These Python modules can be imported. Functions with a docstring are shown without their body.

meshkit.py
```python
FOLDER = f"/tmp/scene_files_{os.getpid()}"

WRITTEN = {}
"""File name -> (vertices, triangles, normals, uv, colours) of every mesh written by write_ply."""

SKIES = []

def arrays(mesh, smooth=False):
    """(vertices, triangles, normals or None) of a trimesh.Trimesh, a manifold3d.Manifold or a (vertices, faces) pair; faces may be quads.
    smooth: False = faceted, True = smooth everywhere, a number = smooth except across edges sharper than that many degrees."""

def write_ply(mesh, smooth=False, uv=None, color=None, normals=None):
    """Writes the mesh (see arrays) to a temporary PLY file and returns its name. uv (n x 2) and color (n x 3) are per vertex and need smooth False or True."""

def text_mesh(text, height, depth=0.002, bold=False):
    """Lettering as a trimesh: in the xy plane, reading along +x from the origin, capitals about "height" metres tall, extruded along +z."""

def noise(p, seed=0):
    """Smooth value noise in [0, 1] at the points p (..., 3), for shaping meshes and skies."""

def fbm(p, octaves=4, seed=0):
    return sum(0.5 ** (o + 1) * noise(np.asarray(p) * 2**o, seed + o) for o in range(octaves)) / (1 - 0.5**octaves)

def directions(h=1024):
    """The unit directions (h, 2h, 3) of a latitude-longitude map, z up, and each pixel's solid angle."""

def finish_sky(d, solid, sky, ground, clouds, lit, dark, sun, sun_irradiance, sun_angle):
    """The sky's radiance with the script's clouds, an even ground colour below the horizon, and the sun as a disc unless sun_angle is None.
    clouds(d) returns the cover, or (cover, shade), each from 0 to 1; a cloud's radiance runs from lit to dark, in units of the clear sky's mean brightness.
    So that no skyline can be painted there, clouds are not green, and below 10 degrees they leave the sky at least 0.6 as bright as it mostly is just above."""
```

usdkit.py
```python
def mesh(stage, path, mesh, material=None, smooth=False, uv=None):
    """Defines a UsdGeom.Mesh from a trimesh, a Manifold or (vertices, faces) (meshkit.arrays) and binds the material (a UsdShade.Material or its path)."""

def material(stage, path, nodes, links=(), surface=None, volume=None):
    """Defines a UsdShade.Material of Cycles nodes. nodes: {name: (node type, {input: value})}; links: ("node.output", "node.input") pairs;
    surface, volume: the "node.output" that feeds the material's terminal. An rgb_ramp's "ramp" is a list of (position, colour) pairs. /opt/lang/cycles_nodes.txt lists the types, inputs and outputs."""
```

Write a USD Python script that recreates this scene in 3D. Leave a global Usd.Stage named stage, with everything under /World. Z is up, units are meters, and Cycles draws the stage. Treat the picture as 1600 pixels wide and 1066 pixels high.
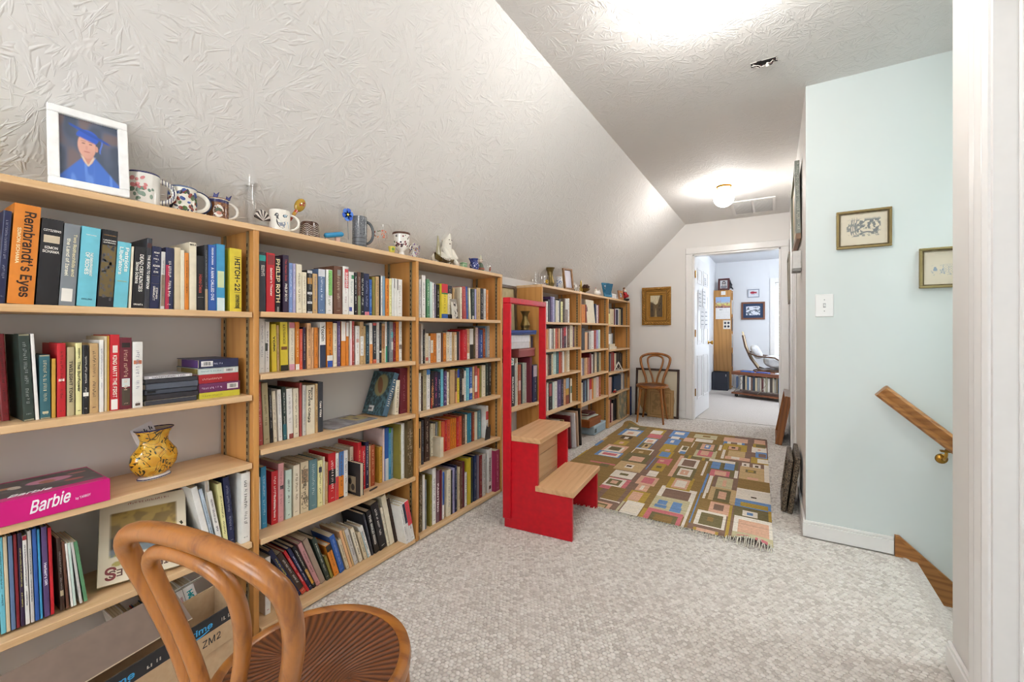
"""Attic hallway library: bookcases along a sloped wall, built in OpenUSD for Cycles."""
import math, random
import numpy as np, trimesh
import usdkit, meshkit
from pxr import Usd, UsdGeom, UsdLux, UsdShade, Sdf, Gf, Vt

stage = Usd.Stage.CreateInMemory()
UsdGeom.SetStageUpAxis(stage, UsdGeom.Tokens.z)
UsdGeom.SetStageMetersPerUnit(stage, 1.0)
UsdGeom.Xform.Define(stage, '/World')
UsdGeom.Scope.Define(stage, '/World/Looks')
RNG = random.Random(7)
PI = math.pi

# ------------------------------------------------------------------ camera, light, exposure
F_PX, YAW, Y_HOR, EYE = 667.3, 31.59, 515.3, (0.0, 0.0, 1.118)
cam = UsdGeom.Camera.Define(stage, '/World/camera')
cam.CreateHorizontalApertureAttr(36.0)
cam.CreateVerticalApertureAttr(36.0 * 1066 / 1600)
cam.CreateFocalLengthAttr(36.0 * F_PX / 1600)
cam.CreateVerticalApertureOffsetAttr(-36.0 * (533 - Y_HOR) / 1600)
cam.CreateClippingRangeAttr(Gf.Vec2f(0.02, 100))
cam.CreateExposureAttr(1.12)
_c = UsdGeom.Xformable(cam)
_c.AddTranslateOp().Set(Gf.Vec3d(*EYE))
_c.AddRotateZOp().Set(YAW)
_c.AddRotateXOp().Set(90.0)

GLOBE_POWER = 32.0          # radiance of the ceiling globes
GLOBE_TINT = (1.0, 0.97, 0.935)
STAIR_POWER, STAIR_TINT = 95.0, (0.93, 0.98, 1.0)
FAR_POWER, FAR_TINT = 72.0, (0.90, 0.95, 1.0)
sky = UsdLux.DomeLight.Define(stage, '/World/sky_light')
sky.CreateColorAttr(Gf.Vec3f(0.86, 0.94, 1.0))
sky.CreateIntensityAttr(1.5)

# ------------------------------------------------------------------ helpers: naming and prims
_used = {}
def numbered(path):
    n = _used.get(path, -1) + 1
    _used[path] = n
    return path if n == 0 else '%s_%03d' % (path, n)

def lin(h):
    if not isinstance(h, str):
        return tuple(h)
    c = [int(h[i:i + 2], 16) / 255 for i in (0, 2, 4)]
    return tuple(x / 12.92 if x <= 0.04045 else ((x + 0.055) / 1.055) ** 2.4 for x in c)

def tag(p, label=None, cat=None, group=None, kind=None):
    p = p.GetPrim() if hasattr(p, 'GetPrim') else p
    for k, v in (('label', label), ('category', cat), ('group', group), ('kind', kind)):
        if v:
            p.SetCustomDataByKey(k, v)
    return p

def thing(name, label, cat, loc=(0, 0, 0), rz=0.0, rx=0.0, ry=0.0, group=None, kind=None):
    x = UsdGeom.Xform.Define(stage, numbered('/World/' + name))
    x.AddTranslateOp().Set(Gf.Vec3d(*map(float, loc)))
    if rz: x.AddRotateZOp().Set(float(rz))
    if ry: x.AddRotateYOp().Set(float(ry))
    if rx: x.AddRotateXOp().Set(float(rx))
    tag(x, label, cat, group, kind)
    return x

def put(name, m, mat, parent=None, smooth=False, label=None):
    base = str(parent.GetPath()) if parent is not None else '/World'
    if isinstance(m, list):
        m = trimesh.util.concatenate(m)
    p = usdkit.mesh(stage, numbered(base + '/' + name), m, mat, smooth)
    if label: tag(p, label)
    return p

def struct(name, m, mat, smooth=False, label=None):
    p = put(name, m, mat, None, smooth)
    tag(p, label, None, None, 'structure')
    return p

def put_colored(name, v, f, c, mat, parent=None, smooth=False):
    """Mesh with a colour per vertex (primvar col, linear)."""
    base = str(parent.GetPath()) if parent is not None else '/World'
    m = usdkit.mesh(stage, numbered(base + '/' + name), (np.asarray(v), np.asarray(f)), mat, smooth)
    UsdGeom.PrimvarsAPI(m).CreatePrimvar('col', Sdf.ValueTypeNames.Color3fArray, 'vertex').Set(Vt.Vec3fArray.FromNumpy(np.asarray(c, np.float32)))
    return m

# ------------------------------------------------------------------ helpers: shapes
def box(x0, x1, y0, y1, z0, z1, b=0.0):
    """Box by its limits, with chamfered edges where b > 0."""
    lo = np.array([min(x0, x1), min(y0, y1), min(z0, z1)], float)
    hi = np.array([max(x0, x1), max(y0, y1), max(z0, z1)], float)
    if b <= 0:
        m = trimesh.creation.box(hi - lo)
        m.apply_translation((lo + hi) / 2)
        return m
    b = min(b, (hi - lo).min() * 0.45)
    pts = []
    for sx in (0, 1):
        for sy in (0, 1):
            for sz in (0, 1):
                c = np.where([sx, sy, sz], hi, lo)
                s = np.where([sx, sy, sz], -1, 1)
                for k in range(3):
                    q = c + s * b
                    q[k] = c[k]
                    pts.append(q)
    return trimesh.convex.convex_hull(np.array(pts))

def lathe(profile, n=28):
    """Revolve [(r, z), ...] about z; closed where r = 0."""
    a = np.linspace(0, 2 * PI, n, endpoint=False)
    P = np.array(profile, float)
    k = len(P)
    v = np.stack([np.outer(P[:, 0], np.cos(a)), np.outer(P[:, 0], np.sin(a)), np.repeat(P[:, 1:2], n, 1)], -1).reshape(-1, 3)
    f = []
    for i in range(k - 1):
        for j in range(n):
            a0, a1, b0, b1 = i * n + j, i * n + (j + 1) % n, (i + 1) * n + j, (i + 1) * n + (j + 1) % n
            f += [(a0, a1, b1), (a0, b1, b0)]
    m = trimesh.Trimesh(v, f, process=False)
    m.merge_vertices(merge_tex=True, merge_norm=True)
    m.update_faces(m.nondegenerate_faces())
    return m

def tube(pts, r, sides=10, closed=False):
    p = np.asarray(pts, float)
    n = len(p)
    r = np.broadcast_to(np.asarray(r, float), (n,))
    if closed:
        t = np.roll(p, -1, 0) - np.roll(p, 1, 0)
    else:
        t = np.gradient(p, axis=0)
    t /= np.linalg.norm(t, axis=1, keepdims=True) + 1e-12
    ref = np.array([0, 0, 1.0]) if abs(t[0][2]) < 0.9 else np.array([1.0, 0, 0])
    u = np.cross(t[0], ref); u /= np.linalg.norm(u)
    us = []
    for i in range(n):
        u = u - t[i] * (u @ t[i]); u = u / (np.linalg.norm(u) + 1e-12)
        us.append(u)
    us = np.array(us); ws = np.cross(t, us)
    ang = np.arange(sides) * 2 * PI / sides
    v = p[:, None] + r[:, None, None] * (np.cos(ang)[None, :, None] * us[:, None] + np.sin(ang)[None, :, None] * ws[:, None])
    v = v.reshape(-1, 3)
    f = []
    for i in range(n if closed else n - 1):
        i2 = (i + 1) % n
        for j in range(sides):
            j2 = (j + 1) % sides
            f += [(i * sides + j, i * sides + j2, i2 * sides + j2), (i * sides + j, i2 * sides + j2, i2 * sides + j)]
    if not closed:
        v = np.vstack([v, p[0], p[-1]])
        for j in range(sides):
            j2 = (j + 1) % sides
            f += [(len(v) - 2, j2, j), (len(v) - 1, (n - 1) * sides + j, (n - 1) * sides + j2)]
    return trimesh.Trimesh(v, f, process=False)

def extrude(poly, d):
    from shapely.geometry import Polygon
    return trimesh.creation.extrude_polygon(Polygon(poly), d, engine='earcut')

def mv(m, t=(0, 0, 0), rz=0, rx=0, ry=0, s=None):
    m = m.copy()
    if s is not None: m.apply_scale(s)
    for ang, ax in ((rx, (1, 0, 0)), (ry, (0, 1, 0)), (rz, (0, 0, 1))):
        if ang: m.apply_transform(trimesh.transformations.rotation_matrix(math.radians(ang), ax))
    m.apply_translation(t)
    return m

def frame_to(m, origin, ex, ey):
    """Place a mesh made in the xy plane (normal +z): x along ex, y along ey."""
    ex, ey = np.array(ex, float), np.array(ey, float)
    M = np.eye(4)
    M[:3, 0], M[:3, 1], M[:3, 2], M[:3, 3] = ex, ey, np.cross(ex, ey), origin
    m = m.copy(); m.apply_transform(M)
    return m

def ellipsoid(c, r, sub=2):
    m = trimesh.creation.icosphere(subdivisions=sub)
    m.apply_scale(r); m.apply_translation(c)
    return m

_txt = {}
def lettering(s, length=None, cap=0.01, depth=0.0012, bold=True):
    """Flat lettering with its lower left corner at the origin, fitted to a length."""
    if (s, bold) not in _txt:
        m = meshkit.text_mesh(s, 1.0, 1.0, bold)
        m.apply_translation(-np.array([m.bounds[0][0], 0, 0]))
        _txt[(s, bold)] = m
    m = _txt[(s, bold)].copy()
    w = m.bounds[1][0]
    sx = cap if length is None else length / w
    m.apply_scale([sx, cap, depth])
    return m

def strokes(rng, length, cap, depth=0.0006):
    """A line of small illegible letter-like marks."""
    out, x = [], 0.0
    while x < length:
        w = cap * rng.uniform(0.25, 0.6)
        if rng.random() < 0.16:
            x += cap * 0.5
        h = cap * rng.uniform(0.65, 1.0)
        y = rng.choice([0, cap - h])
        out.append(box(x, min(x + w * 0.45, length), y, y + h, 0, depth))
        if rng.random() < 0.6:
            yy = y + h * rng.choice([0.05, 0.45, 0.8])
            out.append(box(x, min(x + w, length), yy, yy + cap * 0.16, 0, depth))
        x += w + cap * 0.2
    return trimesh.util.concatenate(out) if out else None

def grid_panel(w, h, nx, ny, func):
    """Flat printed panel in the xy plane; func(u, v) -> linear colours (..., 3). Returns v, f, c."""
    u, v = np.meshgrid(np.linspace(0, 1, nx + 1), np.linspace(0, 1, ny + 1))
    P = np.stack([u * w, v * h, np.zeros_like(u)], -1).reshape(-1, 3)
    c = func(u, v).reshape(-1, 3)
    i = np.arange(nx * ny); a = (i // nx) * (nx + 1) + i % nx
    f = np.vstack([np.stack([a, a + 1, a + nx + 2], 1), np.stack([a, a + nx + 2, a + nx + 1], 1)])
    return P, f, c

def place(P, origin, ex, ey):
    return np.asarray(origin, float) + P[:, :1] * np.asarray(ex, float) + P[:, 1:2] * np.asarray(ey, float)

def sm(a, b, x):
    t = np.clip((x - a) / (b - a), 0, 1)
    return t * t * (3 - 2 * t)

def blend(c, m, col):
    return c * (1 - m[..., None]) + np.array(lin(col)) * m[..., None]

# ------------------------------------------------------------------ materials
_mats = {}
def mat(key, nodes, links, surface='p.BSDF'):
    if key not in _mats:
        _mats[key] = usdkit.material(stage, '/World/Looks/' + key, nodes, links, surface=surface)
    return _mats[key]

def paint(h, rough=0.5, metal=0.0, coat=0.0, spec=0.5, mottle=0.06):
    """Plain painted, printed or moulded surface with a faint procedural mottle."""
    key = 'paint_%s_%d_%d_%d_%d' % (h, int(rough * 100), int(metal * 100), int(coat * 100), int(spec * 100))
    c = np.array(lin(h))
    return mat(key, {
        't': ('texture_coordinate', {}), 'n': ('noise_texture', {'scale': 35.0, 'detail': 3.0}),
        'r': ('rgb_ramp', {'ramp': [(0.3, tuple(c * (1 - mottle))), (0.7, tuple(np.minimum(c * (1 + mottle), 1)))]}),
        'p': ('principled_bsdf', {'roughness': rough, 'metallic': metal, 'coat_weight': coat, 'specular_ior_level': spec})},
        [('t.object', 'n.vector'), ('n.fac', 'r.fac'), ('r.color', 'p.base_color')])

def vcol(rough=0.5, coat=0.0):
    return mat('printed_%d_%d' % (int(rough * 100), int(coat * 100)), {
        'a': ('attribute', {'attribute': 'col'}),
        'p': ('principled_bsdf', {'roughness': rough, 'coat_weight': coat})}, [('a.color', 'p.base_color')])

def wood(key, light, dark, knot, axis='y', rough=0.42, scale=1.0, knots=True, ring=9.0, coat=0.0, wave=0.5):
    """Sawn wood: stretched grain along an axis, with scattered knots."""
    st = {'x': (0.06, 1, 1), 'y': (1, 0.06, 1), 'z': (1, 1, 0.06)}[axis]
    kn = {'x': (0.3, 1, 1), 'y': (1, 0.3, 1), 'z': (1, 1, 0.3)}[axis]
    nodes = {
        't': ('texture_coordinate', {}), 'g': ('geometry', {}),
        'o': ('mapping', {'scale': tuple(ring * scale * s for s in st)}),
        'n': ('noise_texture', {'scale': 1.6, 'detail': 4.0, 'distortion': 0.6}),
        'w': ('wave_texture', {'scale': 1.3, 'distortion': 5.0, 'detail': 3.0, 'detail_scale': 1.4, 'bands_direction': 'diagonal'}),
        'f': ('mapping', {'scale': tuple(90 * scale * s for s in st)}),
        'fn': ('noise_texture', {'scale': 2.0, 'detail': 3.0}),
        'm1': ('mix_float', {'fac': wave}), 'm2': ('mix_float', {'fac': 0.3}),
        'r': ('rgb_ramp', {'ramp': [(0.25, lin(dark)), (0.5, tuple((np.array(lin(light)) * .75 + np.array(lin(dark)) * .25))), (0.75, lin(light))]}),
        'km': ('mapping', {'scale': tuple(4.5 * scale * s for s in kn), 'location': (0.37, 0.21, 0.13)}),
        'kv': ('voronoi_texture', {'scale': 1.0, 'randomness': 1.0}),
        'kr': ('rgb_ramp', {'ramp': [(0.0, (1, 1, 1)), (0.055, (0.85, .85, .85)), (0.085, (0.1, .1, .1)), (0.14, (0, 0, 0))]}),
        'kx': ('mix_color', {'b': lin(knot)}),
        'bp': ('bump', {'strength': 0.12, 'distance': 0.002}),
        'p': ('principled_bsdf', {'roughness': rough, 'coat_weight': coat, 'coat_roughness': 0.25})}
    links = [('t.object', 'o.vector'), ('o.vector', 'n.vector'), ('o.vector', 'w.vector'), ('t.object', 'f.vector'), ('f.vector', 'fn.vector'),
             ('n.fac', 'm1.a'), ('w.fac', 'm1.b'), ('m1.result', 'm2.a'), ('fn.fac', 'm2.b'), ('m2.result', 'r.fac'), ('r.color', 'kx.a'),
             ('fn.fac', 'bp.height'), ('bp.normal', 'p.normal')]
    if knots:
        links += [('t.object', 'km.vector'), ('km.vector', 'kv.vector'), ('kv.distance', 'kr.fac'), ('kr.color', 'kx.fac'), ('kx.result', 'p.base_color')]
    else:
        links += [('r.color', 'p.base_color')]
        for k in ('km', 'kv', 'kr', 'kx'): nodes.pop(k)
        links = [l for l in links if 'kx' not in l[1] and 'kx' not in l[0]]
    nodes.pop('g')
    return mat(key, nodes, links)

def glass(key, tint=(1, 1, 1), rough=0.0, amount=0.30):
    return mat(key, {'t': ('transparent_bsdf', {'color': tint}), 'g': ('glossy_bsdf', {'color': (1, 1, 1), 'roughness': rough}), 'f': ('layer_weight', {'blend': 0.12}), 'k': ('math', {'math_type': 'multiply_add', 'value2': amount, 'value3': 0.03}),
                     'm': ('mix_closure', {})}, [('f.facing', 'k.value1'), ('k.value', 'm.fac'), ('t.BSDF', 'm.closure1'), ('g.BSDF', 'm.closure2')], surface='m.closure')

def emit(key, color, strength):
    return mat(key, {'e': ('emission', {'color': color, 'strength': strength})}, [], surface='e.emission')

def stomped(key, h, rot_y, scale=6.5, strength=0.55):
    """Crow's-foot stomped plaster: ridges that radiate from scattered centres."""
    nodes = {'t': ('texture_coordinate', {}), 'vr': ('vector_rotate', {'rotate_type': 'y_axis', 'angle': rot_y}), 'fl': ('mapping', {'scale': (1, 1, 0)}),
             'p': ('principled_bsdf', {'base_color': lin(h), 'roughness': 0.75, 'specular_ior_level': 0.3}),
             'mx': ('math', {'math_type': 'maximum'}), 'mx2': ('math', {'math_type': 'maximum'}), 'bp': ('bump', {'strength': strength, 'distance': 0.006})}
    links = [('t.object', 'vr.vector'), ('vr.vector', 'fl.vector')]
    for i, (off, sc) in enumerate((((0, 0, 0), scale), ((0.37, 0.81, 0), scale * 1.15), ((0.71, 0.33, 0), scale * 0.8))):
        s = str(i)
        nodes.update({'o' + s: ('mapping', {'location': off}), 'v' + s: ('voronoi_texture', {'dimensions': '2D', 'scale': sc}),
                      'd' + s: ('vector_math', {'math_type': 'subtract'}), 'nm' + s: ('vector_math', {'math_type': 'normalize'}),
                      'sc' + s: ('vector_math', {'math_type': 'scale', 'scale': 2.3}), 'ln' + s: ('vector_math', {'math_type': 'length'}),
                      'cl' + s: ('vector_math', {'math_type': 'scale', 'scale': 19.0}), 'ad' + s: ('vector_math', {'math_type': 'add'}),
                      'bd' + s: ('vector_math', {'math_type': 'multiply_add', 'vector2': (7.0, 7.0, 7.0)}),
                      'n' + s: ('noise_texture', {'scale': 1.5, 'detail': 2.0, 'distortion': 0.35}),
                      'rp' + s: ('rgb_ramp', {'ramp': [(0.0, (0, 0, 0)), (0.555, (0, 0, 0)), (0.61, (.55, .55, .55)), (0.66, (1, 1, 1)), (0.72, (.6, .6, .6)), (0.80, (.5, .5, .5))]}),
                      'fa' + s: ('map_range', {'from_min': 0.02 / scale * 6.5, 'from_max': 0.05, 'to_min': 0.0, 'to_max': 1.0, 'clamp': True}),
                      'mu' + s: ('math', {'math_type': 'multiply'})})
        links += [('fl.vector', 'o%s.vector' % s), ('o%s.vector' % s, 'v%s.vector' % s), ('o%s.vector' % s, 'd%s.vector1' % s), ('v%s.position' % s, 'd%s.vector2' % s),
                  ('d%s.vector' % s, 'nm%s.vector1' % s), ('nm%s.vector' % s, 'sc%s.vector1' % s), ('d%s.vector' % s, 'ln%s.vector1' % s), ('v%s.color' % s, 'cl%s.vector1' % s),
                  ('sc%s.vector' % s, 'ad%s.vector1' % s), ('cl%s.vector' % s, 'ad%s.vector2' % s), ('d%s.vector' % s, 'bd%s.vector1' % s), ('ad%s.vector' % s, 'bd%s.vector3' % s),
                  ('bd%s.vector' % s, 'n%s.vector' % s), ('n%s.fac' % s, 'rp%s.fac' % s), ('ln%s.value' % s, 'fa%s.value' % s), ('rp%s.color' % s, 'mu%s.value1' % s), ('fa%s.result' % s, 'mu%s.value2' % s)]
    links += [('mu0.value', 'mx.value1'), ('mu1.value', 'mx.value2'), ('mx.value', 'mx2.value1'), ('mu2.value', 'mx2.value2'), ('mx2.value', 'bp.height'), ('bp.normal', 'p.normal')]
    return mat(key, nodes, links)

def plaster(key, h, bump=0.08):
    return mat(key, {'t': ('texture_coordinate', {}), 'n': ('noise_texture', {'scale': 160.0, 'detail': 3.0}), 'l': ('noise_texture', {'scale': 1.2, 'detail': 3.0}),
                     'r': ('rgb_ramp', {'ramp': [(0.3, tuple(np.array(lin(h)) * 0.97)), (0.7, lin(h))]}),
                     'b': ('bump', {'strength': bump, 'distance': 0.002}), 'p': ('principled_bsdf', {'roughness': 0.6, 'specular_ior_level': 0.35})},
               [('t.object', 'n.vector'), ('t.object', 'l.vector'), ('l.fac', 'r.fac'), ('r.color', 'p.base_color'), ('n.fac', 'b.height'), ('b.normal', 'p.normal')])

M_SLOPE = stomped('stomped_plaster_slope', 'e9e7e4', PI / 4, 5.5, 0.36)
M_CEIL = stomped('stomped_plaster_ceiling', 'e8e6e3', 0.0, 6.5, 0.32)
M_WHITE = plaster('white_wall_paint', 'ebe8e4')
M_KNEE = plaster('knee_wall_paint', 'e6e2df')
M_GREEN = plaster('pale_green_wall_paint', 'dce3e1')
M_FARWALL = plaster('far_room_paint', 'e4e6ea')
M_TRIM = paint('eceae7', 0.3, mottle=0.01)
M_DOOR = paint('e6e6e6', 0.35, mottle=0.01)
M_PINE_Y = wood('pine_along_shelf', 'e3c095', 'd2a876', '6e3f1c', 'y', wave=0.25)
M_PINE_Z = wood('pine_upright', 'd39a56', 'b87c3a', '5e3013', 'z', wave=0.25)
M_PINE_X = wood('pine_tread', 'deb387', 'c08e5e', '7a4520', 'y', scale=1.4, wave=0.2)
M_OAK = wood('oak_stain', 'b0763a', '8a5524', '5a3010', 'x', knots=False, ring=16, coat=0.2)
M_BENT = wood('bentwood_finish', 'ad6c28', '5c2f10', '3a1c0a', 'z', rough=0.33, knots=False, ring=16, coat=0.3, wave=0.0)
M_STEP_RED = paint('c60a20', 0.36, mottle=0.1)
M_BRASS = paint('b8893a', 0.25, 1.0)
M_BRASS_DULL = paint('7d6a42', 0.38, 1.0)
M_STEEL = paint('a9a79f', 0.35, 1.0)
M_CARPET = mat('carpet_backing', {'t': ('texture_coordinate', {}), 'n': ('noise_texture', {'scale': 90.0, 'detail': 3.0}), 'v': ('voronoi_texture', {'scale': 75.0}),
               'r': ('rgb_ramp', {'ramp': [(0.25, lin('b3aaa2')), (0.75, lin('d3ccc5'))]}), 'b': ('bump', {'strength': 0.6, 'distance': 0.006}), 'p': ('principled_bsdf', {'roughness': 0.95, 'specular_ior_level': 0.1})},
               [('t.object', 'n.vector'), ('t.object', 'v.vector'), ('n.fac', 'r.fac'), ('r.color', 'p.base_color'), ('v.distance', 'b.height'), ('b.normal', 'p.normal')])
M_PILE = mat('carpet_yarn', {'o': ('object_info', {}), 't': ('texture_coordinate', {}), 'n': ('noise_texture', {'scale': 400.0, 'detail': 2.0}),
             'r': ('rgb_ramp', {'ramp': [(0.0, lin('bdb5ad')), (0.25, lin('cfc7c0')), (0.8, lin('dad4cd')), (1.0, lin('e0dad4'))]}), 'b': ('bump', {'strength': 0.4, 'distance': 0.002}),
             'p': ('principled_bsdf', {'roughness': 0.95, 'specular_ior_level': 0.1})},
             [('o.random', 'r.fac'), ('r.color', 'p.base_color'), ('t.object', 'n.vector'), ('n.fac', 'b.height'), ('b.normal', 'p.normal')])
M_PAGES = mat('book_pages', {'t': ('texture_coordinate', {}), 'm': ('mapping', {'scale': (2, 900, 2)}), 'n': ('noise_texture', {'scale': 1.0, 'detail': 2.0}),
              'r': ('rgb_ramp', {'ramp': [(0.3, lin('b9a888')), (0.7, lin('e2d6bd'))]}), 'p': ('principled_bsdf', {'roughness': 0.9, 'specular_ior_level': 0.1})},
              [('t.object', 'm.vector'), ('m.vector', 'n.vector'), ('n.fac', 'r.fac'), ('r.color', 'p.base_color')])
M_CARDBOARD = mat('corrugated_cardboard', {'t': ('texture_coordinate', {}), 'w': ('wave_texture', {'scale': 60.0, 'distortion': 0.3, 'bands_direction': 'y'}), 'n': ('noise_texture', {'scale': 60.0, 'detail': 3.0}),
              'mm': ('mix_float', {'fac': 0.6}), 'r': ('rgb_ramp', {'ramp': [(0.2, lin('b79a78')), (0.8, lin('c9ae8d'))]}), 'p': ('principled_bsdf', {'roughness': 0.8, 'specular_ior_level': 0.2})},
              [('t.object', 'w.vector'), ('t.object', 'n.vector'), ('w.fac', 'mm.a'), ('n.fac', 'mm.b'), ('mm.result', 'r.fac'), ('r.color', 'p.base_color')])
M_GLASS = glass('clear_glass')
M_GLOBE = emit('lit_globe', GLOBE_TINT, GLOBE_POWER)

# ------------------------------------------------------------------ the setting
XK, XF, D, H = -1.852, -1.607, 5.717, 2.44      # knee wall, shelf fronts, far wall, ceiling
YB = -2.3                                        # back end of the hall
XR, XN = 0.144, 0.50                             # hall's right wall, wall beside the camera
YG, YS = 2.813, 1.96                             # stairwell walls
struct('floor', [box(XK - .1, 0.56, YS, YG + .02, -.12, -.005), box(XK - .1, 0.62, YB, YS, -.12, -.005), box(XK - .1, XR + .1, YG + .02, D + .12, -.12, -.005)], M_CARPET, label='hall floor under the looped carpet')
struct('floor', box(-1.2, 2.3, D + .12, 9.5, -.12, 0.0), M_CARPET, label='grey carpeted floor of the far room')
struct('wall_left', box(XK - .12, XK, YB, D, -.1, 1.56), M_KNEE, label='low knee wall behind the bookcases')
SL = [(-0.955, 2.44), (-1.852, 1.543), (-1.852 - .08, 1.543 + .08), (-0.955 - .08, 2.44 + .08)]
sl = extrude([(p[0], p[1]) for p in SL], D - YB)
sl = frame_to(sl, (0, D, 0), (1, 0, 0), (0, 0, 1))
struct('ceiling', sl, M_SLOPE, label='sloped ceiling with stomped plaster texture')
struct('ceiling', [box(-1.03, 0.62, YB, YG + .018, H, H + .1), box(0.62, 1.10, YS - .12, YG + .018, H, H + .1), box(-1.03, XR + .12, YG + .018, D, H, H + .1)], M_CEIL, label='flat ceiling with stomped plaster texture')
BX0, BX1, BZ0, BZ1 = -1.15, 0.30, 0.75, 2.10
struct('wall_back', [box(XK - .1, BX0, YB - .1, YB, -.1, H + .1), box(BX1, 0.62, YB - .1, YB, -.1, H + .1), box(BX0, BX1, YB - .1, YB, -.1, BZ0), box(BX0, BX1, YB - .1, YB, BZ1, H + .1)], M_WHITE, label='white end wall of the hall behind the viewer')
w = thing('window_2', 'white framed window at the end of the hall behind the viewer', 'window', (BX0, YB - .09, BZ0), kind='structure')
bw, bh = BX1 - BX0, BZ1 - BZ0
put('sash', [box(0.001, .05, .03, .07, 0, bh), box(bw - .05, bw - .001, .03, .07, 0, bh), box(.05, bw - .05, .03, .07, 0, .05), box(.05, bw - .05, .03, .07, bh - .05, bh), box(.05, bw - .05, .03, .07, bh / 2 - .02, bh / 2 + .02)], M_TRIM, w)
put('pane', box(.05, bw - .05, .048, .052, .05, bh - .05), M_GLASS, w)
# far wall with its doorway
DX0, DX1, DH = -0.865, 0.053, 2.05
struct('wall_far', [box(XK - .1, DX0, D, D + .115, -.1, H + .1), box(DX1, XR + .12, D, D + .115, -.1, H + .1), box(DX0, DX1, D, D + .115, DH, H + .1)], M_WHITE)
for y, s in ((D, -1), (D + .115, 1)):
    a, b = (y - .018, y - .0005) if s < 0 else (y + .0005, y + .018)
    struct('trim_1', box(DX0 - .085, DX0 - .008, a, b, 0, DH + .008, .004), M_TRIM, label='white casing of the far doorway')
    struct('trim_1', box(DX1 + .008, min(DX1 + .085, XR - .002), a, b, 0, DH + .008, .004), M_TRIM)
    struct('trim_1', box(DX0 - .085, min(DX1 + .085, XR - .002), a, b, DH + .0085, DH + .085, .004), M_TRIM)
struct('trim_2', [box(DX0 - .007, DX0 + .012, D - .002, D + .117, 0, DH), box(DX1 - .012, DX1 + .007, D - .002, D + .117, 0, DH), box(DX0 - .007, DX1 + .007, D - .002, D + .117, DH - .012, DH + .007)], M_TRIM, label='white jamb of the far doorway')
struct('baseboard_far', [box(XK, DX0 - .0855, D - .014, D - .0005, 0, .085, .004)], M_TRIM)
# right wall of the hall with a closed door
RY0, RY1 = 3.98, 4.74
struct('wall_right', [box(XR, XR + .115, YG + .018, RY0, -.1, H + .05), box(XR, XR + .115, RY1, D, -.1, H + .05), box(XR, XR + .115, RY0, RY1, DH, H + .05)], M_WHITE)
for a, b in ((RY0 - .075, RY0 - .004), (RY1 + .004, RY1 + .075)):
    struct('trim_3', box(XR - .018, XR - .0005, a, b, 0, DH + .004, .004), M_TRIM, label='white casing of the hall side door')
struct('trim_3', box(XR - .018, XR - .0005, RY0 - .075, RY1 + .075, DH + .0045, DH + .078, .004), M_TRIM)
d = thing('door_2', 'closed white panel door in the right hall wall', 'door', (XR + .04, RY0, 0), kind='structure')
put('door_leaf', box(0, .036, .004, RY1 - RY0 - .004, .01, DH - .004, .003), M_DOOR, d)
for k, (a, b, z0, z1) in enumerate(((.1, .34, 1.1, 1.9), (.42, .66, 1.1, 1.9), (.1, .34, .22, .95), (.42, .66, .22, .95))):
    put('door_panel', box(-.006, .002, a, b, z0, z1, .005), M_DOOR, d)
struct('baseboard_right', [box(XR - .014, XR - .0005, YG + .0, RY0 - .076, 0, .085, .004), box(XR - .014, XR - .0005, RY1 + .076, D - .02, 0, .085, .004)], M_TRIM)
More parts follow.
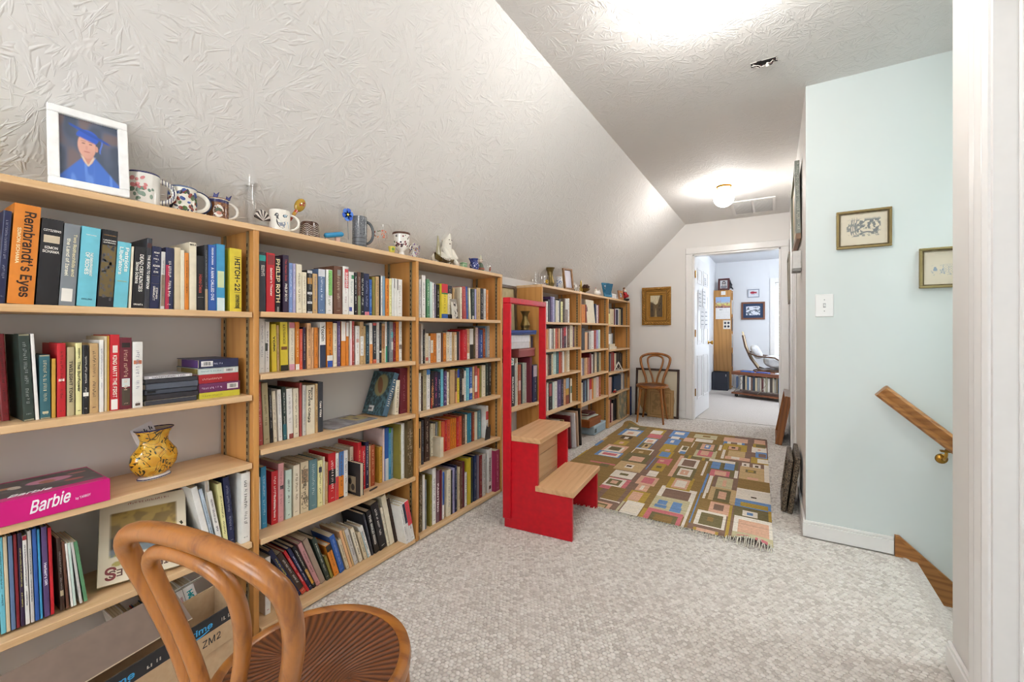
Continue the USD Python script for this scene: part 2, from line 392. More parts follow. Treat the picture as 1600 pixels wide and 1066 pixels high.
# green stair wall and stairwell
struct('wall_green', box(XR, 3.3, YG, YG + .017, -2.6, 3.7), M_GREEN, label='pale green wall at the head of the stairs')
struct('baseboard_green', [box(XR - .014, 0.506, YG - .014, YG - .0005, 0, .07, .002), box(XR - .012, 0.506, YG - .010, YG - .0005, .0702, .086, .003)], M_TRIM, label='white baseboard below the green wall')
struct('wall_stairs', [box(XN + .115, 3.3, YS - .12, YS, -2.6, 3.7), box(3.2, 3.3, YS, YG, -2.6, 3.7), box(1.0, 1.10, YS, YG, H + .1, 3.7), box(1.0, 3.3, YS - .12, YG, 3.7, 3.8), box(.62, 1.1, YS - .12, YS, H, 3.7)], M_GREEN, label='stairwell walls beside the steps')
# wall beside the camera with a door opening
NY0, NY1 = 0.86, 1.67
struct('wall_near', [box(XN, XN + .115, NY1, YS, -.1, H + .02), box(XN, XN + .115, YB, NY0, -.1, H + .02), box(XN, XN + .115, NY0, NY1, DH, H + .02)], M_WHITE, label='white wall end beside the stairs')
prof = [(0, 0), (.0, .112), (.012, .112), (.016, .095), (.013, .075), (.017, .055), (.011, .03), (.014, .012), (.006, 0)]
cas = extrude(prof, DH + .06)
cas = mv(cas, (0, 0, 0)); cas.apply_scale([-1, 1, 1]); cas.invert()
struct('trim_4', mv(cas, (XN - .0006, NY1 - .004, 0.0)), M_TRIM, label='fluted white door casing at the right edge')
struct('trim_4', mv(cas, (XN - .0006, NY0 + .004 - .112, 0.0)), M_TRIM)
struct('trim_5', [box(XN - .001, XN + .116, NY1 - .018, NY1 - .0005, 0, DH), box(XN - .001, XN + .116, NY0 + .0005, NY0 + .018, 0, DH), box(XN - .001, XN + .116, NY0, NY1, DH - .018, DH - .0005)], M_TRIM, label='white jamb of the near door')
struct('trim_6', [box(XN + .045, XN + .080, NY1 - .032, NY1 - .0185, 0, DH - .02, .003), box(XN + .045, XN + .080, NY0 + .0185, NY0 + .032, 0, DH - .02, .003)], M_TRIM, label='white door stop of the near door')
d = thing('door_3', 'closed white door inside the near door frame', 'door', (XN + .082, NY0 + .02, 0), kind='structure')
put('door_leaf', box(0, .034, 0, NY1 - NY0 - .04, .01, DH - .022, .003), M_DOOR, d)
struct('baseboard_near', [box(XN - .014, XN - .0005, NY1 + .109, YS + .013, 0, .07, .002), box(XN - .010, XN - .0005, NY1 + .109, YS + .011, .0702, .086, .003)], M_TRIM, label='white baseboard at the right edge')
# stairs
RISE, GO = 0.19, 0.21
for k in range(11):
    x0 = 0.56 + k * GO
    struct('stair_tread', [box(x0 if k else x0, x0 + GO + .02, YS + .001, YG - .001, -(k + 1) * RISE - .03, -(k + 1) * RISE, .012), box(x0, x0 + .03, YS + .001, YG - .001, -(k + 1) * RISE - .02, -k * RISE - .012)], M_CARPET, label='carpeted stair step' if k else 'top carpeted stair step going down')
nose = tube([(0.545, YS + .002, -.022), (0.545, YG - .018, -.022)], .021, 14)
struct('stair_nosing', nose, M_CARPET, True, label='rounded carpet edge at the head of the stairs')
sk = [(.508, .088), (.56, .088), (2.9, .088 - 2.34 * .905), (2.9, .088 - 2.34 * .905 - .34), (.508, -.22)]
sk = [(.508, .083), (.525, .083), (2.9, .083 - 2.375 * .905), (2.9, -.26 - 2.375 * .905), (.508, -.26)]
struct('trim_7', frame_to(extrude(sk, .017), (0, YG - .0006, 0), (1, 0, 0), (0, 0, 1)), M_OAK, label='stained oak skirt board along the stairs')
cap = [(.508, .083), (.525, .083), (2.9, .083 - 2.375 * .905), (2.9, .098 - 2.375 * .905), (.527, .098), (.508, .098)]
struct('trim_7', frame_to(extrude(cap, .024), (0, YG - .0006, 0), (1, 0, 0), (0, 0, 1)), M_OAK)

# far room
struct('wall_far_room', [box(-1.12, -1.0, D + .116, 9.5, -.1, 2.5), box(2.2, 2.3, D + .116, 9.5, -.1, 2.5), box(XR + .12, 2.3, D + .0, D + .115, -.1, 2.5)], M_FARWALL, label='pale blue white walls of the far room')
WX0, WX1, WZ0, WZ1 = 0.005, 0.86, 0.60, 2.0
WY = 9.36
struct('wall_far_room', [box(-1.12, WX0, WY, WY + .14, -.1, 2.5), box(WX1, 2.3, WY, WY + .14, -.1, 2.5), box(WX0, WX1, WY, WY + .14, -.1, WZ0), box(WX0, WX1, WY, WY + .14, WZ1, 2.5)], M_FARWALL)
struct('ceiling', box(-1.12, 2.3, D + .0, 9.5, 2.44, 2.5), M_FARWALL, label='pale ceiling of the far room')
w = thing('window_1', 'white framed window with closed slatted blind in the far room', 'window', (WX0, WY, WZ0), kind='structure')
ww, wh = WX1 - WX0, WZ1 - WZ0
put('casing', [box(-.08, 0, -.018, -.001, -.06, wh + .08, .003), box(ww, ww + .08, -.018, -.001, -.06, wh + .08, .003), box(0, ww, -.018, -.001, wh, wh + .08, .003)], M_TRIM, w)
put('window_sill', box(-.1, ww + .1, -.05, -.001, -.085, -.06, .005), M_TRIM, w)
put('sash', [box(0.001, .04, .05, .09, 0, wh), box(ww - .04, ww - .001, .05, .09, 0, wh), box(.04, ww - .04, .05, .09, 0, .05), box(.04, ww - .04, .05, .09, wh - .05, wh), box(.04, ww - .04, .05, .09, wh / 2 - .02, wh / 2 + .02)], M_TRIM, w)
put('pane', box(.04, ww - .04, .066, .070, .05, wh - .05), M_GLASS, w)
M_SLAT = mat('blind_slat', {'d': ('diffuse_bsdf', {'color': (.85, .87, .9)}), 't': ('translucent_bsdf', {'color': (.85, .9, .95)}), 'm': ('mix_closure', {'fac': 0.5})}, [('d.BSDF', 'm.closure1'), ('t.BSDF', 'm.closure2')], surface='m.closure')
nsl = 28
for k in range(nsl):
    z = .02 + (wh - .06) * k / nsl
    put('slat', mv(box(.01, ww - .01, -.022, .022, -.0012, .0012), (0, .022, z + .02), rx=62), M_SLAT, w)
put('blind_rail', box(.006, ww - .006, .004, .045, wh - .035, wh - .002, .003), M_TRIM, w)
# ------------------------------------------------------------------ ceiling lamps
def globe_lamp(loc, label, base='brass'):
    t = thing('ceiling_globe_lamp', label, 'ceiling lamp', loc)
    put('base', lathe([(0, -.0005), (.062, -.0005), (.066, -.006), (.06, -.016), (.045, -.021), (0, -.021)], 32), M_BRASS if base == 'brass' else M_TRIM, t, 40)
    g = trimesh.creation.icosphere(subdivisions=3, radius=.088)
    put('globe', mv(g, (0, 0, -.104)), M_GLOBE, t, True)
    return t
globe_lamp((-.398, 4.372, H), 'lit white glass globe lamp with brass base near the ceiling vent')
globe_lamp((-.224, 1.73, H), 'large lit white globe lamp at the top edge of the photo')
globe_lamp((-.30, -.95, H), 'lit white globe lamp behind the viewer')
t = thing('stairwell_lamp', 'lit globe lamp high in the stairwell', 'ceiling lamp', (1.78, 2.25, 3.7))
put('base', lathe([(0, -.0005), (.062, -.0005), (.066, -.006), (.045, -.021), (0, -.021)], 24), M_BRASS, t, 40)
put('globe', mv(trimesh.creation.icosphere(subdivisions=3, radius=.11), (0, 0, -.14)), emit('lit_stair_globe', STAIR_TINT, STAIR_POWER), t, True)
t = thing('far_room_lamp', 'lit globe lamp on the far room ceiling', 'ceiling lamp', (.9, 7.4, 2.44))
put('base', lathe([(0, -.0005), (.07, -.0005), (.07, -.02), (0, -.02)], 24), M_TRIM, t, 40)
put('globe', mv(trimesh.creation.icosphere(subdivisions=3, radius=.12), (0, 0, -.14)), emit('lit_far_globe', FAR_TINT, FAR_POWER), t, True)

# vent and open electrical box
t = thing('return_air_grille', 'white return air grille in the ceiling above the far doorway', 'vent', (-.40, 4.95, H))
gw, gl = .41, .58
put('grille_frame', [box(0, gw, 0, .03, -.012, -.0005, .003), box(0, gw, gl - .03, gl, -.012, -.0005, .003), box(0, .03, .03, gl - .03, -.012, -.0005, .003), box(gw - .03, gw, .03, gl - .03, -.012, -.0005, .003), box(gw / 2 - .012, gw / 2 + .012, .03, gl - .03, -.0115, -.0005, .003)], M_TRIM, t)
for k in range(22):
    put('louvre', [mv(box(.03, gw / 2 - .012, -.010, .010, -.0008, .0008), (0, .046 + k * .0232, -.0075), rx=35), mv(box(gw / 2 + .012, gw - .03, -.010, .010, -.0008, .0008), (0, .046 + k * .0232, -.0075), rx=35)], M_TRIM, t)
t = thing('open_ceiling_box', 'open electrical box with loose wires in the ceiling', 'electrical box', (-.045, 2.448, H))
put('box_opening', box(-.056, .056, -.021, .021, -.0015, -.0004), paint('1a1516', .8), t)
put('torn_edge', [box(-.058, -.03, -.026, -.019, -.004, -.0005, .002), box(-.01, .05, -.025, -.020, -.003, -.0005, .001), box(.05, .058, -.02, .01, -.004, -.0005, .002)], paint('d9d6d2', .7), t)
rg = random.Random(3)
for k, c in enumerate(('ece8e2', '241d20', '5a2b2a', 'e8e4dd')):
    p = [(-.05 + .1 * i / 9 + rg.uniform(-.006, .006), rg.uniform(-.016, .016), -.005 - .014 * math.sin(PI * i / 9) * rg.uniform(.4, 1)) for i in range(10)]
    put('wire', tube(p, .0022, 6), paint(c, .5), t, True)
put('wire_nut', mv(lathe([(0, 0), (.008, 0), (.006, .018), (0, .02)], 10), (.015, .002, -.026), rx=15), paint('efece6', .5), t, 40)

# ------------------------------------------------------------------ carpet pile
def carpet_pile():
    rng = np.random.default_rng(5)
    px, py = 0.0165, 0.0138
    pts = []
    nx = int((0.535 + 1.60) / px); ny = int((D - 0.9 + 1.3) / py)
    ii, jj = np.meshgrid(np.arange(nx), np.arange(int(5.3 / py)), indexing='ij')
    x = -1.600 + (ii + 0.5 * (jj % 2)) * px; y = 0.42 + jj * py
    x = x.ravel() + rng.normal(0, .0012, x.size); y = y.ravel() + rng.normal(0, .0012, y.size)
    lim = np.where(y < YS, XN - .018, np.where(y < YG - .02, 0.545, XR - .02))
    ok = (x < lim) & (x > XF + .008) & ~((y > YG - .025) & (x > XR - .022))
    x, y = x[ok], y[ok]
    # the near strip left of the bookcase and the rest of the gap between the bookcases are hidden
    n = len(x)
    low = rng.random(n) < 0.13
    s = rng.uniform(.88, 1.1, n); s[low] *= .72
    z = np.where(low, -.0072, -.0052) + rng.normal(0, .0004, n)
    base = '/World/carpet_pile'
    pi = UsdGeom.PointInstancer.Define(stage, base)
    tag(pi, 'pale grey looped berber carpet covering the hall floor', 'carpet', None, 'stuff')
    loop = trimesh.creation.icosphere(subdivisions=1)
    v = loop.vertices * np.array([.0098, .0074, .0052])
    v[:, 2] -= .25 * np.abs(v[:, 0]) * .4
    loop = trimesh.Trimesh(v, loop.faces, process=False)
    proto = usdkit.mesh(stage, base + '/yarn_loop', loop, M_PILE, True)
    pi.CreatePrototypesRel().SetTargets([proto.GetPath()])
    pi.CreateProtoIndicesAttr(Vt.IntArray.FromNumpy(np.zeros(n, np.int32)))
    pi.CreatePositionsAttr(Vt.Vec3fArray.FromNumpy(np.stack([x, y, z], 1).astype(np.float32)))
    pi.CreateScalesAttr(Vt.Vec3fArray.FromNumpy(np.stack([s, s, s], 1).astype(np.float32)))
    a = rng.normal(0.35, .3, n)
    q = np.zeros((n, 4)); q[:, 0] = np.cos(a / 2); q[:, 3] = np.sin(a / 2)
    pi.CreateOrientationsAttr(Vt.QuathArray([Gf.Quath(float(r[0]), 0, 0, float(r[3])) for r in q]))
carpet_pile()

# ------------------------------------------------------------------ the woven rug
RUGC = [(-1.462, 2.595), (-.005, 2.535), (-.066, 5.03), (-1.50, 4.965)]     # near left, near right, far right, far left
RUG_RECTS = [(0,0.14,0,1,'957a4e'),(0.14,0.3,0,1,'957a4e'),(0.3,0.47,0,1,'8a7062'),(0.47,0.62,0,1,'957a4e'),(0.62,0.8,0,1,'957a4e'),(0.8,1,0,1,'8a7062'),
(0.96,1,0.42,0.62,'e6ddd0'),(0,0.015,0.625,0.71,'c8ab80'),(0,0.024,0.556,0.651,'7393c0'),(0,0.001,0.473,0.562,'e6ddd0'),(0,0.013,0.377,0.48,'b89a4c'),(0.045,0.187,0.872,0.98,'7d7252'),
(0.073,0.136,0.913,0.954,'e6ddd0'),(0.052,0.191,0.776,0.908,'7393c0'),(0.075,0.179,0.772,0.886,'e6ddd0'),(0.099,0.141,0.815,0.855,'d9ad94'),(0.073,0.188,0.7,0.787,'957a4e'),(0.096,0.17,0.711,0.773,'62523f'),
(0.122,0.149,0.723,0.758,'e6ddd0'),(0.062,0.206,0.592,0.724,'957a4e'),(0.097,0.179,0.619,0.691,'b89a4c'),(0.127,0.155,0.637,0.671,'d9ad94'),(0.078,0.217,0.478,0.607,'d9ad94'),(0.093,0.2,0.507,0.587,'e6ddd0'),
(0.108,0.18,0.528,0.583,'7d7252'),(0.072,0.225,0.438,0.506,'7393c0'),(0.092,0.214,0.444,0.498,'e6ddd0'),(0.111,0.197,0.457,0.486,'cf7a80'),(0.092,0.112,0.452,0.473,'e6ddd0'),(0.083,0.236,0.342,0.426,'957a4e'),
(0.099,0.245,0.348,0.361,'cf7a80'),(0.168,0.222,0.322,0.353,'7d7252'),(0.251,0.339,0.755,0.972,'b89a4c'),(0.245,0.322,0.873,0.944,'e6ddd0'),(0.255,0.345,0.795,0.866,'cf7a80'),(0.252,0.343,0.603,0.787,'7393c0'),
(0.262,0.336,0.623,0.762,'7d7252'),(0.267,0.336,0.701,0.777,'e6ddd0'),(0.281,0.319,0.713,0.756,'d9ad94'),(0.284,0.33,0.615,0.688,'c8ab80'),(0.294,0.314,0.641,0.675,'62523f'),(0.256,0.374,0.52,0.611,'e6ddd0'),
(0.265,0.369,0.523,0.597,'957a4e'),(0.297,0.325,0.546,0.569,'c8ab80'),(0.249,0.388,0.415,0.532,'7d7252'),(0.286,0.362,0.434,0.494,'d9ad94'),(0.25,0.399,0.319,0.418,'c8ab80'),(0.256,0.39,0.331,0.405,'c8ab80'),
(0.302,0.347,0.348,0.389,'e6ddd0'),(0.308,0.336,0.361,0.377,'62523f'),(0.41,0.414,0.366,0.523,'7393c0'),(0.439,0.509,0.443,0.531,'cf7a80'),(0.451,0.474,0.478,0.497,'d9ad94'),(0.438,0.501,0.367,0.455,'b89a4c'),
(0.457,0.484,0.402,0.424,'7d7252'),(0.382,0.502,0.854,0.986,'7393c0'),(0.409,0.475,0.913,0.96,'e6ddd0'),(0.405,0.459,0.816,0.873,'e6ddd0'),(0.393,0.482,0.717,0.827,'7393c0'),(0.423,0.447,0.755,0.8,'e6ddd0'),
(0.4,0.482,0.608,0.727,'b89a4c'),(0.436,0.46,0.615,0.648,'d9ad94'),(0.412,0.494,0.518,0.617,'b89a4c'),(0.423,0.476,0.539,0.604,'7393c0'),(0.274,0.391,0.242,0.312,'e6ddd0'),(0.314,0.356,0.27,0.288,'7d7252'),
(0.438,0.491,0.305,0.362,'e6ddd0'),(0.42,0.512,0.22,0.298,'d9ad94'),(0.437,0.496,0.236,0.29,'cf7a80'),(0.281,0.396,0.133,0.238,'cf7a80'),(0.278,0.372,0.158,0.229,'e6ddd0'),(0.291,0.356,0.171,0.222,'7d7252'),
(0.306,0.339,0.185,0.209,'d9ad94'),(0.439,0.495,0.169,0.225,'d9ad94'),(0.456,0.474,0.179,0.214,'e6ddd0'),(0.332,0.406,0.043,0.162,'957a4e'),(0.428,0.518,0.068,0.163,'b89a4c'),(0.442,0.49,0.089,0.153,'d9ad94'),
(0.445,0.521,0,0.085,'e6ddd0'),(0.457,0.511,0.009,0.058,'e8ddcc'),(0.33,0.425,0.049,0.06,'e6ddd0'),(0.303,0.417,0,0.054,'8a7062'),(0.323,0.401,0,0.036,'d9ad94'),(0.335,0.384,0,0.026,'7d7252'),
(0.347,0.379,0,0.016,'c8ab80'),(0.427,0.441,0,0.073,'c6bc98'),(0.529,0.545,0,0.059,'b89a4c'),(0.546,0.704,0.119,0.246,'e6ddd0'),(0.564,0.683,0.145,0.228,'8a7062'),(0.546,0.695,0.06,0.16,'c6bc98'),
(0.562,0.608,0.081,0.102,'7393c0'),(0.564,0.605,0.104,0.134,'7393c0'),(0.626,0.668,0.074,0.106,'7393c0'),(0.626,0.664,0.106,0.138,'7393c0'),(0.546,0.686,0,0.07,'cf7a80'),(0.564,0.668,0,0.05,'7d7252'),
(0.582,0.656,0.004,0.038,'957a4e'),(0.559,0.668,0.234,0.351,'b89a4c'),(0.584,0.656,0.242,0.333,'d9ad94'),(0.595,0.645,0.255,0.315,'e6ddd0'),(0.695,0.705,0,0.233,'e6ddd0'),(0.715,0.719,0.024,0.366,'7393c0'),
(0.712,0.723,0.248,0.427,'7393c0'),(0.73,0.744,0.2,0.375,'e6ddd0'),(0.733,0.746,0.253,0.423,'e6ddd0'),(0.536,0.654,0.339,0.589,'d9ad94'),(0.555,0.654,0.454,0.56,'e6ddd0'),(0.571,0.637,0.471,0.545,'8a7062'),
(0.561,0.66,0.333,0.456,'7d7252'),(0.575,0.641,0.361,0.441,'e6ddd0'),(0.587,0.625,0.376,0.423,'d9ad94'),(0.604,0.61,0.387,0.409,'e6ddd0'),(0.689,0.699,0.399,0.571,'e6ddd0'),(0.561,0.697,0.565,0.603,'7d7252'),
(0.585,0.597,0.559,0.609,'b89a4c'),(0.662,0.676,0.567,0.611,'b89a4c'),(0.51,0.553,0.625,0.737,'e6ddd0'),(0.52,0.547,0.667,0.723,'7d7252'),(0.521,0.557,0.613,0.647,'7393c0'),(0.515,0.559,0.729,0.833,'957a4e'),
(0.494,0.554,0.81,0.878,'d9ad94'),(0.606,0.726,0.601,0.716,'c6bc98'),(0.621,0.702,0.622,0.713,'cf7a80'),(0.64,0.682,0.639,0.696,'d9ad94'),(0.601,0.717,0.701,0.817,'7d7252'),(0.619,0.696,0.716,0.806,'d9ad94'),
(0.641,0.678,0.735,0.8,'7393c0'),(0.646,0.666,0.753,0.791,'e6ddd0'),(0.565,0.573,0.723,0.811,'e6ddd0'),(0.568,0.674,0.833,0.884,'e6ddd0'),(0.543,0.69,0.895,0.965,'c6bc98'),(0.6,0.649,0.921,0.952,'957a4e'),
(0.726,0.741,0.733,0.818,'e6ddd0'),(0.752,0.767,0.627,0.752,'e6ddd0'),(0.741,0.87,0.831,0.905,'7393c0'),(0.761,0.851,0.847,0.892,'e6ddd0'),(0.787,0.825,0.856,0.886,'8a7062'),(0.748,0.887,0.752,0.855,'b89a4c'),
(0.774,0.851,0.755,0.82,'957a4e'),(0.782,0.835,0.769,0.82,'d9ad94'),(0.798,0.821,0.785,0.808,'62523f'),(0.783,0.877,0.668,0.752,'c8ab80'),(0.775,0.909,0.631,0.672,'d9ad94'),(0.81,0.852,0.643,0.672,'e6ddd0'),
(0.736,0.887,0.892,0.961,'d9ad94'),(0.914,0.996,0.764,0.851,'e6ddd0'),(0.943,0.963,0.796,0.819,'d9ad94'),(0.932,0.996,0.694,0.776,'7393c0'),(0.95,0.988,0.706,0.753,'8a7062'),(0.915,0.991,0.842,0.902,'b89a4c'),
(0.933,0.989,0.848,0.895,'7d7252'),(0.924,0.988,0.904,0.975,'d9ad94'),(0.913,0.998,0.618,0.698,'b89a4c'),(0.947,0.998,0.63,0.684,'e6ddd0'),(0.708,0.849,0.429,0.609,'7d7252'),(0.722,0.765,0.495,0.574,'7393c0'),
(0.788,0.836,0.502,0.584,'7393c0'),(0.726,0.818,0.416,0.484,'cf7a80'),(0.745,0.8,0.431,0.474,'d9ad94'),(0.699,0.833,0.576,0.604,'e6ddd0'),(0.839,0.855,0.42,0.505,'e6ddd0'),(0.852,0.979,0.537,0.623,'8a7062'),
(0.868,0.907,0.566,0.612,'e6ddd0'),(0.922,0.963,0.561,0.609,'e6ddd0'),(0.88,0.892,0.579,0.597,'62523f'),(0.934,0.949,0.577,0.597,'62523f'),(0.861,0.98,0.389,0.569,'c8ab80'),(0.891,0.941,0.506,0.535,'7d7252'),
(0.899,0.931,0.512,0.532,'b89a4c'),(0.9,0.948,0.438,0.462,'d9ad94'),(0.979,1,0.431,0.619,'e6ddd0'),(0.754,0.857,0.307,0.426,'8a7062'),(0.77,0.84,0.316,0.413,'c6bc98'),(0.795,0.814,0.332,0.393,'d9ad94'),
(0.862,1,0.324,0.434,'957a4e'),(0.864,1,0.237,0.346,'e6ddd0'),(0.922,0.945,0.279,0.289,'62523f'),(0.864,1,0.195,0.258,'7393c0'),(0.884,0.99,0.208,0.236,'b89a4c'),(0.861,0.991,0.124,0.202,'7d7252'),
(0.897,0.953,0.144,0.181,'e6ddd0'),(0.913,0.936,0.154,0.171,'7393c0'),(0.987,1,0.14,0.206,'b89a4c'),(0.867,1,0,0.138,'e6ddd0'),(0.886,0.987,0.044,0.118,'d9ad94'),(0.868,1,0,0.042,'c6bc98'),
(0.885,0.925,0.009,0.016,'cf7a80'),(0.946,0.984,0,0.019,'cf7a80'),(0.752,0.86,0.202,0.317,'c8ab80'),(0.776,0.842,0.204,0.301,'7d7252'),(0.793,0.822,0.227,0.285,'d9ad94'),(0.729,0.846,0.117,0.207,'957a4e'),
(0.768,0.844,0.117,0.198,'d9ad94'),(0.787,0.823,0.145,0.185,'8a7062'),(0.733,0.842,0.025,0.124,'e6ddd0'),(0.75,0.827,0.039,0.111,'7d7252'),(0.775,0.797,0.065,0.091,'957a4e'),(0.716,0.846,0,0.033,'8a7062'),
(0.736,0.826,0,0.018,'b89a4c'),(0.75,0.811,0,0.016,'d9ad94'),(0.847,0.855,0,0.197,'b89a4c')]
def rug():
    t = thing('kilim_rug', 'flat woven rug of many coloured nested rectangles beside the red steps', 'rug', (0, 0, 0))
    nu, nv = 182, 304
    img = np.zeros((nv, nu, 3)); img[:] = lin('988264')
    rng = np.random.default_rng(2)
    for u0, u1, v0, v1, c in RUG_RECTS:
        i0, i1, j0, j1 = int(round(v0 * nv)), int(round(v1 * nv)), int(round(u0 * nu)), int(round(u1 * nu))
        i0, j0 = max(i0, 0), max(j0, 0)
        img[i0:max(i1, i0 + 1), j0:max(j1, j0 + 1)] = lin(c)
    img *= (1 + rng.normal(0, .05, (nv, 1, 1))) * (1 + rng.normal(0, .05, img.shape[:2])[..., None])
    img = np.clip(img, 0, 1)
    A, B, C, E = [np.array(p) for p in RUGC]
    jj, ii = np.meshgrid(np.arange(nu), np.arange(nv))
    def P(u, v):
        p = (A * (1 - u)[..., None] + B * u[..., None]) * (1 - v)[..., None] + (E * (1 - u)[..., None] + C * u[..., None]) * v[..., None]
        z = 0.0045 + .0012 * np.sin(u * 9 + v * 7) + .0016 * meshkit.noise(np.stack([u * 5, v * 8, u * 0], -1), 3)
        # the near right corner and far left corner curl up a little
        z = z + .028 * sm(.10, 0, np.hypot((u - 0.93), v * 1.7)) + .05 * sm(.09, 0, np.hypot((u - 0.04), (1 - v) * 1.7))
        return np.concatenate([p, z[..., None]], -1)
    u0, v0, u1, v1 = jj / nu, ii / nv, (jj + 1) / nu, (ii + 1) / nv
    q = np.stack([P(u0, v0), P(u1, v0), P(u1, v1), P(u0, v1)], 2).reshape(-1, 3)
    k = np.arange(nu * nv) * 4
    f = np.vstack([np.stack([k, k + 1, k + 2], 1), np.stack([k, k + 2, k + 3], 1)])
    put_colored('woven_cloth', q, f, np.repeat(img.reshape(-1, 3), 4, 0), M_WOOL, t, True)
    rg = random.Random(4)
    fr = []
    for k in range(150):
        u = (k + rg.random()) / 150
        for v, sgn, ln in ((0.0, -1, .05), (1.0, 1, .03)):
            p0 = P(np.array([u]), np.array([v]))[0]
            dx = rg.uniform(-.02, .02)
            L = ln * rg.uniform(.5, 1.2)
            h = .004 + (.018 * rg.random() if (u > .84 and v == 0) else 0)
            fr.append(tube([p0 + (0, 0, .001), p0 + (dx * .4, sgn * L * .5, h), p0 + (dx, sgn * L, .001 - p0[2] + .0035)], .0021, 4))
    p = put('fringe', fr, paint('e2dccd', .9, spec=.2), t, True)
    tag(p, 'knotted cream fringe', None, None, 'stuff')
M_WOOL = mat('woven_wool', {'a': ('attribute', {'attribute': 'col'}), 't': ('texture_coordinate', {}), 'm': ('mapping', {'scale': (420, 120, 1)}), 'n': ('noise_texture', {'scale': 1.0, 'detail': 2.0}),
            'b': ('bump', {'strength': .5, 'distance': .002}), 'p': ('principled_bsdf', {'roughness': .95, 'specular_ior_level': .08})},
            [('a.color', 'p.base_color'), ('t.object', 'm.vector'), ('m.vector', 'n.vector'), ('n.fac', 'b.height'), ('b.normal', 'p.normal')])
rug()

# ------------------------------------------------------------------ bookcases
XB = XK + .006
def bookcase(label, posts, ztop, shelves, name='bookcase'):
    t = thing(name, label, 'bookcase', (0, 0, 0))
    put('top_board', box(XB, XF, posts[0][0] - .001, posts[-1][1] + .001, ztop - .02, ztop, .0015), M_PINE_Y, t)
    for a, b in posts:
        put('upright', box(XB, XF, a, b, 0.0, ztop - .0205, .0015), M_PINE_Z, t)
    for k, zs in enumerate(shelves):
        y0, y1 = posts[k][1], posts[k + 1][0]
        for z in zs:
            put('shelf', box(XB + .004, XF + .003, y0 + .0055, y1 - .0055, z - .02, z, .0015), M_PINE_Y, t)
        if zs and zs[-1] > .1:
            pass
        for y in (y0 + .0005, y1 - .0045):
            for x in (XF - .043, XB + .03):
                lo = (.03 if (zs and zs[-1] < .1) else .01)
                strip = [box(x, x + .015, y, y + .004, lo, ztop - .022)]
                put('shelf_standard', strip, M_STEEL_DULL, t)
                yy = (y + .0041, y + .0049) if y < (y0 + y1) / 2 else (y - .0009, y - .0001)
                n = int((ztop - .08) / .0254)
                put('slot', [box(x + .005, x + .010, yy[0], yy[1], .05 + i * .0254, .062 + i * .0254) for i in range(n)], M_SLOT, t)
    return t
M_STEEL_DULL = paint('9a8a6a', .45, .6)
M_SLOT = paint('2c2218', .8)
P1 = [(-.012, .008), (.827, .847), (1.650, 1.670), (2.465, 2.486)]
P2 = [(3.075, 3.095), (3.885, 3.907), (4.690, 4.712), (5.525, 5.546)]
bookcase('long pine bookcase with three bays in the foreground', P1, 1.50, [[1.182, .882, .637, .352, .02], [1.185, .953, .676, .346, .02], [1.183, .925, .67, .38, .02]])
bookcase('pine bookcase with three bays at the far end of the hall', P2, 1.487, [[1.183, .95, .725, .423], [1.187, .91, .652, .38, ], [1.175, .885, .615, .363, .02]])
t = thing('wall_shelf', 'short pine shelf bridging the gap between the two bookcases', 'shelf', (0, 0, 0))
put('board', box(XB + .004, XF - .005, 2.4865, 3.0745, .52, .54, .0015), M_PINE_Y, t)
for y in (2.4868, 3.0572):
    put('shelf_bracket', box(XB + .02, XF - .04, y, y + .017, .500, .5195, .001), M_PINE_Y, t)

# ------------------------------------------------------------------ books
PAL = {'beige': 'd2c2a2', 'black': '1c1b1f', 'blue': '2c5aa6', 'blue grey': '7a92c4', 'brown': '6a4534', 'brown grey': 'a08c7c', 'charcoal': '34363e', 'coral': 'dc5c40', 'cream': 'e4dac2', 'dark blue': '1e2f55',
       'dark brown': '3c2a22', 'dark green': '2c3a34', 'dark purple': '33233f', 'dark red': '7e1c24', 'dark teal': '1f3f4c', 'dusty pink': 'c08a8c', 'dusty red': 'ac4a46', 'green': '5c9068', 'grey': '7e848a', 'grey blue': '7e9cb2',
       'grey brown': '85766c', 'grey green': 'a3b0a2', 'grey teal': '5f8289', 'khaki': 'b6aa84', 'light blue': '6fc0d2', 'lilac': 'a8a4c8', 'maroon': '6b2230', 'mauve': '75565e', 'mint': 'c8ddd4', 'mustard': 'c8983a', 'navy': '20264a',
       'olive': '857a34', 'olive brown': '5a4a2c', 'orange': 'd9822a', 'pale blue': 'b8c8d6', 'pale grey': 'c9c6c2', 'pale pink': 'e0c8c4', 'pale yellow': 'e4dea0', 'peach': 'dfae80', 'pink': 'dda0a4', 'purple': '5a4676', 'purple grey': '7c7486',
       'raspberry': '9c2a50', 'red': 'c2222c', 'rust': 'a8502c', 'sky blue': '3f96c2', 'slate blue': '5e779c', 'tan': 'c4a272', 'teal': '33646e', 'teal blue': '2a86a4', 'white': 'e8e6e1', 'yellow': 'dcc63a'}
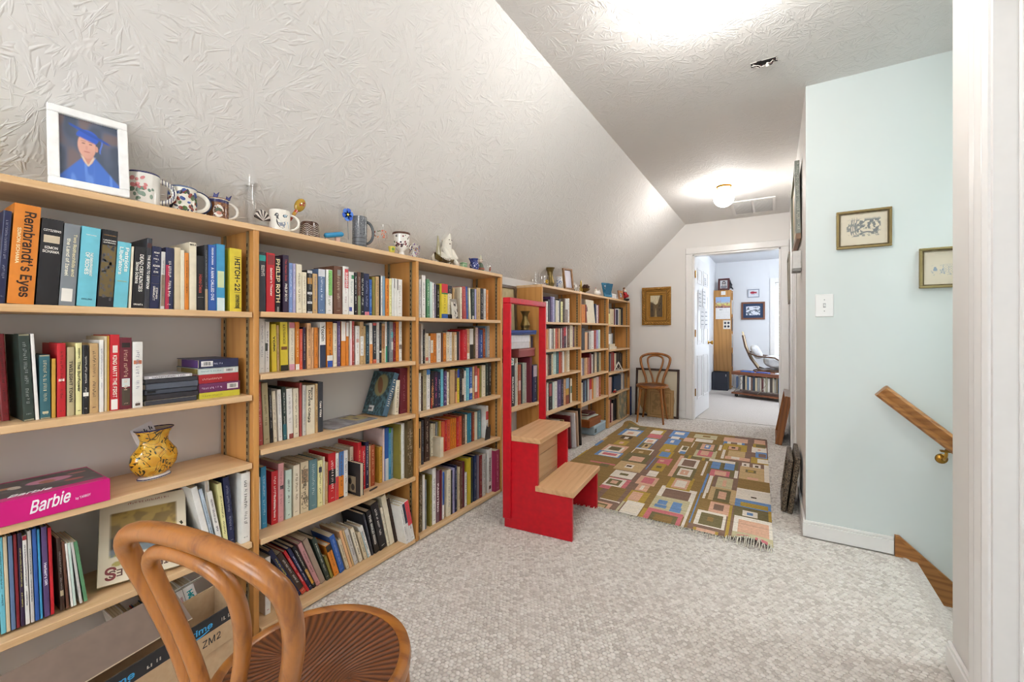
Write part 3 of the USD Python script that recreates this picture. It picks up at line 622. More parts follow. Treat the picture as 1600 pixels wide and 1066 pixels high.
BOOKS = [
('b1s1', 1.182, -1.632, [
(0.2440,0.0132,0.233,3,0,'navy'),
(0.2930,0.0456,0.255,3,0,'orange',{'T':[("Rembrandt's Eyes",0.93,0.07,0.62,0.42,'3a2314','v'),('SIMON SCHAMA',0.76,0.4,0.24,0.13,'f3dfae','v')]}),
(0.3360,0.0397,0.228,3,0,'black',{'T':[('CITIZENS',0.865,0,0.5,0.82,'e8e4dc','h'),('SIMON',0.665,0,0.5,0.62,'e8e4dc','h'),('SCHAMA',0.62,0,0.5,0.78,'e8e4dc','h')],'bands':[(0.72,0.81,'c9b9a0',0.12,0.88)]}),
(0.3690,0.0309,0.223,3,0,'grey',{'T':[('the Land of Israel',0.82,0.36,0.33,0.22,'e9e4d2','v'),('Two Rothschilds and',0.88,0.36,0.72,0.2,'e2d9b0','v')],'bands':[(0.05,0.21,'ece9e2',0.1,0.8)]}),
(0.4110,0.0387,0.222,3,0,'light blue',{'T':[('SIMON SCHAMA',0.9,0,0.5,0.55,'f4f4ee','h'),('OF RICHES',0.68,0.4,0.38,0.2,'f4f4ee','v'),('THE EMBARRASSMENT',0.68,0.38,0.6,0.14,'f4f4ee','v'),('COLLINS',0.09,0,0.5,0.55,'3a6a80','h')]}),
(0.4480,0.0338,0.222,3,0,'black',{'T':[('SIMON SCHAMA',0.93,0,0.5,0.8,'a07a50','h'),('Landscape',0.865,0,0.5,0.8,'e8e4dc','h'),('and Memory',0.835,0,0.5,0.8,'e8e4dc','h')],'bands':[(0.13,0.8,'6b5a34',0.05,0.95)],'pat':1}),
(0.4800,0.0309,0.193,3,0,'light blue',{'T':[('Patriots',0.92,0.55,0.72,0.25,'f4f4ee','v'),('and',0.74,0.7,0.5,0.14,'f4f4ee','v'),('Liberators',0.92,0.5,0.3,0.25,'f4f4ee','v'),('SIMON SCHAMA',0.4,0,0.5,0.7,'d9d6a0','h')]}),
(0.4890,0.0053,0.184,2.2,0,'cream'),
(0.5190,0.0279,0.185,2.2,0,'black',{'T':[('DEAD CERTAINTIES',0.88,0.27,0.62,0.3,'e8e4dc','v'),('Simon Schama',0.75,0.4,0.28,0.26,'e8e4dc','v'),('GRANTA',0.06,0,0.5,0.8,'e8e4dc','h')]}),
(0.5320,0.0122,0.216,2.2,0,'charcoal',{'T':[('THE ROAD TO SERFDOM',0.76,0.28,0.5,0.5,'f0ede6','v')],'bands':[(0.86,0.93,'4a2c2a',0.05,0.95)]}),
(0.5560,0.0230,0.193,2.2,0,'navy',{'T':[('RISE',0.9,0,0.5,0.6,'e8e4dc','h'),('and',0.855,0,0.5,0.25,'e8e4dc','h'),('FALL',0.8,0,0.5,0.6,'e8e4dc','h'),('of',0.755,0,0.5,0.2,'e8e4dc','h'),('ADAM',0.69,0,0.5,0.75,'e8e4dc','h'),('and',0.645,0,0.5,0.25,'e8e4dc','h'),('EVE',0.59,0,0.5,0.5,'e8e4dc','h'),('STEPHEN',0.34,0.16,0.68,0.2,'e8e4dc','v'),('GREENBLATT',0.36,0.13,0.38,0.2,'e8e4dc','v')],'bands':[(0.53,0.535,'c9b870',0.1,0.9),(0.4,0.405,'c9b870',0.1,0.9)]}),
(0.5706,0.0102,0.180,1,0,'pale grey',{'bands':[(0.05,0.6,'8d7a66',0.05,0.95)]}),
(0.5933,0.0221,0.195,1,0,'navy',{'bands':[(0.0,0.72,'b02a4a',0.02,0.48)],'m':'f0ece4'}),
(0.5973,0.0161,0.199,0,0,'beige'),
(0.6140,0.0102,0.193,0,0,'cream'),
(0.6249,0.0112,0.186,0,0,'orange'),
(0.6380,0.0201,0.223,0,0,'cream',{'T':[('NOLA',0.965,0,0.5,0.8,'1b1b1f','h')]}),
(0.6590,0.0211,0.182,0,0,'black',{'T':[('Homo Deus',0.66,0.32,0.5,0.42,'b9483a','v'),('A Brief History of Tomorrow',0.24,0,0.5,0.8,'e8e4dc','h')]}),
(0.6820,0.0092,0.221,0,0,'charcoal',{'bands':[(0.0,0.33,'b09a7c',0.1,0.95)]}),
(0.6930,0.0240,0.224,0,0,'blue',{'T':[('A MAN CALLED OVE',0.66,0.16,0.5,0.34,'e9ecf4','v'),('FREDRIK BACKMAN',0.96,0.7,0.5,0.2,'e9ecf4','v')]}),
(0.7180,0.0260,0.231,0,0,'sky blue',{'bands':[(0.35,0.6,'c9d6a8',0.1,0.9),(0.0,0.2,'d6e6e6',0.05,0.95)]}),
(0.7600,0.0388,0.224,0,0,'yellow',{'T':[('HITCH-22',0.84,0.33,0.62,0.42,'1b1b1f','v'),('CHRISTOPHER HITCHENS',0.27,0.06,0.62,0.3,'1b1b1f','v')],'bands':[(0.86,0.87,'1b1b1f',0.35,0.9),(0.3,0.31,'1b1b1f',0.35,0.9),(0.05,0.06,'1b1b1f',0.35,0.9)]}),
]),
('b1s2', 0.882, -1.64, [
(0.2480,0.0132,0.225,-2.5,-0.05,'dark red',{'m':'3a1a18'}),
(0.2770,0.0191,0.224,-2.5,0,'dark green',{'old':1}),
(0.2980,0.0063,0.225,-2.5,0,'white'),
(0.3060,0.0191,0.169,-0.6,0,'teal',{'old':1,'bands':[(0.08,0.12,'c8c2a0',0.2,0.8)],'m':'c8c2a0'}),
(0.3270,0.0073,0.158,0,0,'mustard'),
(0.3370,0.0161,0.199,0,0,'red',{'m':'7c1d16','bands':[(0.48,0.52,'f0d9cf',0.15,0.85)]}),
(0.3560,0.0142,0.188,0,0,'khaki',{'T':[('TWILIGHT TOWN',0.8,0.2,0.5,0.42,'3a332a','v')]}),
(0.3730,0.0122,0.199,0,0,'pale yellow',{'T':[('The Sunflower',0.74,0.32,0.5,0.42,'3a3a28','v'),('WIESENTHAL',0.93,0.78,0.5,0.22,'7a7a50','v'),('CO',0.06,0,0.5,0.4,'3a3a28','h')]}),
(0.3870,0.0122,0.192,0,0,'black',{'m':'d8d4cc','bands':[(0.255,0.315,'ece9e2',0.02,0.98)]}),
(0.4010,0.0181,0.197,0,0,'tan',{'m':'4a3626'}),
(0.4210,0.0093,0.206,0,0,'white',{'m':'a8a6b0'}),
(0.4320,0.0053,0.217,0,0,'beige'),
(0.4380,0.0043,0.218,0,0,'mustard'),
(0.4440,0.0211,0.221,0,0,'red',{'T':[('KING MATT THE FIRST',0.73,0.17,0.5,0.42,'f4ece0','v')],'bands':[(0.01,0.15,'f0eeea',0.1,0.8),(0.76,0.86,'e9d9cf',0.25,0.8)]}),
(0.4660,0.0270,0.212,0,0,'maroon',{'m':'d8b8a0','bands':[(0.31,0.43,'d5dcd8',0.15,0.85),(0.05,0.29,'4a4034',0.15,0.85),(0.86,0.93,'2a1c1a',0.15,0.85)],'mb':0}),
(0.4950,0.0240,0.199,0,0,'white',{'m':'9a98a6','bands':[(0.66,0.72,'c87a5a',0.1,0.9),(0.03,0.07,'5a4a42',0.25,0.75)]}),
]),
('b1s4', 0.36, -1.636, [
(0.2280,0.0092,0.246,-1.6,0,'mint'),
(0.2390,0.0083,0.241,-1.6,0,'light blue',{'m':'3a6a70'}),
(0.2480,0.0063,0.241,-1.6,0,'beige'),
(0.2560,0.0073,0.239,-1.6,0,'slate blue'),
(0.2650,0.0053,0.240,-1.6,0,'dark red'),
(0.2720,0.0073,0.240,-1.6,0,'dark purple',{'m':'d6d37a'}),
(0.2800,0.0073,0.230,-1.6,0,'white',{'m':'5a5060','bands':[(0.95,1,'a8323a',0,1)]}),
(0.2890,0.0063,0.239,-1.6,0,'pale grey',{'m':'3a4a48'}),
(0.2970,0.0073,0.241,-1.6,0,'blue'),
(0.3060,0.0040,0.237,-1.6,0,'sky blue'),
(0.3130,0.0102,0.239,-1.6,0,'purple',{'T':[("Herbert's Gift",0.6,0.35,0.5,0.45,'e6e2ee','v')],'m0':1}),
(0.3250,0.0063,0.233,-1.6,0,'red'),
(0.3430,0.0083,0.198,-2.5,0,'dark brown',{'bands':[(0.2,0.28,'b8a888',0.1,0.9)]}),
(0.3540,0.0053,0.185,-3,0,'brown',{'mag':1}),
(0.3630,0.0043,0.178,-4,0,'white',{'mag':1}),
(0.3680,0.0053,0.177,-4,0,'mint',{'mag':1}),
(0.3801,0.0053,0.177,-6,0,'pale grey',{'mag':1}),
(0.3890,0.0072,0.175,-7,0,'green',{'mag':1}),
]),
('b1s4r', 0.352, -1.64, [
(0.6960,0.0178,0.246,-12,0,'white',{'mag':1}),
(0.7162,0.0099,0.235,-12,0,'pale blue',{'mag':1,'m':'6a7a86'}),
(0.7291,0.0154,0.215,-10,0,'white',{'mag':1,'m':'3a3a40'}),
(0.7466,0.0137,0.232,-6,0,'pale yellow',{'m':'6a6a40'}),
(0.7623,0.0200,0.248,-5,0,'navy'),
(0.7917,0.0301,0.251,0,0.02,'white'),
]),
('b2s1', 1.185, -1.632, [
(0.8600,0.0240,0.223,0,0,'charcoal',{'bands':[(0.85,0.95,'2aa6a0',0.0,1)],'T':[('PHILIP',0.78,0.6,0.68,0.2,'e8e4dc','v'),('ROTH',0.78,0.6,0.4,0.2,'e8e4dc','v')]}),
(0.8870,0.0319,0.224,0,0,'red',{'T':[("Sabbath's Theater",0.75,0.27,0.55,0.22,'f4e4dc','v')],'m0':1,'bands':[(0.8,0.97,'8a2a30',0.15,0.9)]}),
(0.9210,0.0191,0.211,0,0,'black',{'T':[('PHILIP ROTH',0.97,0.18,0.5,0.75,'ecd9a8','v')],'bands':[(0.0,0.1,'8a8a86',0.3,0.7)]}),
(0.9510,0.0221,0.225,0,0,'dark purple',{'T':[('The Human Stain',0.93,0.55,0.5,0.32,'b5484c','v'),('PHILIP ROTH',0.5,0.2,0.5,0.36,'f0ece6','v')]}),
(0.9750,0.0142,0.197,0,0,'blue grey',{'m':'e4e8f2'}),
(0.9910,0.0112,0.196,0,0,'lilac',{'m':'f0f0f4'}),
(1.0050,0.0240,0.196,0,0,'cream',{'m':'8a7a60'}),
(1.0310,0.0181,0.167,0,0,'cream',{'m':'a09070'}),
(1.0520,0.0221,0.177,0,0,'black',{'bands':[(0.93,1,'c8c8c8',0,1),(0.68,0.83,'b8863c',0.05,0.95),(0.44,0.5,'c8c8c8',0,1),(0.22,0.28,'c8c8c8',0,1),(0.0,0.05,'b8b8b8',0,1)]}),
(1.0770,0.0211,0.166,0,0,'tan',{'m':'6a7aa0'}),
(1.1020,0.0309,0.189,0,0,'slate blue',{'bands':[(0.83,1,'cfd2d6',0,1)],'m':'d8e0ee'}),
(1.1390,0.0299,0.191,0,0,'white',{'bands':[(0.42,0.99,'86c46c',0.35,0.95)],'m':'6a8a5a'}),
(1.1770,0.0418,0.211,0,0,'brown',{'bands':[(0.8,0.93,'8a8a86',0.38,0.8),(0.14,0.78,'7a5a50',0.42,0.78)],'m':'c8b49c'}),
(1.2220,0.0290,0.215,0,0,'white',{'bands':[(0.55,0.95,'d04a4e',0.3,0.95)],'T':[('SUSPENSE',0.88,0.57,0.65,0.4,'f4ece8','v')],'m':'c0a0a0'}),
(1.2530,0.0270,0.194,0,0,'white',{'bands':[(0.84,0.93,'3f8a5c',0.5,1),(0.08,0.18,'4a58a0',0.05,0.6)],'m':'9aa6a0'}),
(1.2810,0.0171,0.194,0,0,'black',{'m':'e4e0d8'}),
(1.3000,0.0181,0.198,0,0,'brown',{'bands':[(0.0,0.45,'8a9a6a',0.1,0.9)]}),
(1.3200,0.0152,0.198,0,0,'black',{'m':'f0ece4','mb':1}),
(1.3370,0.0290,0.196,0,0,'navy',{'m':'9aa0c4','bands':[(0,0.09,'d87a8a',0.1,1)]}),
(1.3680,0.0142,0.171,0,0,'blue',{'m':'9ad0e6'}),
(1.3850,0.0171,0.184,0,0,'olive'),
(1.4050,0.0201,0.189,0,0,'tan',{'m':'7a6a50'}),
(1.4280,0.0073,0.196,0,0,'black'),
(1.4360,0.0102,0.196,0,0,'white'),
(1.4480,0.0142,0.195,0,0,'grey blue'),
(1.4660,0.0221,0.186,0,0,'orange'),
(1.4900,0.0152,0.187,0,0,'pale yellow',{'m':'8a7a50'}),
(1.5080,0.0112,0.191,0,0,'white'),
(1.5210,0.0181,0.191,0,0,'white',{'bands':[(0.74,0.99,'2a2a30',0.1,0.25)]}),
(1.5410,0.0349,0.190,0,0,'white',{'bands':[(0.7,0.99,'2a2a30',0.08,0.2)],'m':'b8b4a8'}),
]),
('b2s2', 0.953, -1.668, [
(0.8800,0.0201,0.207,0,0,'white',{'m':'9a9aa4'}),
(0.9020,0.0161,0.195,0,0,'white',{'m':'6a6a70','bands':[(0.42,0.58,'4a4e48',0.0,0.6)]}),
(0.9280,0.0191,0.186,-1,0,'yellow',{'T':[('YORK',0.75,0.42,0.5,0.4,'2a2a20','v')]}),
(0.9490,0.0083,0.182,-1,0,'tan'),
(0.9630,0.0299,0.195,-1,0,'yellow',{'bands':[(0,0.12,'2a2620',0,1),(0.43,0.5,'7a4a24',0.1,0.9)],'T':[('SUITE FRANCAISE',0.95,0.55,0.5,0.28,'7a6a2a','v')]}),
(0.9980,0.0221,0.194,0,0,'cream',{'bands':[(0,0.13,'d79ab0',0,1),(0.88,1,'c87a86',0,1)],'m':'b8b0a4'}),
(1.0240,0.0161,0.196,0,0,'orange',{'bands':[(0,0.12,'ece8e4',0,1)],'m':'f0dcae'}),
(1.0420,0.0122,0.168,0,0,'coral'),
(1.0570,0.0112,0.175,0,0,'dark purple',{'m':'d8c8b8'}),
(1.0750,0.0171,0.192,0,0,'peach',{'m':'4a3a2a'}),
(1.0950,0.0102,0.174,0,0,'peach'),
(1.1080,0.0161,0.174,0,0,'orange'),
(1.1340,0.0270,0.198,0,0,'white',{'bands':[(0,0.5,'2a3450',0,1)],'T':[('Younin',0.92,0.58,0.5,0.5,'5a5a58','v')]}),
(1.1680,0.0280,0.199,0,0,'orange',{'bands':[(0,0.14,'2a58b4',0.1,0.95),(0.14,0.26,'e8e4dc',0,1)]}),
(1.1990,0.0191,0.194,0,0,'cream',{'m':'7a7a6a'}),
(1.2210,0.0152,0.202,0,0,'purple',{'m':'c8c0dc'}),
(1.2400,0.0230,0.202,0,0,'orange',{'bands':[(0.56,1,'ece8de',0,1)]}),
(1.2660,0.0132,0.197,0,0,'orange',{'bands':[(0.68,1,'ece8de',0,1)]}),
(1.2860,0.0112,0.205,0,0,'white',{'bands':[(0.0,0.6,'eac8cc',0.0,1)]}),
(1.2990,0.0122,0.204,0,0,'dusty red',{'m':'ecd8d0'}),
(1.3170,0.0230,0.182,0,0,'white',{'bands':[(0.57,0.67,'d8a090',0.2,0.8)],'m':'b8a8a0'}),
(1.3430,0.0201,0.203,0,0,'tan',{'bands':[(0.2,0.66,'ecebe6',0.05,1)]}),
(1.3650,0.0102,0.182,0,0,'tan'),
(1.3770,0.0181,0.186,0,0,'dark teal',{'m':'a8c0d0'}),
(1.3990,0.0171,0.197,0,0,'white',{'bands':[(0,0.48,'e0914a',0,1)],'m':'6a4a34'}),
(1.4190,0.0201,0.198,0,0,'charcoal',{'bands':[(0.93,1,'c8504a',0,1),(0,0.1,'d86a4a',0,1)],'m':'d8d4cc'}),
(1.4410,0.0171,0.201,0,0,'pale grey'),
(1.4600,0.0122,0.201,0,0,'black',{'bands':[(0.25,0.3,'e6e2da',0,1)]}),
(1.4740,0.0191,0.194,0,0,'tan',{'bands':[(0.36,0.95,'a8744a',0,1)]}),
(1.4950,0.0122,0.205,0,0,'white',{'bands':[(0,0.4,'3aa07a',0.3,1)]}),
(1.5090,0.0112,0.206,0,0,'dark teal'),
(1.5230,0.0250,0.205,0,0,'grey',{'bands':[(0.6,0.75,'5ab0b8',0.4,1),(0.3,0.5,'d8d4cc',0.5,1)]}),
(1.5500,0.0161,0.201,0,0,'dark red'),
(1.5690,0.0181,0.206,0,0,'orange'),
(1.5900,0.0191,0.207,0,0,'white',{'bands':[(0.3,0.42,'8a7a70',0,1)]}),
]),
('b2s3', 0.676, -1.67, [
(0.8780,0.0171,0.242,-2.2,0,'dusty red'),
(0.8980,0.0230,0.236,-2.2,0,'khaki',{'m':'5a4a2a'}),
(0.9240,0.0092,0.215,-2.2,0,'black',{'m':'d8d4cc'}),
(0.9360,0.0132,0.201,-2.2,0,'cream',{'m':'6a5a48'}),
(0.9560,0.0152,0.204,-2,0,'white',{'m':'a8a8b0'}),
(0.9740,0.0142,0.212,-1.6,0,'dark green',{'m':'e8e8e0','bands':[(0,0.3,'2f6b78',0.02,0.98)]}),
(0.9910,0.0240,0.203,-1.2,0,'white',{'bands':[(0,0.1,'9a4a42',0.3,1)],'m':'a8a4a8'}),
(1.0180,0.0221,0.201,-0.8,0,'cream',{'m':'8a7a68'}),
(1.0430,0.0093,0.221,0,0,'dusty red'),
(1.0560,0.0142,0.210,0,0,'pale grey',{'m':'8a8a90'}),
(1.0730,0.0378,0.207,0,0,'cream',{'T':[('Donna Clegg',0.9,0.25,0.35,0.26,'4a4438','v'),('Blowing',0.95,0.7,0.65,0.22,'4a4438','v')]}),
(1.1140,0.0112,0.210,0,0,'tan'),
(1.1270,0.0230,0.215,0,0,'charcoal',{'T':[('Casa Vidas',0.62,0.3,0.5,0.4,'f0ece4','v')]}),
(1.5870,0.0259,0.178,3.5,0,'cream',{'m':'4a4438'}),
(1.5985,0.0555,0.239,0,0,'maroon',{'m':'a06a74'}),
]),
('b2s4', 0.346, -1.69, [
(0.8920,0.0057,0.203,-1,0,'white'),
(0.9005,0.0206,0.238,-1,0,'sky blue',{'m':'bfe0ee'}),
(0.9380,0.0252,0.210,0,0,'red',{'m':'f4e4dc','T':[('The Someday Rooms',0.55,0.12,0.5,0.3,'f6ece6','v')]}),
(0.9653,0.0223,0.234,0,0,'pink',{'m':'b07a80','bands':[(0.55,0.62,'4a4044',0.3,0.9)]}),
(0.9953,0.0252,0.199,0,0,'mint'),
(1.0282,0.0270,0.210,0,0,'cream',{'m':'7a6a50'}),
(1.0602,0.0353,0.214,0,0,'beige',{'bands':[(0.58,0.85,'a08468',0.1,0.9)],'pat':1}),
(1.0987,0.0363,0.213,0,0,'grey teal'),
(1.1381,0.0242,0.200,0,0,'pale yellow',{'m':'6a6a50','bands':[(0.74,0.86,'2a3450',0.2,0.8)]}),
(1.1654,0.0067,0.211,0,0,'cream'),
(1.1748,0.0131,0.184,0,0,'tan',{'m':'5a4a3a'}),
(1.1917,0.0353,0.218,0,0,'red',{'bands':[(0.36,0.66,'1e1c1e',0.02,0.98)],'m':'f0e0d8'}),
(1.2278,0.0149,0.211,0,0,'white',{'bands':[(0,0.5,'d83a3e',0,1)]}),
(1.2435,0.0261,0.214,0,0,'orange',{'bands':[(0.48,1,'4a78b4',0,1),(0,0.04,'1e1e24',0,1)]}),
(1.2703,0.0214,0.213,0,0,'white',{'m':'4a4a44'}),
(1.3270,0.0196,0.212,0,-0.03,'cream'),
(1.3474,0.0206,0.232,0,0,'red',{'m':'e8b070'}),
(1.3686,0.0242,0.208,0,0,'red',{'m':'f0d8d0'}),
(1.3936,0.0187,0.225,0,0,'navy',{'m':'e4e4ec'}),
(1.4130,0.0103,0.203,0,0,'tan'),
(1.4241,0.0252,0.202,0,0,'rust',{'m':'e0b080'}),
(1.4782,0.0187,0.181,0,0,'mustard',{'m':'3a3424'}),
(1.4998,0.0113,0.268,0,0,'pale pink'),
(1.5130,0.0242,0.268,0,0,'blue',{'bands':[(0,0.42,'c8d0d4',0.1,1)]}),
(1.5402,0.0131,0.265,0,0,'sky blue',{'bands':[(0.9,1,'4aa04a',0,1)]}),
(1.5562,0.0131,0.261,0,0,'grey blue'),
(1.5701,0.0103,0.281,0,0.045,'olive'),
(1.5812,0.0177,0.286,0,0.05,'white',{'m':'b8b0a8'}),
(1.5997,0.0381,0.296,0,0.072,'olive brown',{'pat':1}),
]),
('b2s5', 0.02, -1.665, [
(0.9000,0.0205,0.220,0,0,'white',{'m':'c86a70'}),
(1.0315,0.0165,0.265,-27,0,'navy',{'m':'d6cf6a'}),
(1.0508,0.0200,0.233,-27,0,'dark brown',{'m':'d8d4cc','bands':[(0,0.12,'c04a34',0,1)]}),
(1.0738,0.0105,0.233,-26,0,'red',{'m':'e8c8c0'}),
(1.0862,0.0133,0.236,-25,0,'navy',{'m':'d8d8ee'}),
(1.1015,0.0143,0.232,-24,0,'black',{'m':'e0d8c8','bands':[(0.1,0.45,'d09a3a',0.15,0.85)]}),
(1.1177,0.0172,0.231,-22,0,'dusty pink'),
(1.1368,0.0218,0.236,-21,0,'brown grey'),
(1.1654,0.0175,0.221,-19,0,'dark green',{'m':'d8d8c8'}),
(1.1871,0.0112,0.116,-18,0,'olive'),
(1.2048,0.0233,0.158,-17,0,'orange',{'bands':[(0.8,1,'1e1e22',0,1)]}),
(1.2333,0.0242,0.192,-17,0,'blue'),
(1.2667,0.0149,0.158,-17,0,'beige'),
(1.2844,0.0122,0.197,-17,0,'peach',{'mag':1}),
(1.2991,0.0094,0.194,-17,0,'tan',{'mag':1}),
(1.3109,0.0187,0.192,-17,0,'pale grey'),
(1.3394,0.0177,0.184,-17,0,'cream'),
(1.3670,0.0159,0.145,-17,0,'beige'),
(1.3876,0.0177,0.172,-17,0,'white',{'bands':[(0,0.85,'3a94a8',0.1,0.25)]}),
(1.4102,0.0114,0.225,-14,0,'charcoal'),
(1.4299,0.0274,0.229,-14,0,'black',{'T':[('THE GOLD RING',0.9,0.2,0.5,0.4,'e8e4dc','v')]}),
(1.4623,0.0434,0.252,-14,0,'black',{'m':'f0ece4','mb':1}),
(1.5105,0.0124,0.218,-13,0,'cream'),
(1.5272,0.0285,0.272,-13,0,'cream'),
(1.5606,0.0162,0.246,-13,0,'dark brown'),
(1.5780,0.0171,0.214,-13,0.062,'white'),
(1.5964,0.0143,0.218,-13,0.062,'white',{'bands':[(0.5,1,'2a3448',0,1)]}),
(1.6120,0.0265,0.224,-13,0.062,'white',{'bands':[(0.4,1,'d8404a',0,1)]}),
]),
('b3s1', 1.183, -1.632, [
(1.6980,0.0171,0.208,0,0,'pale grey',{'m':'6a6a70'}),
(1.7200,0.0280,0.232,0,0,'white'),
(1.7610,0.0230,0.213,-1,0,'green',{'m':'e4f0e4'}),
(1.7870,0.0171,0.202,-1,0,'mint'),
(1.8070,0.0132,0.199,-1,0,'white'),
(1.8220,0.0122,0.192,0,0,'purple grey'),
(1.8400,0.0240,0.192,0,0,'black',{'m':'f0ece4'}),
(1.8646,0.0526,0.198,0,0.015,'yellow',{'bands':[(0.74,1,'c8283a',0,1),(0.7,0.74,'2f7a4a',0,1),(0,0.13,'2a5aa4',0,1)],'m':'8a7a20'}),
(1.9360,0.0358,0.194,0,0,'cream',{'bands':[(0.76,1,'2a2a34',0,1),(0,0.13,'22242c',0,1)],'m':'b89a7a'}),
(1.9860,0.0132,0.182,0,0,'tan'),
(2.0540,0.0161,0.195,0,0,'cream'),
(2.0793,0.0348,0.200,-2.5,0,'dusty red',{'m':'d88a80'}),
(2.1147,0.0171,0.203,-2.5,0,'blue'),
(2.1450,0.0161,0.196,-2,0,'cream'),
(2.1660,0.0309,0.192,0,0,'dark green',{'bands':[(0,0.12,'c8c4b8',0.2,0.9)]}),
(2.2020,0.0161,0.195,0,0,'lilac'),
(2.2230,0.0388,0.205,0,0,'tan',{'m':'6a5a4a'}),
(2.2650,0.0309,0.204,0,0,'black',{'m':'c8c4bc'}),
(2.3000,0.0250,0.205,0,0,'pale grey',{'m':'5a5048'}),
(2.3290,0.0230,0.200,0,0,'orange',{'m':'f6e8d0'}),
]),
('b3s2', 0.925, -1.7, [
(1.7870,0.0122,0.225,0,0,'white'),
(1.8030,0.0122,0.195,0,0,'black',{'m':'e8e8e8'}),
(1.8190,0.0270,0.172,0,0,'cream',{'m':'b8a88a','bands':[(0.08,0.2,'c86a5a',0.1,0.9)]}),
(1.8490,0.0132,0.156,0,0,'white'),
(1.8640,0.0211,0.171,0,0,'orange',{'bands':[(0.33,0.77,'ece4d4',0,1)]}),
(1.8870,0.0260,0.171,0,0,'orange'),
(1.9170,0.0368,0.173,0,0,'white',{'m':'8a8a8a'}),
(1.9570,0.0171,0.176,0,0,'brown'),
(1.9770,0.0240,0.172,0,0,'orange',{'bands':[(0.5,0.95,'e0a04a',0.3,1)]}),
(2.0050,0.0260,0.179,0,0,'cream'),
(2.0340,0.0211,0.178,0,0,'white'),
(2.0580,0.0201,0.178,0,0,'tan'),
(2.0810,0.0211,0.178,0,0,'peach',{'bands':[(0,0.9,'ecdcc0',0,1)]}),
(2.1060,0.0181,0.182,0,0,'charcoal'),
(2.1270,0.0093,0.181,0,0,'dusty pink'),
(2.1368,0.0467,0.192,0,0.02,'red'),
(2.1890,0.0112,0.197,0,0,'brown'),
(2.2030,0.0309,0.199,0,0,'peach',{'bands':[(0,0.2,'ece8da',0,1)]}),
(2.2380,0.0388,0.199,0,0,'white',{'bands':[(0,0.48,'2a261e',0,1)]}),
(2.2810,0.0181,0.213,0,0,'olive brown'),
(2.3030,0.0260,0.208,0,0,'pale pink'),
(2.3310,0.0152,0.204,0,0,'purple'),
(2.3490,0.0358,0.193,0,0,'blue',{'m':'e4ecf4'}),
(2.3880,0.0260,0.201,0,0,'rust'),
(2.4180,0.0191,0.216,0,0,'grey blue'),
(2.4390,0.0339,0.220,0,0,'pale grey',{'m':'4a4a70'}),
]),
('b3s3', 0.67, -1.655, [
(1.7210,0.0181,0.210,0,0,'white'),
(1.7420,0.0093,0.191,0,0,'dark brown'),
(1.7540,0.0250,0.223,0,0,'khaki'),
(1.7830,0.0270,0.224,0,0,'white',{'bands':[(0.87,1,'4a88cc',0,1)],'m':'5a6a78'}),
(1.8160,0.0280,0.208,0,0,'black',{'m':'e09a60','bands':[(0,0.3,'a83a30',0,0.4)],'T':[('COLLECTIONS',0.62,0.1,0.5,0.5,'e8a468','v')]}),
(1.8460,0.0270,0.207,0,0,'dark purple',{'m':'e06aa0','mb':1}),
(1.8760,0.0230,0.201,0,0,'navy',{'m':'e4e4ec'}),
(1.9020,0.0221,0.217,0,0,'light blue',{'m':'4a7a98'}),
(1.9310,0.0230,0.204,0,0,'purple',{'pat':1}),
(1.9560,0.0181,0.195,0,0,'cream'),
(1.9860,0.0427,0.206,0,0,'tan',{'m':'b89a70'}),
(2.0330,0.0161,0.195,0,0,'brown',{'bands':[(0,0.35,'e0a070',0,1)]}),
(2.0520,0.0211,0.205,0,0,'yellow',{'bands':[(0.74,1,'2a4ab0',0,1)]}),
(2.0770,0.0191,0.201,0,0,'black'),
(2.1000,0.0191,0.205,0,0,'dark brown',{'bands':[(0.2,0.7,'d8ccb8',0,1)]}),
(2.1230,0.0161,0.190,0,0,'white',{'m':'3a3a40'}),
(2.1420,0.0299,0.205,0,0,'light blue',{'m':'4a8ab4'}),
(2.1760,0.0289,0.208,0,0,'blue',{'bands':[(0.2,0.35,'e0d8d0',0,1)],'m':'d0e0f0'}),
(2.2090,0.0191,0.210,0,0,'tan'),
(2.2320,0.0260,0.212,0,0,'dusty red',{'bands':[(0.2,0.7,'ece0d8',0,1)]}),
(2.2620,0.0211,0.194,0,0,'coral'),
(2.2880,0.0171,0.208,0,0,'olive'),
(2.3130,0.0388,0.210,0,0,'cream'),
(2.3570,0.0289,0.219,0,0,'dark green'),
(2.3900,0.0299,0.221,0,0,'black',{'m':'c8c8c0'}),
]),
('b3s4', 0.38, -1.7, [
(1.7050,0.0181,0.237,0,0.06,'tan',{'m':'3a2a1a','bands':[(0.4,0.85,'2a2420',0.1,0.6)]}),
(1.7260,0.0171,0.242,0,0.06,'charcoal'),
(1.7710,0.0408,0.243,0,0.04,'dark brown',{'m':'c8b8a0'}),
(1.8630,0.0221,0.189,0,0,'cream'),
(1.8880,0.0161,0.185,0,0,'beige'),
(1.9080,0.0161,0.193,0,0,'grey'),
(1.9270,0.0093,0.191,0,0,'olive'),
(1.9390,0.0171,0.193,0,0,'mustard'),
(1.9590,0.0132,0.185,0,0,'coral'),
(1.9740,0.0142,0.184,0,0,'coral'),
(1.9910,0.0171,0.189,0,0,'red'),
(2.0110,0.0280,0.188,0,0,'coral',{'m':'4a2a22'}),
(2.0420,0.0161,0.188,0,0,'orange',{'m':'4a2a22'}),
(2.0610,0.0161,0.185,0,0,'orange',{'m':'4a2a22'}),
(2.0800,0.0181,0.185,0,0,'orange',{'m':'4a2a22'}),
(2.1020,0.0211,0.184,0,0,'red'),
(2.1260,0.0270,0.188,0,0,'coral',{'m':'4a2a22'}),
(2.1590,0.0280,0.191,0,0,'brown'),
(2.1910,0.0171,0.187,0,0,'cream',{'m':'3a3a30'}),
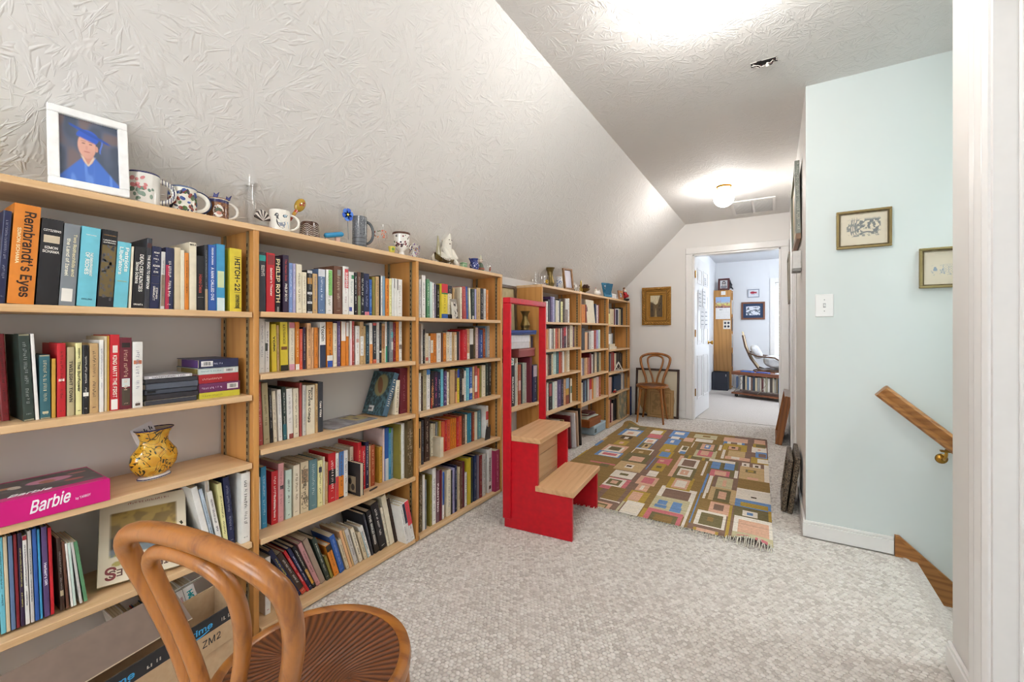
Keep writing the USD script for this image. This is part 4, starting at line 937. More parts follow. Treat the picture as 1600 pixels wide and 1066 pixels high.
(2.2120,0.0211,0.190,0,0,'teal blue'),
(2.2360,0.0181,0.191,0,0,'teal blue'),
(2.2570,0.0102,0.189,0,0,'maroon'),
(2.2700,0.0181,0.189,0,0,'rust'),
(2.2920,0.0280,0.188,0,0,'cream'),
(2.3260,0.0358,0.193,0,0,'grey teal',{'bands':[(0.1,0.6,'5aa0a0',0.2,0.9)]}),
(2.3770,0.0299,0.217,0,0.03,'white',{'bands':[(0.57,0.83,'d03a40',0.05,0.95)]}),
]),
('b3s5', 0.02, -1.635, [
(1.7030,0.0231,0.308,0,0,'olive brown',{'pat':1}),
(1.7292,0.0174,0.302,0,0,'white'),
(1.7487,0.0107,0.271,0,0,'grey'),
(1.7885,0.0154,0.285,0,0,'olive'),
(1.8079,0.0280,0.316,0,0,'white',{'m':'3a3a3a'}),
(1.8390,0.0270,0.293,0,0,'mauve',{'T':[('PAINTING',0.75,0.2,0.5,0.5,'e6dcd8','v')]}),
(1.8691,0.0193,0.289,0,0,'maroon'),
(1.8924,0.0154,0.273,0,0,'white',{'bands':[(0.3,1,'2a58a8',0,1)]}),
(1.9332,0.0346,0.271,0,0,'cream',{'m':'8a8a90'}),
(1.9711,0.0117,0.260,0,0,'black'),
(1.9857,0.0174,0.268,0,0,'lilac',{'m':'4a3a60'}),
(2.0071,0.0164,0.280,0,0,'navy',{'m':'c8d0e8'}),
(2.0343,0.0213,0.260,0,0,'beige'),
(2.0605,0.0193,0.283,0,0,'brown'),
(2.0829,0.0146,0.282,0,0,'maroon'),
(2.1023,0.0203,0.209,0,0,'white'),
(2.1314,0.0318,0.290,0,0,'yellow'),
(2.1664,0.0184,0.286,0,0,'dark green'),
(2.1946,0.0298,0.290,0,0,'dark blue'),
(2.2296,0.0231,0.283,0,0,'purple grey'),
(2.2577,0.0270,0.276,0,0,'dark red',{'m':'c8a090'}),
(2.2898,0.0356,0.276,0,0,'pale grey'),
(2.3558,0.0432,0.293,0,0,'white',{'T':[('Impressionists',0.8,0.25,0.5,0.4,'4a4440','v')],'bands':[(0.08,0.16,'5a4a40',0.2,0.7)]}),
(2.3999,0.0499,0.276,0,0.028,'raspberry',{'m':'e0a0b0'}),
]),
('b4s1', 1.183, -1.65, [
(3.2150,0.0211,0.174,0,0,'dusty pink'),
(3.2400,0.0299,0.177,0,0,'white'),
(3.2740,0.0378,0.194,0,0,'charcoal'),
(3.3230,0.0358,0.222,0,0,'purple'),
(3.3620,0.0378,0.222,0,0,'lilac',{'m':'6a5a8a'}),
(3.4050,0.0211,0.199,0,0,'grey'),
(3.4290,0.0358,0.197,0,0,'cream'),
(3.4690,0.0260,0.196,0,0,'white'),
(3.5000,0.0230,0.208,0,0,'charcoal'),
(3.5310,0.0408,0.190,0,0,'pale yellow'),
(3.5820,0.0250,0.153,0,0,'dark brown'),
(3.6150,0.0664,0.222,0,0,'grey brown',{'bands':[(0.55,1,'d8d8d2',0.2,1)]}),
(3.6860,0.0349,0.229,0,0,'white'),
]),
('b4s2', 0.95, -1.65, [
(3.2300,0.0270,0.172,0,0,'orange'),
(3.2610,0.0221,0.173,0,0,'peach'),
(3.3010,0.0309,0.178,0,0,'white'),
(3.3350,0.0280,0.175,0,0,'pale grey'),
(3.3670,0.0122,0.176,0,0,'dark brown'),
(3.3830,0.0319,0.178,0,0,'cream'),
(3.4210,0.0260,0.180,0,0,'coral'),
(3.4500,0.0280,0.178,0,0,'rust'),
(3.4850,0.0290,0.180,0,0,'peach'),
(3.5180,0.0152,0.182,0,0,'charcoal'),
(3.5360,0.0181,0.183,0,0,'white'),
(3.5610,0.0309,0.188,0,0,'maroon'),
(3.5950,0.0486,0.190,0,0,'red',{'bands':[(0,0.58,'3a2030',0,1)]}),
(3.6500,0.0161,0.202,0,0,'white'),
(3.6710,0.0516,0.206,0,0,'brown',{'m':'ecdca0'}),
(3.7310,0.0674,0.210,0,0,'cream'),
(3.8030,0.0339,0.196,0,0,'mauve'),
(3.8470,0.0506,0.204,0,0,'tan'),
]),
('b4s3', 0.725, -1.65, [
(3.2370,0.0270,0.180,0,0,'cream'),
(3.2680,0.0299,0.175,0,0,'brown'),
(3.3050,0.0280,0.173,0,0,'black'),
(3.3420,0.0309,0.181,0,0,'beige'),
(3.3770,0.0565,0.198,0,0,'mint'),
(3.4380,0.0477,0.197,0,0,'teal'),
(3.4930,0.0260,0.193,0,0,'coral'),
(3.5220,0.0398,0.188,0,0,'rust'),
(3.5660,0.0378,0.193,0,0,'white'),
(3.6090,0.0378,0.197,0,0,'tan'),
(3.6520,0.0250,0.202,0,0,'beige'),
(3.6810,0.0418,0.204,0,0,'cream'),
]),
('b4s4', 0.423, -1.65, [
(3.2560,0.0260,0.239,0,0,'white',{'m':'4a4a4a'}),
(3.2860,0.0703,0.239,0,0,'black',{'bands':[(0.5,0.95,'a84a4a',0.1,0.8)]}),
(3.3610,0.0339,0.235,0,0,'mint'),
(3.3990,0.0555,0.238,0,0,'white'),
(3.4600,0.0782,0.245,0,0,'purple',{'m':'c8b8dc'}),
(3.5420,0.0457,0.241,0,0,'dark purple',{'m':'d8d4dc'}),
(3.5930,0.0408,0.239,0,0,'peach'),
(3.6380,0.0703,0.242,0,0,'mustard',{'bands':[(0.6,1,'9ab4cc',0,1),(0,0.35,'8a3a1e',0,1)]}),
(3.7130,0.0221,0.238,0,0,'dark brown'),
(3.7390,0.0427,0.228,0,0,'cream',{'bands':[(0.4,0.7,'5a7a5a',0.1,0.9)]}),
]),
('b5s1', 1.187, -1.65, [
(4.0260,0.0920,0.185,-1.5,0,'orange'),
(4.1300,0.0299,0.187,-1.5,0,'dark red'),
(4.4010,0.0358,0.210,0,0,'navy'),
(4.4450,0.0447,0.199,0,0,'pale pink'),
(4.4960,0.0240,0.205,0,0,'dark red'),
]),
('b5s2', 0.91, -1.65, [
(4.0230,0.0772,0.225,0,0,'charcoal'),
(4.1070,0.0683,0.182,0,0,'peach'),
(4.1810,0.0388,0.174,0,0,'brown'),
(4.2250,0.0526,0.189,0,0,'pale grey'),
(4.2830,0.0782,0.198,0,0,'white'),
(4.3680,0.0615,0.203,0,0,'dusty red'),
(4.4370,0.0575,0.203,0,0,'lilac'),
(4.5020,0.0546,0.207,0,0,'mint'),
]),
('b5s3', 0.652, -1.66, [
(4.0360,0.0240,0.176,0,0,'white'),
(4.0650,0.0457,0.170,0,0,'purple grey'),
(4.1160,0.0280,0.171,0,0,'tan'),
(4.1480,0.0536,0.175,0,0,'peach'),
(4.2070,0.0290,0.173,0,0,'rust'),
(4.2390,0.0191,0.172,0,0,'dusty pink'),
(4.2630,0.0496,0.216,0,0,'dark red'),
(4.3190,0.0447,0.202,0,0,'pale grey'),
(4.3690,0.0309,0.219,0,0,'dark brown'),
(4.4120,0.0644,0.222,0,0,'beige'),
(4.4830,0.0565,0.217,0,0,'dark green'),
(4.5460,0.0605,0.210,0,0,'khaki'),
]),
('b5s4', 0.38, -1.65, [
(4.0160,0.0339,0.203,0,0,'cream'),
(4.0540,0.0526,0.221,0,0,'navy'),
(4.1110,0.0260,0.219,0,0,'grey blue'),
(4.1420,0.0339,0.223,0,0,'charcoal'),
(4.1810,0.0457,0.227,0,0,'pale grey'),
(4.2370,0.0615,0.219,0,0,'red',{'bands':[(0,0.5,'d8c0c0',0,1)]}),
(4.3040,0.0378,0.218,0,0,'orange'),
(4.3530,0.0693,0.218,0,0,'beige'),
(4.4280,0.0841,0.222,0,0,'pale pink'),
(4.5250,0.0486,0.221,0,0,'rust',{'m':'f4e0c4'}),
]),
('b6s1', 1.175, -1.65, [
(4.8290,0.0516,0.129,0,0,'pale yellow'),
(4.8880,0.1432,0.190,0,0,'beige'),
(5.0390,0.0280,0.196,0,0,'maroon'),
(5.0730,0.1186,0.189,0,0,'navy',{'bands':[(0.0,1,'dcd8e0',0,0.2)]}),
(5.2000,0.0309,0.203,0,0,'white'),
(5.2370,0.0644,0.200,0,0,'khaki'),
(5.3090,0.0812,0.221,0,0,'black'),
]),
('b6s2', 0.885, -1.65, [
(4.8350,0.0733,0.183,0,0,'white'),
(4.9170,0.0536,0.186,0,0,'pale grey'),
(4.9760,0.0319,0.190,0,0,'charcoal'),
]),
('b6s3', 0.615, -1.69, [
(4.9530,0.0388,0.228,0,0,'black'),
(4.9990,0.0467,0.213,0,0,'grey'),
(5.0520,0.0703,0.228,0,0,'dusty red'),
(5.1280,0.0339,0.220,0,0,'red'),
(5.1680,0.0723,0.209,0,0,'cream'),
(5.2530,0.0969,0.214,0,0,'black'),
(5.3570,0.0959,0.209,0,0,'black',{'m':'c8c8c8'}),
(5.4640,0.0358,0.195,0,0,'dark brown'),
]),
('b6s5', 0.02, -1.65, [
(4.8170,0.0654,0.274,0,0,'peach'),
(4.8940,0.0418,0.276,0,0,'maroon'),
(4.9430,0.0526,0.217,0,0,'pale pink'),
(5.0070,0.1166,0.257,0,0,'black'),
(5.1360,0.0624,0.282,0,0,'tan'),
]),
('gap', 0.54, -1.675, [
(2.6560,0.0470,0.326,0,0,'white',{'m':'8a8a90'}),
(2.7089,0.0531,0.360,0,0,'black',{'T':[('REMBRANDT',0.62,0.06,0.5,0.42,'ece8e0','v')]}),
(2.7697,0.0184,0.322,0,0,'pale grey'),
(2.7935,0.0166,0.360,0,0,'cream'),
(2.8137,0.0453,0.308,0,0,'rust',{'bands':[(0.35,0.6,'d8b0a8',0.1,0.9)]}),
(2.8666,0.0140,0.309,0,0,'charcoal'),
(2.8834,0.0279,0.319,0,0,'grey green',{'m':'e0e0d8'}),
(2.9160,0.0297,0.316,0,0,'pale grey'),
(2.9464,0.0340,0.360,0,0.03,'maroon'),
(2.9811,0.0687,0.296,0,0.04,'navy',{'m':'d8d8e8','bands':[(0.68,0.98,'b8a8b0',0.05,0.95)]}),
]),
]

ORD = ['first', 'second', 'third', 'fourth', 'fifth', 'sixth', 'seventh', 'eighth', 'ninth', 'tenth', 'eleventh', 'twelfth', 'thirteenth', 'fourteenth', 'fifteenth', 'sixteenth', 'seventeenth', 'eighteenth', 'nineteenth', 'twentieth'] + ['twenty-' + w for w in ('first', 'second', 'third', 'fourth', 'fifth', 'sixth', 'seventh', 'eighth', 'ninth')] + ['thirtieth'] + ['thirty-' + w for w in ('first', 'second', 'third', 'fourth', 'fifth', 'sixth')]
SHELFNAME = {'1': 'top', '2': 'second', '3': 'third', '4': 'fourth', '5': 'bottom'}
BAYNAME = {'1': 'nearest bay', '2': 'middle bay', '3': 'third bay'}

def luma(h):
    r, g, b = [int(h[i:i + 2], 16) for i in (0, 2, 4)]
    return .3 * r + .6 * g + .1 * b
def book_mesh(w, h, dep, y0, hard=True):
    """Cover (spine plane x = 0, facing +x) and page block; y from y0 to y0 + w."""
    c = min(.0026, w * .16) if hard else min(.0009, w * .1)
    b = min(.0022, w * .12) if hard else .0003
    q = .003 if hard else .0006
    g = min(.0012, w * .1)
    prof = [(-dep, y0), (-g, y0), (0 - b * .3, y0 + w * .12), (0, y0 + w * .32), (0, y0 + w * .68), (-b * .3, y0 + w * .88), (-g, y0 + w), (-dep, y0 + w), (-dep, y0 + w - c), (-.004 - g, y0 + w - c), (-.004 - g, y0 + c), (-dep, y0 + c)]
    cover = extrude(prof, h)
    pages = box(-dep + (.004 if hard else .0006), -.0045 - g, y0 + c + .0002, y0 + w - c - .0002, q, h - q)
    return cover, pages
def spine_text(m, y, z, horizontal):
    return frame_to(m, (.0002, y, z), (0, 1, 0), (0, 0, 1)) if horizontal else frame_to(m, (.0002, y, z), (0, 0, -1), (0, 1, 0))
def book_parts(r, X, rng):
    """[(part, mesh, hex or 'pages')] in the book's own frame."""
    piv, w, h, lean, dx, col = r[:6]
    o = r[6] if len(r) > 6 else {}
    y0 = -w if lean > 0 else 0.0
    hx = PAL[col]
    mag = o.get('mag')
    hard = (not mag) and (rng.random() < .6 or 'T' in o)
    room = X + dx - XB - .008
    dep = min(room, max(.095, h * rng.uniform(.64, .76)))
    cover, pages = book_mesh(w, h, dep, y0, hard)
    out = [('cover', cover, hx), ('pages', pages, 'pages')]
    for k, bd in enumerate(o.get('bands', [])):
        a, b, c = bd[:3]
        f0, f1 = bd[3:] if len(bd) > 3 else (.06, .94)
        out.append(('spine_band', box(-.0006, .00035 + .00008 * k, y0 + w * f0 + .0003, y0 + w * f1 - .0003, a * h + .0004, b * h - .0004), c))
    for T in o.get('T', []):
        s, a, b, yc, cf, c, orient = T
        if orient == 'v':
            cap = cf * w
            m = lettering(s, (a - b) * h, cap, .0006)
            out.append(('spine_title', frame_to(m, (.0003, y0 + yc * w - cap / 2, a * h), (0, 0, -1), (0, 1, 0)), c))
        else:
            L = cf * w
            cap = min(.012, L / max(len(s), 3) * 1.35)
            m = lettering(s, L, cap, .0006)
            out.append(('spine_title', frame_to(m, (.0003, y0 + yc * w - L / 2, a * h - cap / 2), (0, 1, 0), (0, 0, 1)), c))
    mk = o.get('m')
    if not mk and not o.get('T') and not mag and w > .008 and rng.random() < .75:
        base = np.array([int(hx[i:i + 2], 16) for i in (0, 2, 4)], float)
        tgt = base * .45 if luma(hx) > 135 else base * .45 + 130
        mk = '%02x%02x%02x' % tuple(int(x) for x in np.clip(tgt, 0, 255))
    if mk and not o.get('m0'):
        cap = min(.012, w * (.55 if o.get('mb') else .34))
        a = rng.uniform(.8, .92); b = rng.uniform(.42, .55); lo = rng.uniform(.2, .32)
        for aa, bb in ((a, b), (b - .06, lo)):
            m = strokes(rng, (aa - bb) * h, cap)
            out.append(('spine_print', frame_to(m, (.00005, y0 + w / 2 - cap / 2, aa * h), (0, 0, -1), (0, 1, 0)), mk))
        if w > .012:
            m = strokes(rng, w * .4, .004)
            out.append(('spine_print', frame_to(m, (.00005, y0 + w * .3, .07 * h), (0, 1, 0), (0, 0, 1)), mk))
    if o.get('pat'):
        pr = []
        for k in range(46):
            cy, cz, s = rng.uniform(.08, .88) * w, rng.uniform(.1, .85) * h, rng.uniform(.002, .005)
            pr.append(box(-.0003, .0006, y0 + max(cy - s * .6, .001), y0 + min(cy + s * .6, w - .001), cz - s, cz + s))
        base = np.array([int(hx[i:i + 2], 16) for i in (0, 2, 4)], float)
        out.append(('spine_pattern', trimesh.util.concatenate(pr), '%02x%02x%02x' % tuple(int(x) for x in np.clip(base * (.6 if luma(hx) > 110 else 1.0) + (0 if luma(hx) > 110 else 60), 0, 255))))
    if o.get('old'):
        out.append(('worn_edge', [box(-.001, .0005, y0 + w * .05, y0 + w * .95, h - .004, h - .0005), box(-.001, .0005, y0 + w * .05, y0 + w * .95, .0005, .004)], '9c9478'))
    return out
far_v, far_f, far_c, far_n = [], [], [], 0
for key, Z, X, rows in BOOKS:
    rng = random.Random(key)
    if key[:2] in ('b4', 'b5', 'b6'):
        for r in rows:
            for part, m, hx in book_parts(r, X, rng):
                if isinstance(m, list): m = trimesh.util.concatenate(m)
                m = mv(m, (X + r[4], r[0], Z + .0004), rx=-r[3])
                far_v.append(m.vertices); far_f.append(m.faces + far_n); far_n += len(m.vertices)
                far_c.append(np.tile(lin('d2c6ac' if hx == 'pages' else hx), (len(m.vertices), 1)))
        continue
    n = len(rows)
    for i, r in enumerate(rows):
        o = r[6] if len(r) > 6 else {}
        kind = 'magazine' if o.get('mag') else 'book'
        tall = 'tall ' if r[2] > .27 else ('small ' if r[2] < .17 else '')
        if key == 'gap':
            lab = '%s%s %s, %s from the left on the short shelf behind the red steps' % (tall, r[5], kind, ORD[i]); grp = 'books on the short shelf between the bookcases'
        elif key == 'b1s4r':
            lab = '%s%s %s, %s from the right on the fourth shelf, nearest bay' % (tall, r[5], kind, ORD[n - 1 - i]); grp = 'books on the fourth shelf of the nearest bay'
        else:
            lab = '%s%s %s, %s from the left on the %s shelf, %s' % (tall, r[5], kind, ORD[i], SHELFNAME[key[3]], BAYNAME[key[1]])
            grp = 'books on the %s shelf of the %s' % (SHELFNAME[key[3]], BAYNAME[key[1]])
        t = thing(kind, lab, kind, (X + r[4], r[0], Z + .0004), rx=-r[3], group=grp)
        for part, m, hx in book_parts(r, X, rng):
            put(part, m, M_PAGES if hx == 'pages' else paint(hx, .42 if part == 'cover' else .5), t, 30 if part == 'cover' else False)
p = put_colored('row_of_books', np.vstack(far_v), np.vstack(far_f), np.vstack(far_c), vcol(.5))
tag(p, 'rows of many coloured books filling the shelves of the far bookcase', 'books', None, 'stuff')
# ------------------------------------------------------------------ red step ladder
def step_ladder():
    t = thing('step_ladder', 'red wooden library steps with two pine treads and a tall hand frame', 'step ladder', (-1.309, 2.048, 0), rz=4.5)
    W = .49
    poly = [(.0, 0), (.402, 0), (.402, .232), (.205, .232), (.205, .489), (.0, .489)]
    for y in (0.0, W - .02):
        put('side_panel', frame_to(extrude(poly, .02), (0, y + .02, 0), (1, 0, 0), (0, 0, 1)), M_STEP_RED, t)
    put('tread', box(.192, .414, -.008, W + .008, .2325, .262, .003), M_PINE_X, t)
    put('tread', box(.0, .222, -.0005, W + .0005, .4895, .520, .003), M_PINE_X, t)
    for y in (-.0185, W + .0005):
        put('post', box(-.002, .045, y, y + .018, .055, 1.268, .002), M_STEP_RED, t)
    put('top_rail', box(-.002, .045, -.0185, W + .0185, 1.2685, 1.30, .002), M_STEP_RED, t)
    for a, b in ((.05, .24), (.243, .375), (.378, .488)):
        put('back_board', box(.125, .14, .0205, W - .0205, a, b, .001), M_PINE_Y, t)
step_ladder()

# ------------------------------------------------------------------ bentwood chairs
def bentwood_chair(loc, rz, label):
    t = thing('bentwood_chair', label, 'chair', loc, rz=rz, group='bentwood chairs')
    zs, R = .449, .189
    def loop(w0, w1, T, tw, e, n1=26):
        t1 = np.linspace(0, 1, n1)
        L = np.c_[-(w0 + (w1 - w0) * (3 * t1 ** 2 - 2 * t1 ** 3)), tw * T * t1]
        a = np.linspace(PI, 0, 44)[1:-1]; c, s = np.cos(a), np.sin(a)
        top = np.c_[w1 * np.sign(c) * np.abs(c) ** (2 / e), tw * T + (1 - tw) * T * np.abs(s) ** (2 / e)]
        return np.vstack([L, top, L[::-1] * [-1, 1]])
    def lift(L, di=0.0, dx=0.0, T=1.0):
        back = .166 + .017 * L[:, 1] + .595 * L[:, 1] ** 2 - (di + dx * (1 - L[:, 1] / T))
        return np.c_[L[:, 0], -back, zs + L[:, 1]]
    O = lift(loop(.100, .179, .364, .815, 2.08))
    def leg_path(s):
        z = np.linspace(zs, 0.0, 14)
        k = (zs - z) / zs
        return np.c_[s * (.100 + .05 * k ** 1.4), -(.166 + .045 * k ** 1.7), z]
    # the outer hoop runs on down into the rear legs
    path = np.vstack([leg_path(-1)[::-1][:-1], O, leg_path(1)[1:]])
    rad = np.r_[np.linspace(.0125, .0155, 13), np.full(len(O), .0155), np.linspace(.0155, .0125, 13)]
    put('back_hoop', tube(path, rad, 14), M_BENT, t, True)
    I = lift(loop(.022, .094, .340, .847, 2.08), -.012, -.014, .34)
    put('inner_hoop', tube(I, .0118, 12), M_BENT, t, True)
    rim = lathe([(R - .026, zs - .030), (R - .012, zs - .034), (R - .002, zs - .028), (R, zs - .014), (R - .003, zs - .004), (R - .010, zs), (R - .019, zs - .001), (R - .024, zs - .006), (R - .026, zs - .030)], 72)
    put('seat_rim', rim, M_RIM, t, 40)
    # pressed seat panel: ribs along confocal hyperbolas, wrapped round two foci
    nr, na, c = 70, 360, .088
    rr = np.linspace(0, R - .0245, nr + 1); aa = np.linspace(0, 2 * PI, na, endpoint=False)
    x, y = np.outer(rr, np.cos(aa)), np.outer(rr, np.sin(aa))
    d1, d2 = np.hypot(x - c, y), np.hypot(x + c, y)
    mu = np.arccos(np.clip((d1 - d2) / (2 * c), -1, 1))
    wv = .5 + .5 * np.cos(mu * 60)
    fade = sm(0, .006, np.minimum(d1, d2)) 
    z = zs - .0062 + .0017 * wv * fade - .004 * (1 - (rr / R)[:, None] ** 2)
    z[0] = z[0].mean()
    col = np.array(lin('43200f')) * (1 - wv[..., None] * fade[..., None]) + np.array(lin('7d4722')) * wv[..., None] * fade[..., None]
    col = col * (.88 + .24 * meshkit.noise(np.stack([x * 60, y * 25, x * 0], -1), 2))[..., None]
    v = np.stack([x, y, z], -1).reshape(-1, 3)
    f = []
    j = np.arange(na); j2 = (j + 1) % na
    for i in range(nr):
        f.append(np.stack([i * na + j, (i + 1) * na + j, (i + 1) * na + j2], 1)); f.append(np.stack([i * na + j, (i + 1) * na + j2, i * na + j2], 1))
    put_colored('seat_panel', v, np.vstack(f), col.reshape(-1, 3), vcol(38), t, True)
    put('seat_underside', lathe([(0, zs - .022), (R - .027, zs - .022), (R - .027, zs - .026), (0, zs - .026)], 48), M_BENT, t)
    for s in (-1, 1):
        z = np.linspace(zs - .012, 0, 14); k = (zs - z) / zs
        put('front_leg', tube(np.c_[s * (.118 + .034 * k ** 1.3), .118 + .036 * k ** 1.3, z], np.linspace(.0165, .0115, 14), 12), M_BENT, t, True)
    a = np.linspace(0, 2 * PI, 40, endpoint=False)
    for s in (-1, 1):
        b = np.linspace(0, 1, 10)
        put('leg_brace', tube(np.c_[s * (.121 - .06 * b ** 2), .122 + 0 * b, zs - .16 + .122 * (1 - (1 - b) ** 2)], .007, 8), M_BENT, t, True)
    return t
def vcolkey(): pass
M_RIM = wood('bentwood_rim', 'a86a28', '7a4416', '3a1c0a', 'x', rough=.35, knots=False, ring=10, coat=.3)
_vc = vcol
def vcol(r, c=0): return _vc(r / 100 if r > 1 else r, c)
bentwood_chair((-.79, .526, 0), 100.3 - 90, 'worn bentwood chair with pressed sunray seat in the foreground')
bentwood_chair((-1.275, 5.345, 0), 180 + 4, 'bentwood chair standing against the far wall beside the doorway')

# ------------------------------------------------------------------ things on top of the near bookcase (z = 1.50)
ZT = 1.5004
def deco_cyl(rng, n, r, z0, z1, cols, s0, s1, a0=-2.2, a1=1.2, rfun=None):
    """Small painted petals on a round body, one mesh per colour."""
    out = {}
    for k in range(n):
        a = rng.uniform(a0, a1); z = rng.uniform(z0, z1); s = rng.uniform(s0, s1); c = rng.choice(cols)
        rr = (rfun(z) if rfun else r) + .0003
        pts = []
        rot = rng.uniform(0, PI); el = rng.uniform(.5, 1.0)
        for q in range(8):
            u, w = s * math.cos(q * PI / 4), s * el * math.sin(q * PI / 4)
            u, w = u * math.cos(rot) - w * math.sin(rot), u * math.sin(rot) + w * math.cos(rot)
            zz = z + w; R2 = (rfun(zz) if rfun else r) + .0003
            pts.append((R2 * math.cos(a + u / rr), R2 * math.sin(a + u / rr), zz))
        cc = np.mean(pts, 0); cc[:2] *= (rr + .0004) / np.hypot(*cc[:2])
        v = np.array(pts + [tuple(cc)])
        out.setdefault(c, []).append(trimesh.Trimesh(v, [(8, q, (q + 1) % 8) for q in range(8)], process=False))
    return out
def mug(name, label, cat, loc, r, h, hexc, handle_a=62, handle_hex=None, rim_hex=None, taper=1.0, hr=.55, hthick=.0055, inside=None, rz=0):
    t = thing(name, label, cat, loc, rz=rz)
    rt = r; rb = r * taper
    M = paint(hexc, .18, coat=.4, mottle=.02)
    put('body', lathe([(0, .003), (rb * .85, 0), (rb * .95, .002), (rb, .008), ((rb + rt) / 2, h * .5), (rt, h - .002), (rt - .001, h), (rt - .003, h - .001), (rt - .0035, h - .01), (rb - .004, .01), (0, .008)], 40), M, t, 50)
    if hr:
        a = np.linspace(-PI * .52, PI * .52, 18)
        pts = np.c_[rt * .93 + h * .32 * hr * 1.6 * np.cos(a), 0 * a, h * .52 + h * .34 * np.sin(a)]
        hm = tube(pts, hthick, 10); put('handle', mv(hm, rz=handle_a), paint(handle_hex or hexc, .18, coat=.4, mottle=.02), t, True)
    if rim_hex:
        put('rim_band', lathe([(rt - .003, h - .0008), (rt - .0012, h + .0006), (rt + .0006, h - .0008), (rt + .0006, h - .0045), (rt, h - .0045)], 40), paint(rim_hex, .2, coat=.3), t, True)
    return t
def decals(t, d, part='painted_flower', rough=.25):
    for c, ms in d.items():
        tag(put(part, ms, paint(c, rough, mottle=.02), t), kind='stuff')

# green gourd at the left edge
t = thing('green_gourd', 'bright green glazed gourd at the left end of the bookcase top', 'ornament', (-1.665, .205, ZT))
put('body', lathe([(0, 0), (.022, .001), (.034, .012), (.036, .028), (.028, .046), (.016, .062), (.010, .078), (.006, .088), (0, .090)], 32), paint('5cb82e', .2, coat=.5), t, True)
put('dark_tip', mv(lathe([(0, 0), (.006, .004), (.004, .03), (0, .045)], 12), (0, 0, .088), rx=-8), paint('1c1c1a', .4), t, True)

# framed portrait
def portrait(u, v):
    c = np.zeros(u.shape + (3,)); c[:] = lin('5d6478')
    n = meshkit.noise(np.stack([u * 5, v * 5, u * 0], -1), 1)
    c = blend(c, sm(.45, .75, n) * .55, '8a6f60'); c = blend(c, sm(.55, .3, n) * .5, '3d4a55')
    d = lambda cx, cy, rx, ry: np.hypot((u - cx) / rx, (v - cy) / ry)
    gown = sm(.03, -.03, np.hypot((u - .50) / 1.0, 0) * 1.15 - (.50 - v) * 1.25 - .02) * sm(.47, .42, v)
    c = blend(c, gown, '4a72c4'); c = blend(c, gown * sm(.55, .75, meshkit.noise(np.stack([u * 14, v * 3, u * 0], -1), 4)) * .7, '6f97dd')
    neck = sm(1.05, .9, d(.47, .42, .10, .12)); c = blend(c, neck, 'c98f7e')
    vv = sm(.02, -.01, np.abs(u - .47) - (v - .27) * .75) * sm(.26, .29, v) * sm(.46, .40, v); c = blend(c, vv * .9, 'dccdb6')
    vv2 = sm(.02, -.01, np.abs(u - .47) - (v - .30) * .60) * sm(.29, .32, v) * sm(.46, .42, v); c = blend(c, vv2, 'c98f7e')
    face = sm(1.06, .92, d(.455, .60, .155, .20)); c = blend(c, face, 'd9a593')
    c = blend(c, face * sm(.30, .62, u) * sm(.62, .42, v) * .25, 'a8705f')
    c = blend(c, sm(1.1, .8, d(.62, .58, .03, .05)), 'cf9683')
    cap = sm(1.04, .95, d(.47, .74, .19, .12)) * sm(.67, .71, v + (u - .47) * .25); c = blend(c, cap, '3a5fc0')
    brd = sm(.01, -.01, np.abs((v - .80) + (u - .5) * .28) - .028 * (1 - np.abs(u - .5))) * sm(.14, .2, u) * sm(.9, .8, u); c = blend(c, brd, '3355a8')
    c = blend(c, sm(.02, .008, np.abs(u - .70 - .02 * np.sin(v * 20))) * sm(.50, .54, v) * sm(.74, .70, v), '5c7ad0')
    for ex in (.40, .52):
        c = blend(c, sm(1.2, .7, d(ex, .635, .03, .012)) * .65, '4a3430'); c = blend(c, sm(1.2, .7, d(ex, .67, .045, .009)) * .45, '5a4038')
    c = blend(c, sm(1.2, .7, d(.45, .57, .022, .035)) * .25, 'b87a6a'); c = blend(c, sm(1.2, .7, d(.455, .505, .055, .014)) * .6, 'b0605c')
    return c
def picture(t, w, h, bar, depth, hexf, func, mat_w=0, mat_hex='e8dfce', nx=60, ny=60, rough=.4, metal=0, back=True, inner=None, glaze=True):
    """Framed flat picture in the thing's xz plane (x right, z up), facing -y."""
    M = paint(hexf, rough, metal)
    for a in (box(0, w, -depth, 0, h - bar, h, .002), box(0, w, -depth, 0, 0, bar, .002), box(0, bar, -depth, 0, bar + .0002, h - bar - .0002, .002), box(w - bar, w, -depth, 0, bar + .0002, h - bar - .0002, .002)):
        put('frame_bar', a, M, t)
    if inner:
        b = bar; q = .006
        put('frame_lip', [box(b, w - b, -depth * .75, -depth * .3, h - b - q, h - b), box(b, w - b, -depth * .75, -depth * .3, b, b + q), box(b, b + q, -depth * .75, -depth * .3, b + q, h - b - q), box(w - b - q, w - b, -depth * .75, -depth * .3, b + q, h - b - q)], paint(inner, .35, .3), t)
    if mat_w:
        put('mat_board', box(bar, w - bar, -depth * .35, -.001, bar, h - bar), paint(mat_hex, .8, spec=.2), t)
    else:
        put('backing', box(bar, w - bar, -depth * .3, -.001, bar, h - bar), paint('8a7a64', .8), t)
    b = bar + mat_w
    P, f, c = grid_panel(w - 2 * b, h - 2 * b, nx, ny, func)
    put_colored('picture_print', place(P, (b, -depth * .38, b), (1, 0, 0), (0, 0, 1)), f, c, vcol(.45), t)
t = thing('framed_photo', 'white framed blurred portrait in blue cap and gown leaning on the bookcase top', 'picture frame', (-1.635, .318, ZT + .0005), rz=84, rx=0)
UsdGeom.Xformable(t).AddRotateXOp(opSuffix='tilt').Set(-9.0)
picture(t, .163, .228, .022, .016, 'f1f0ee', portrait, nx=80, ny=100, rough=.3)
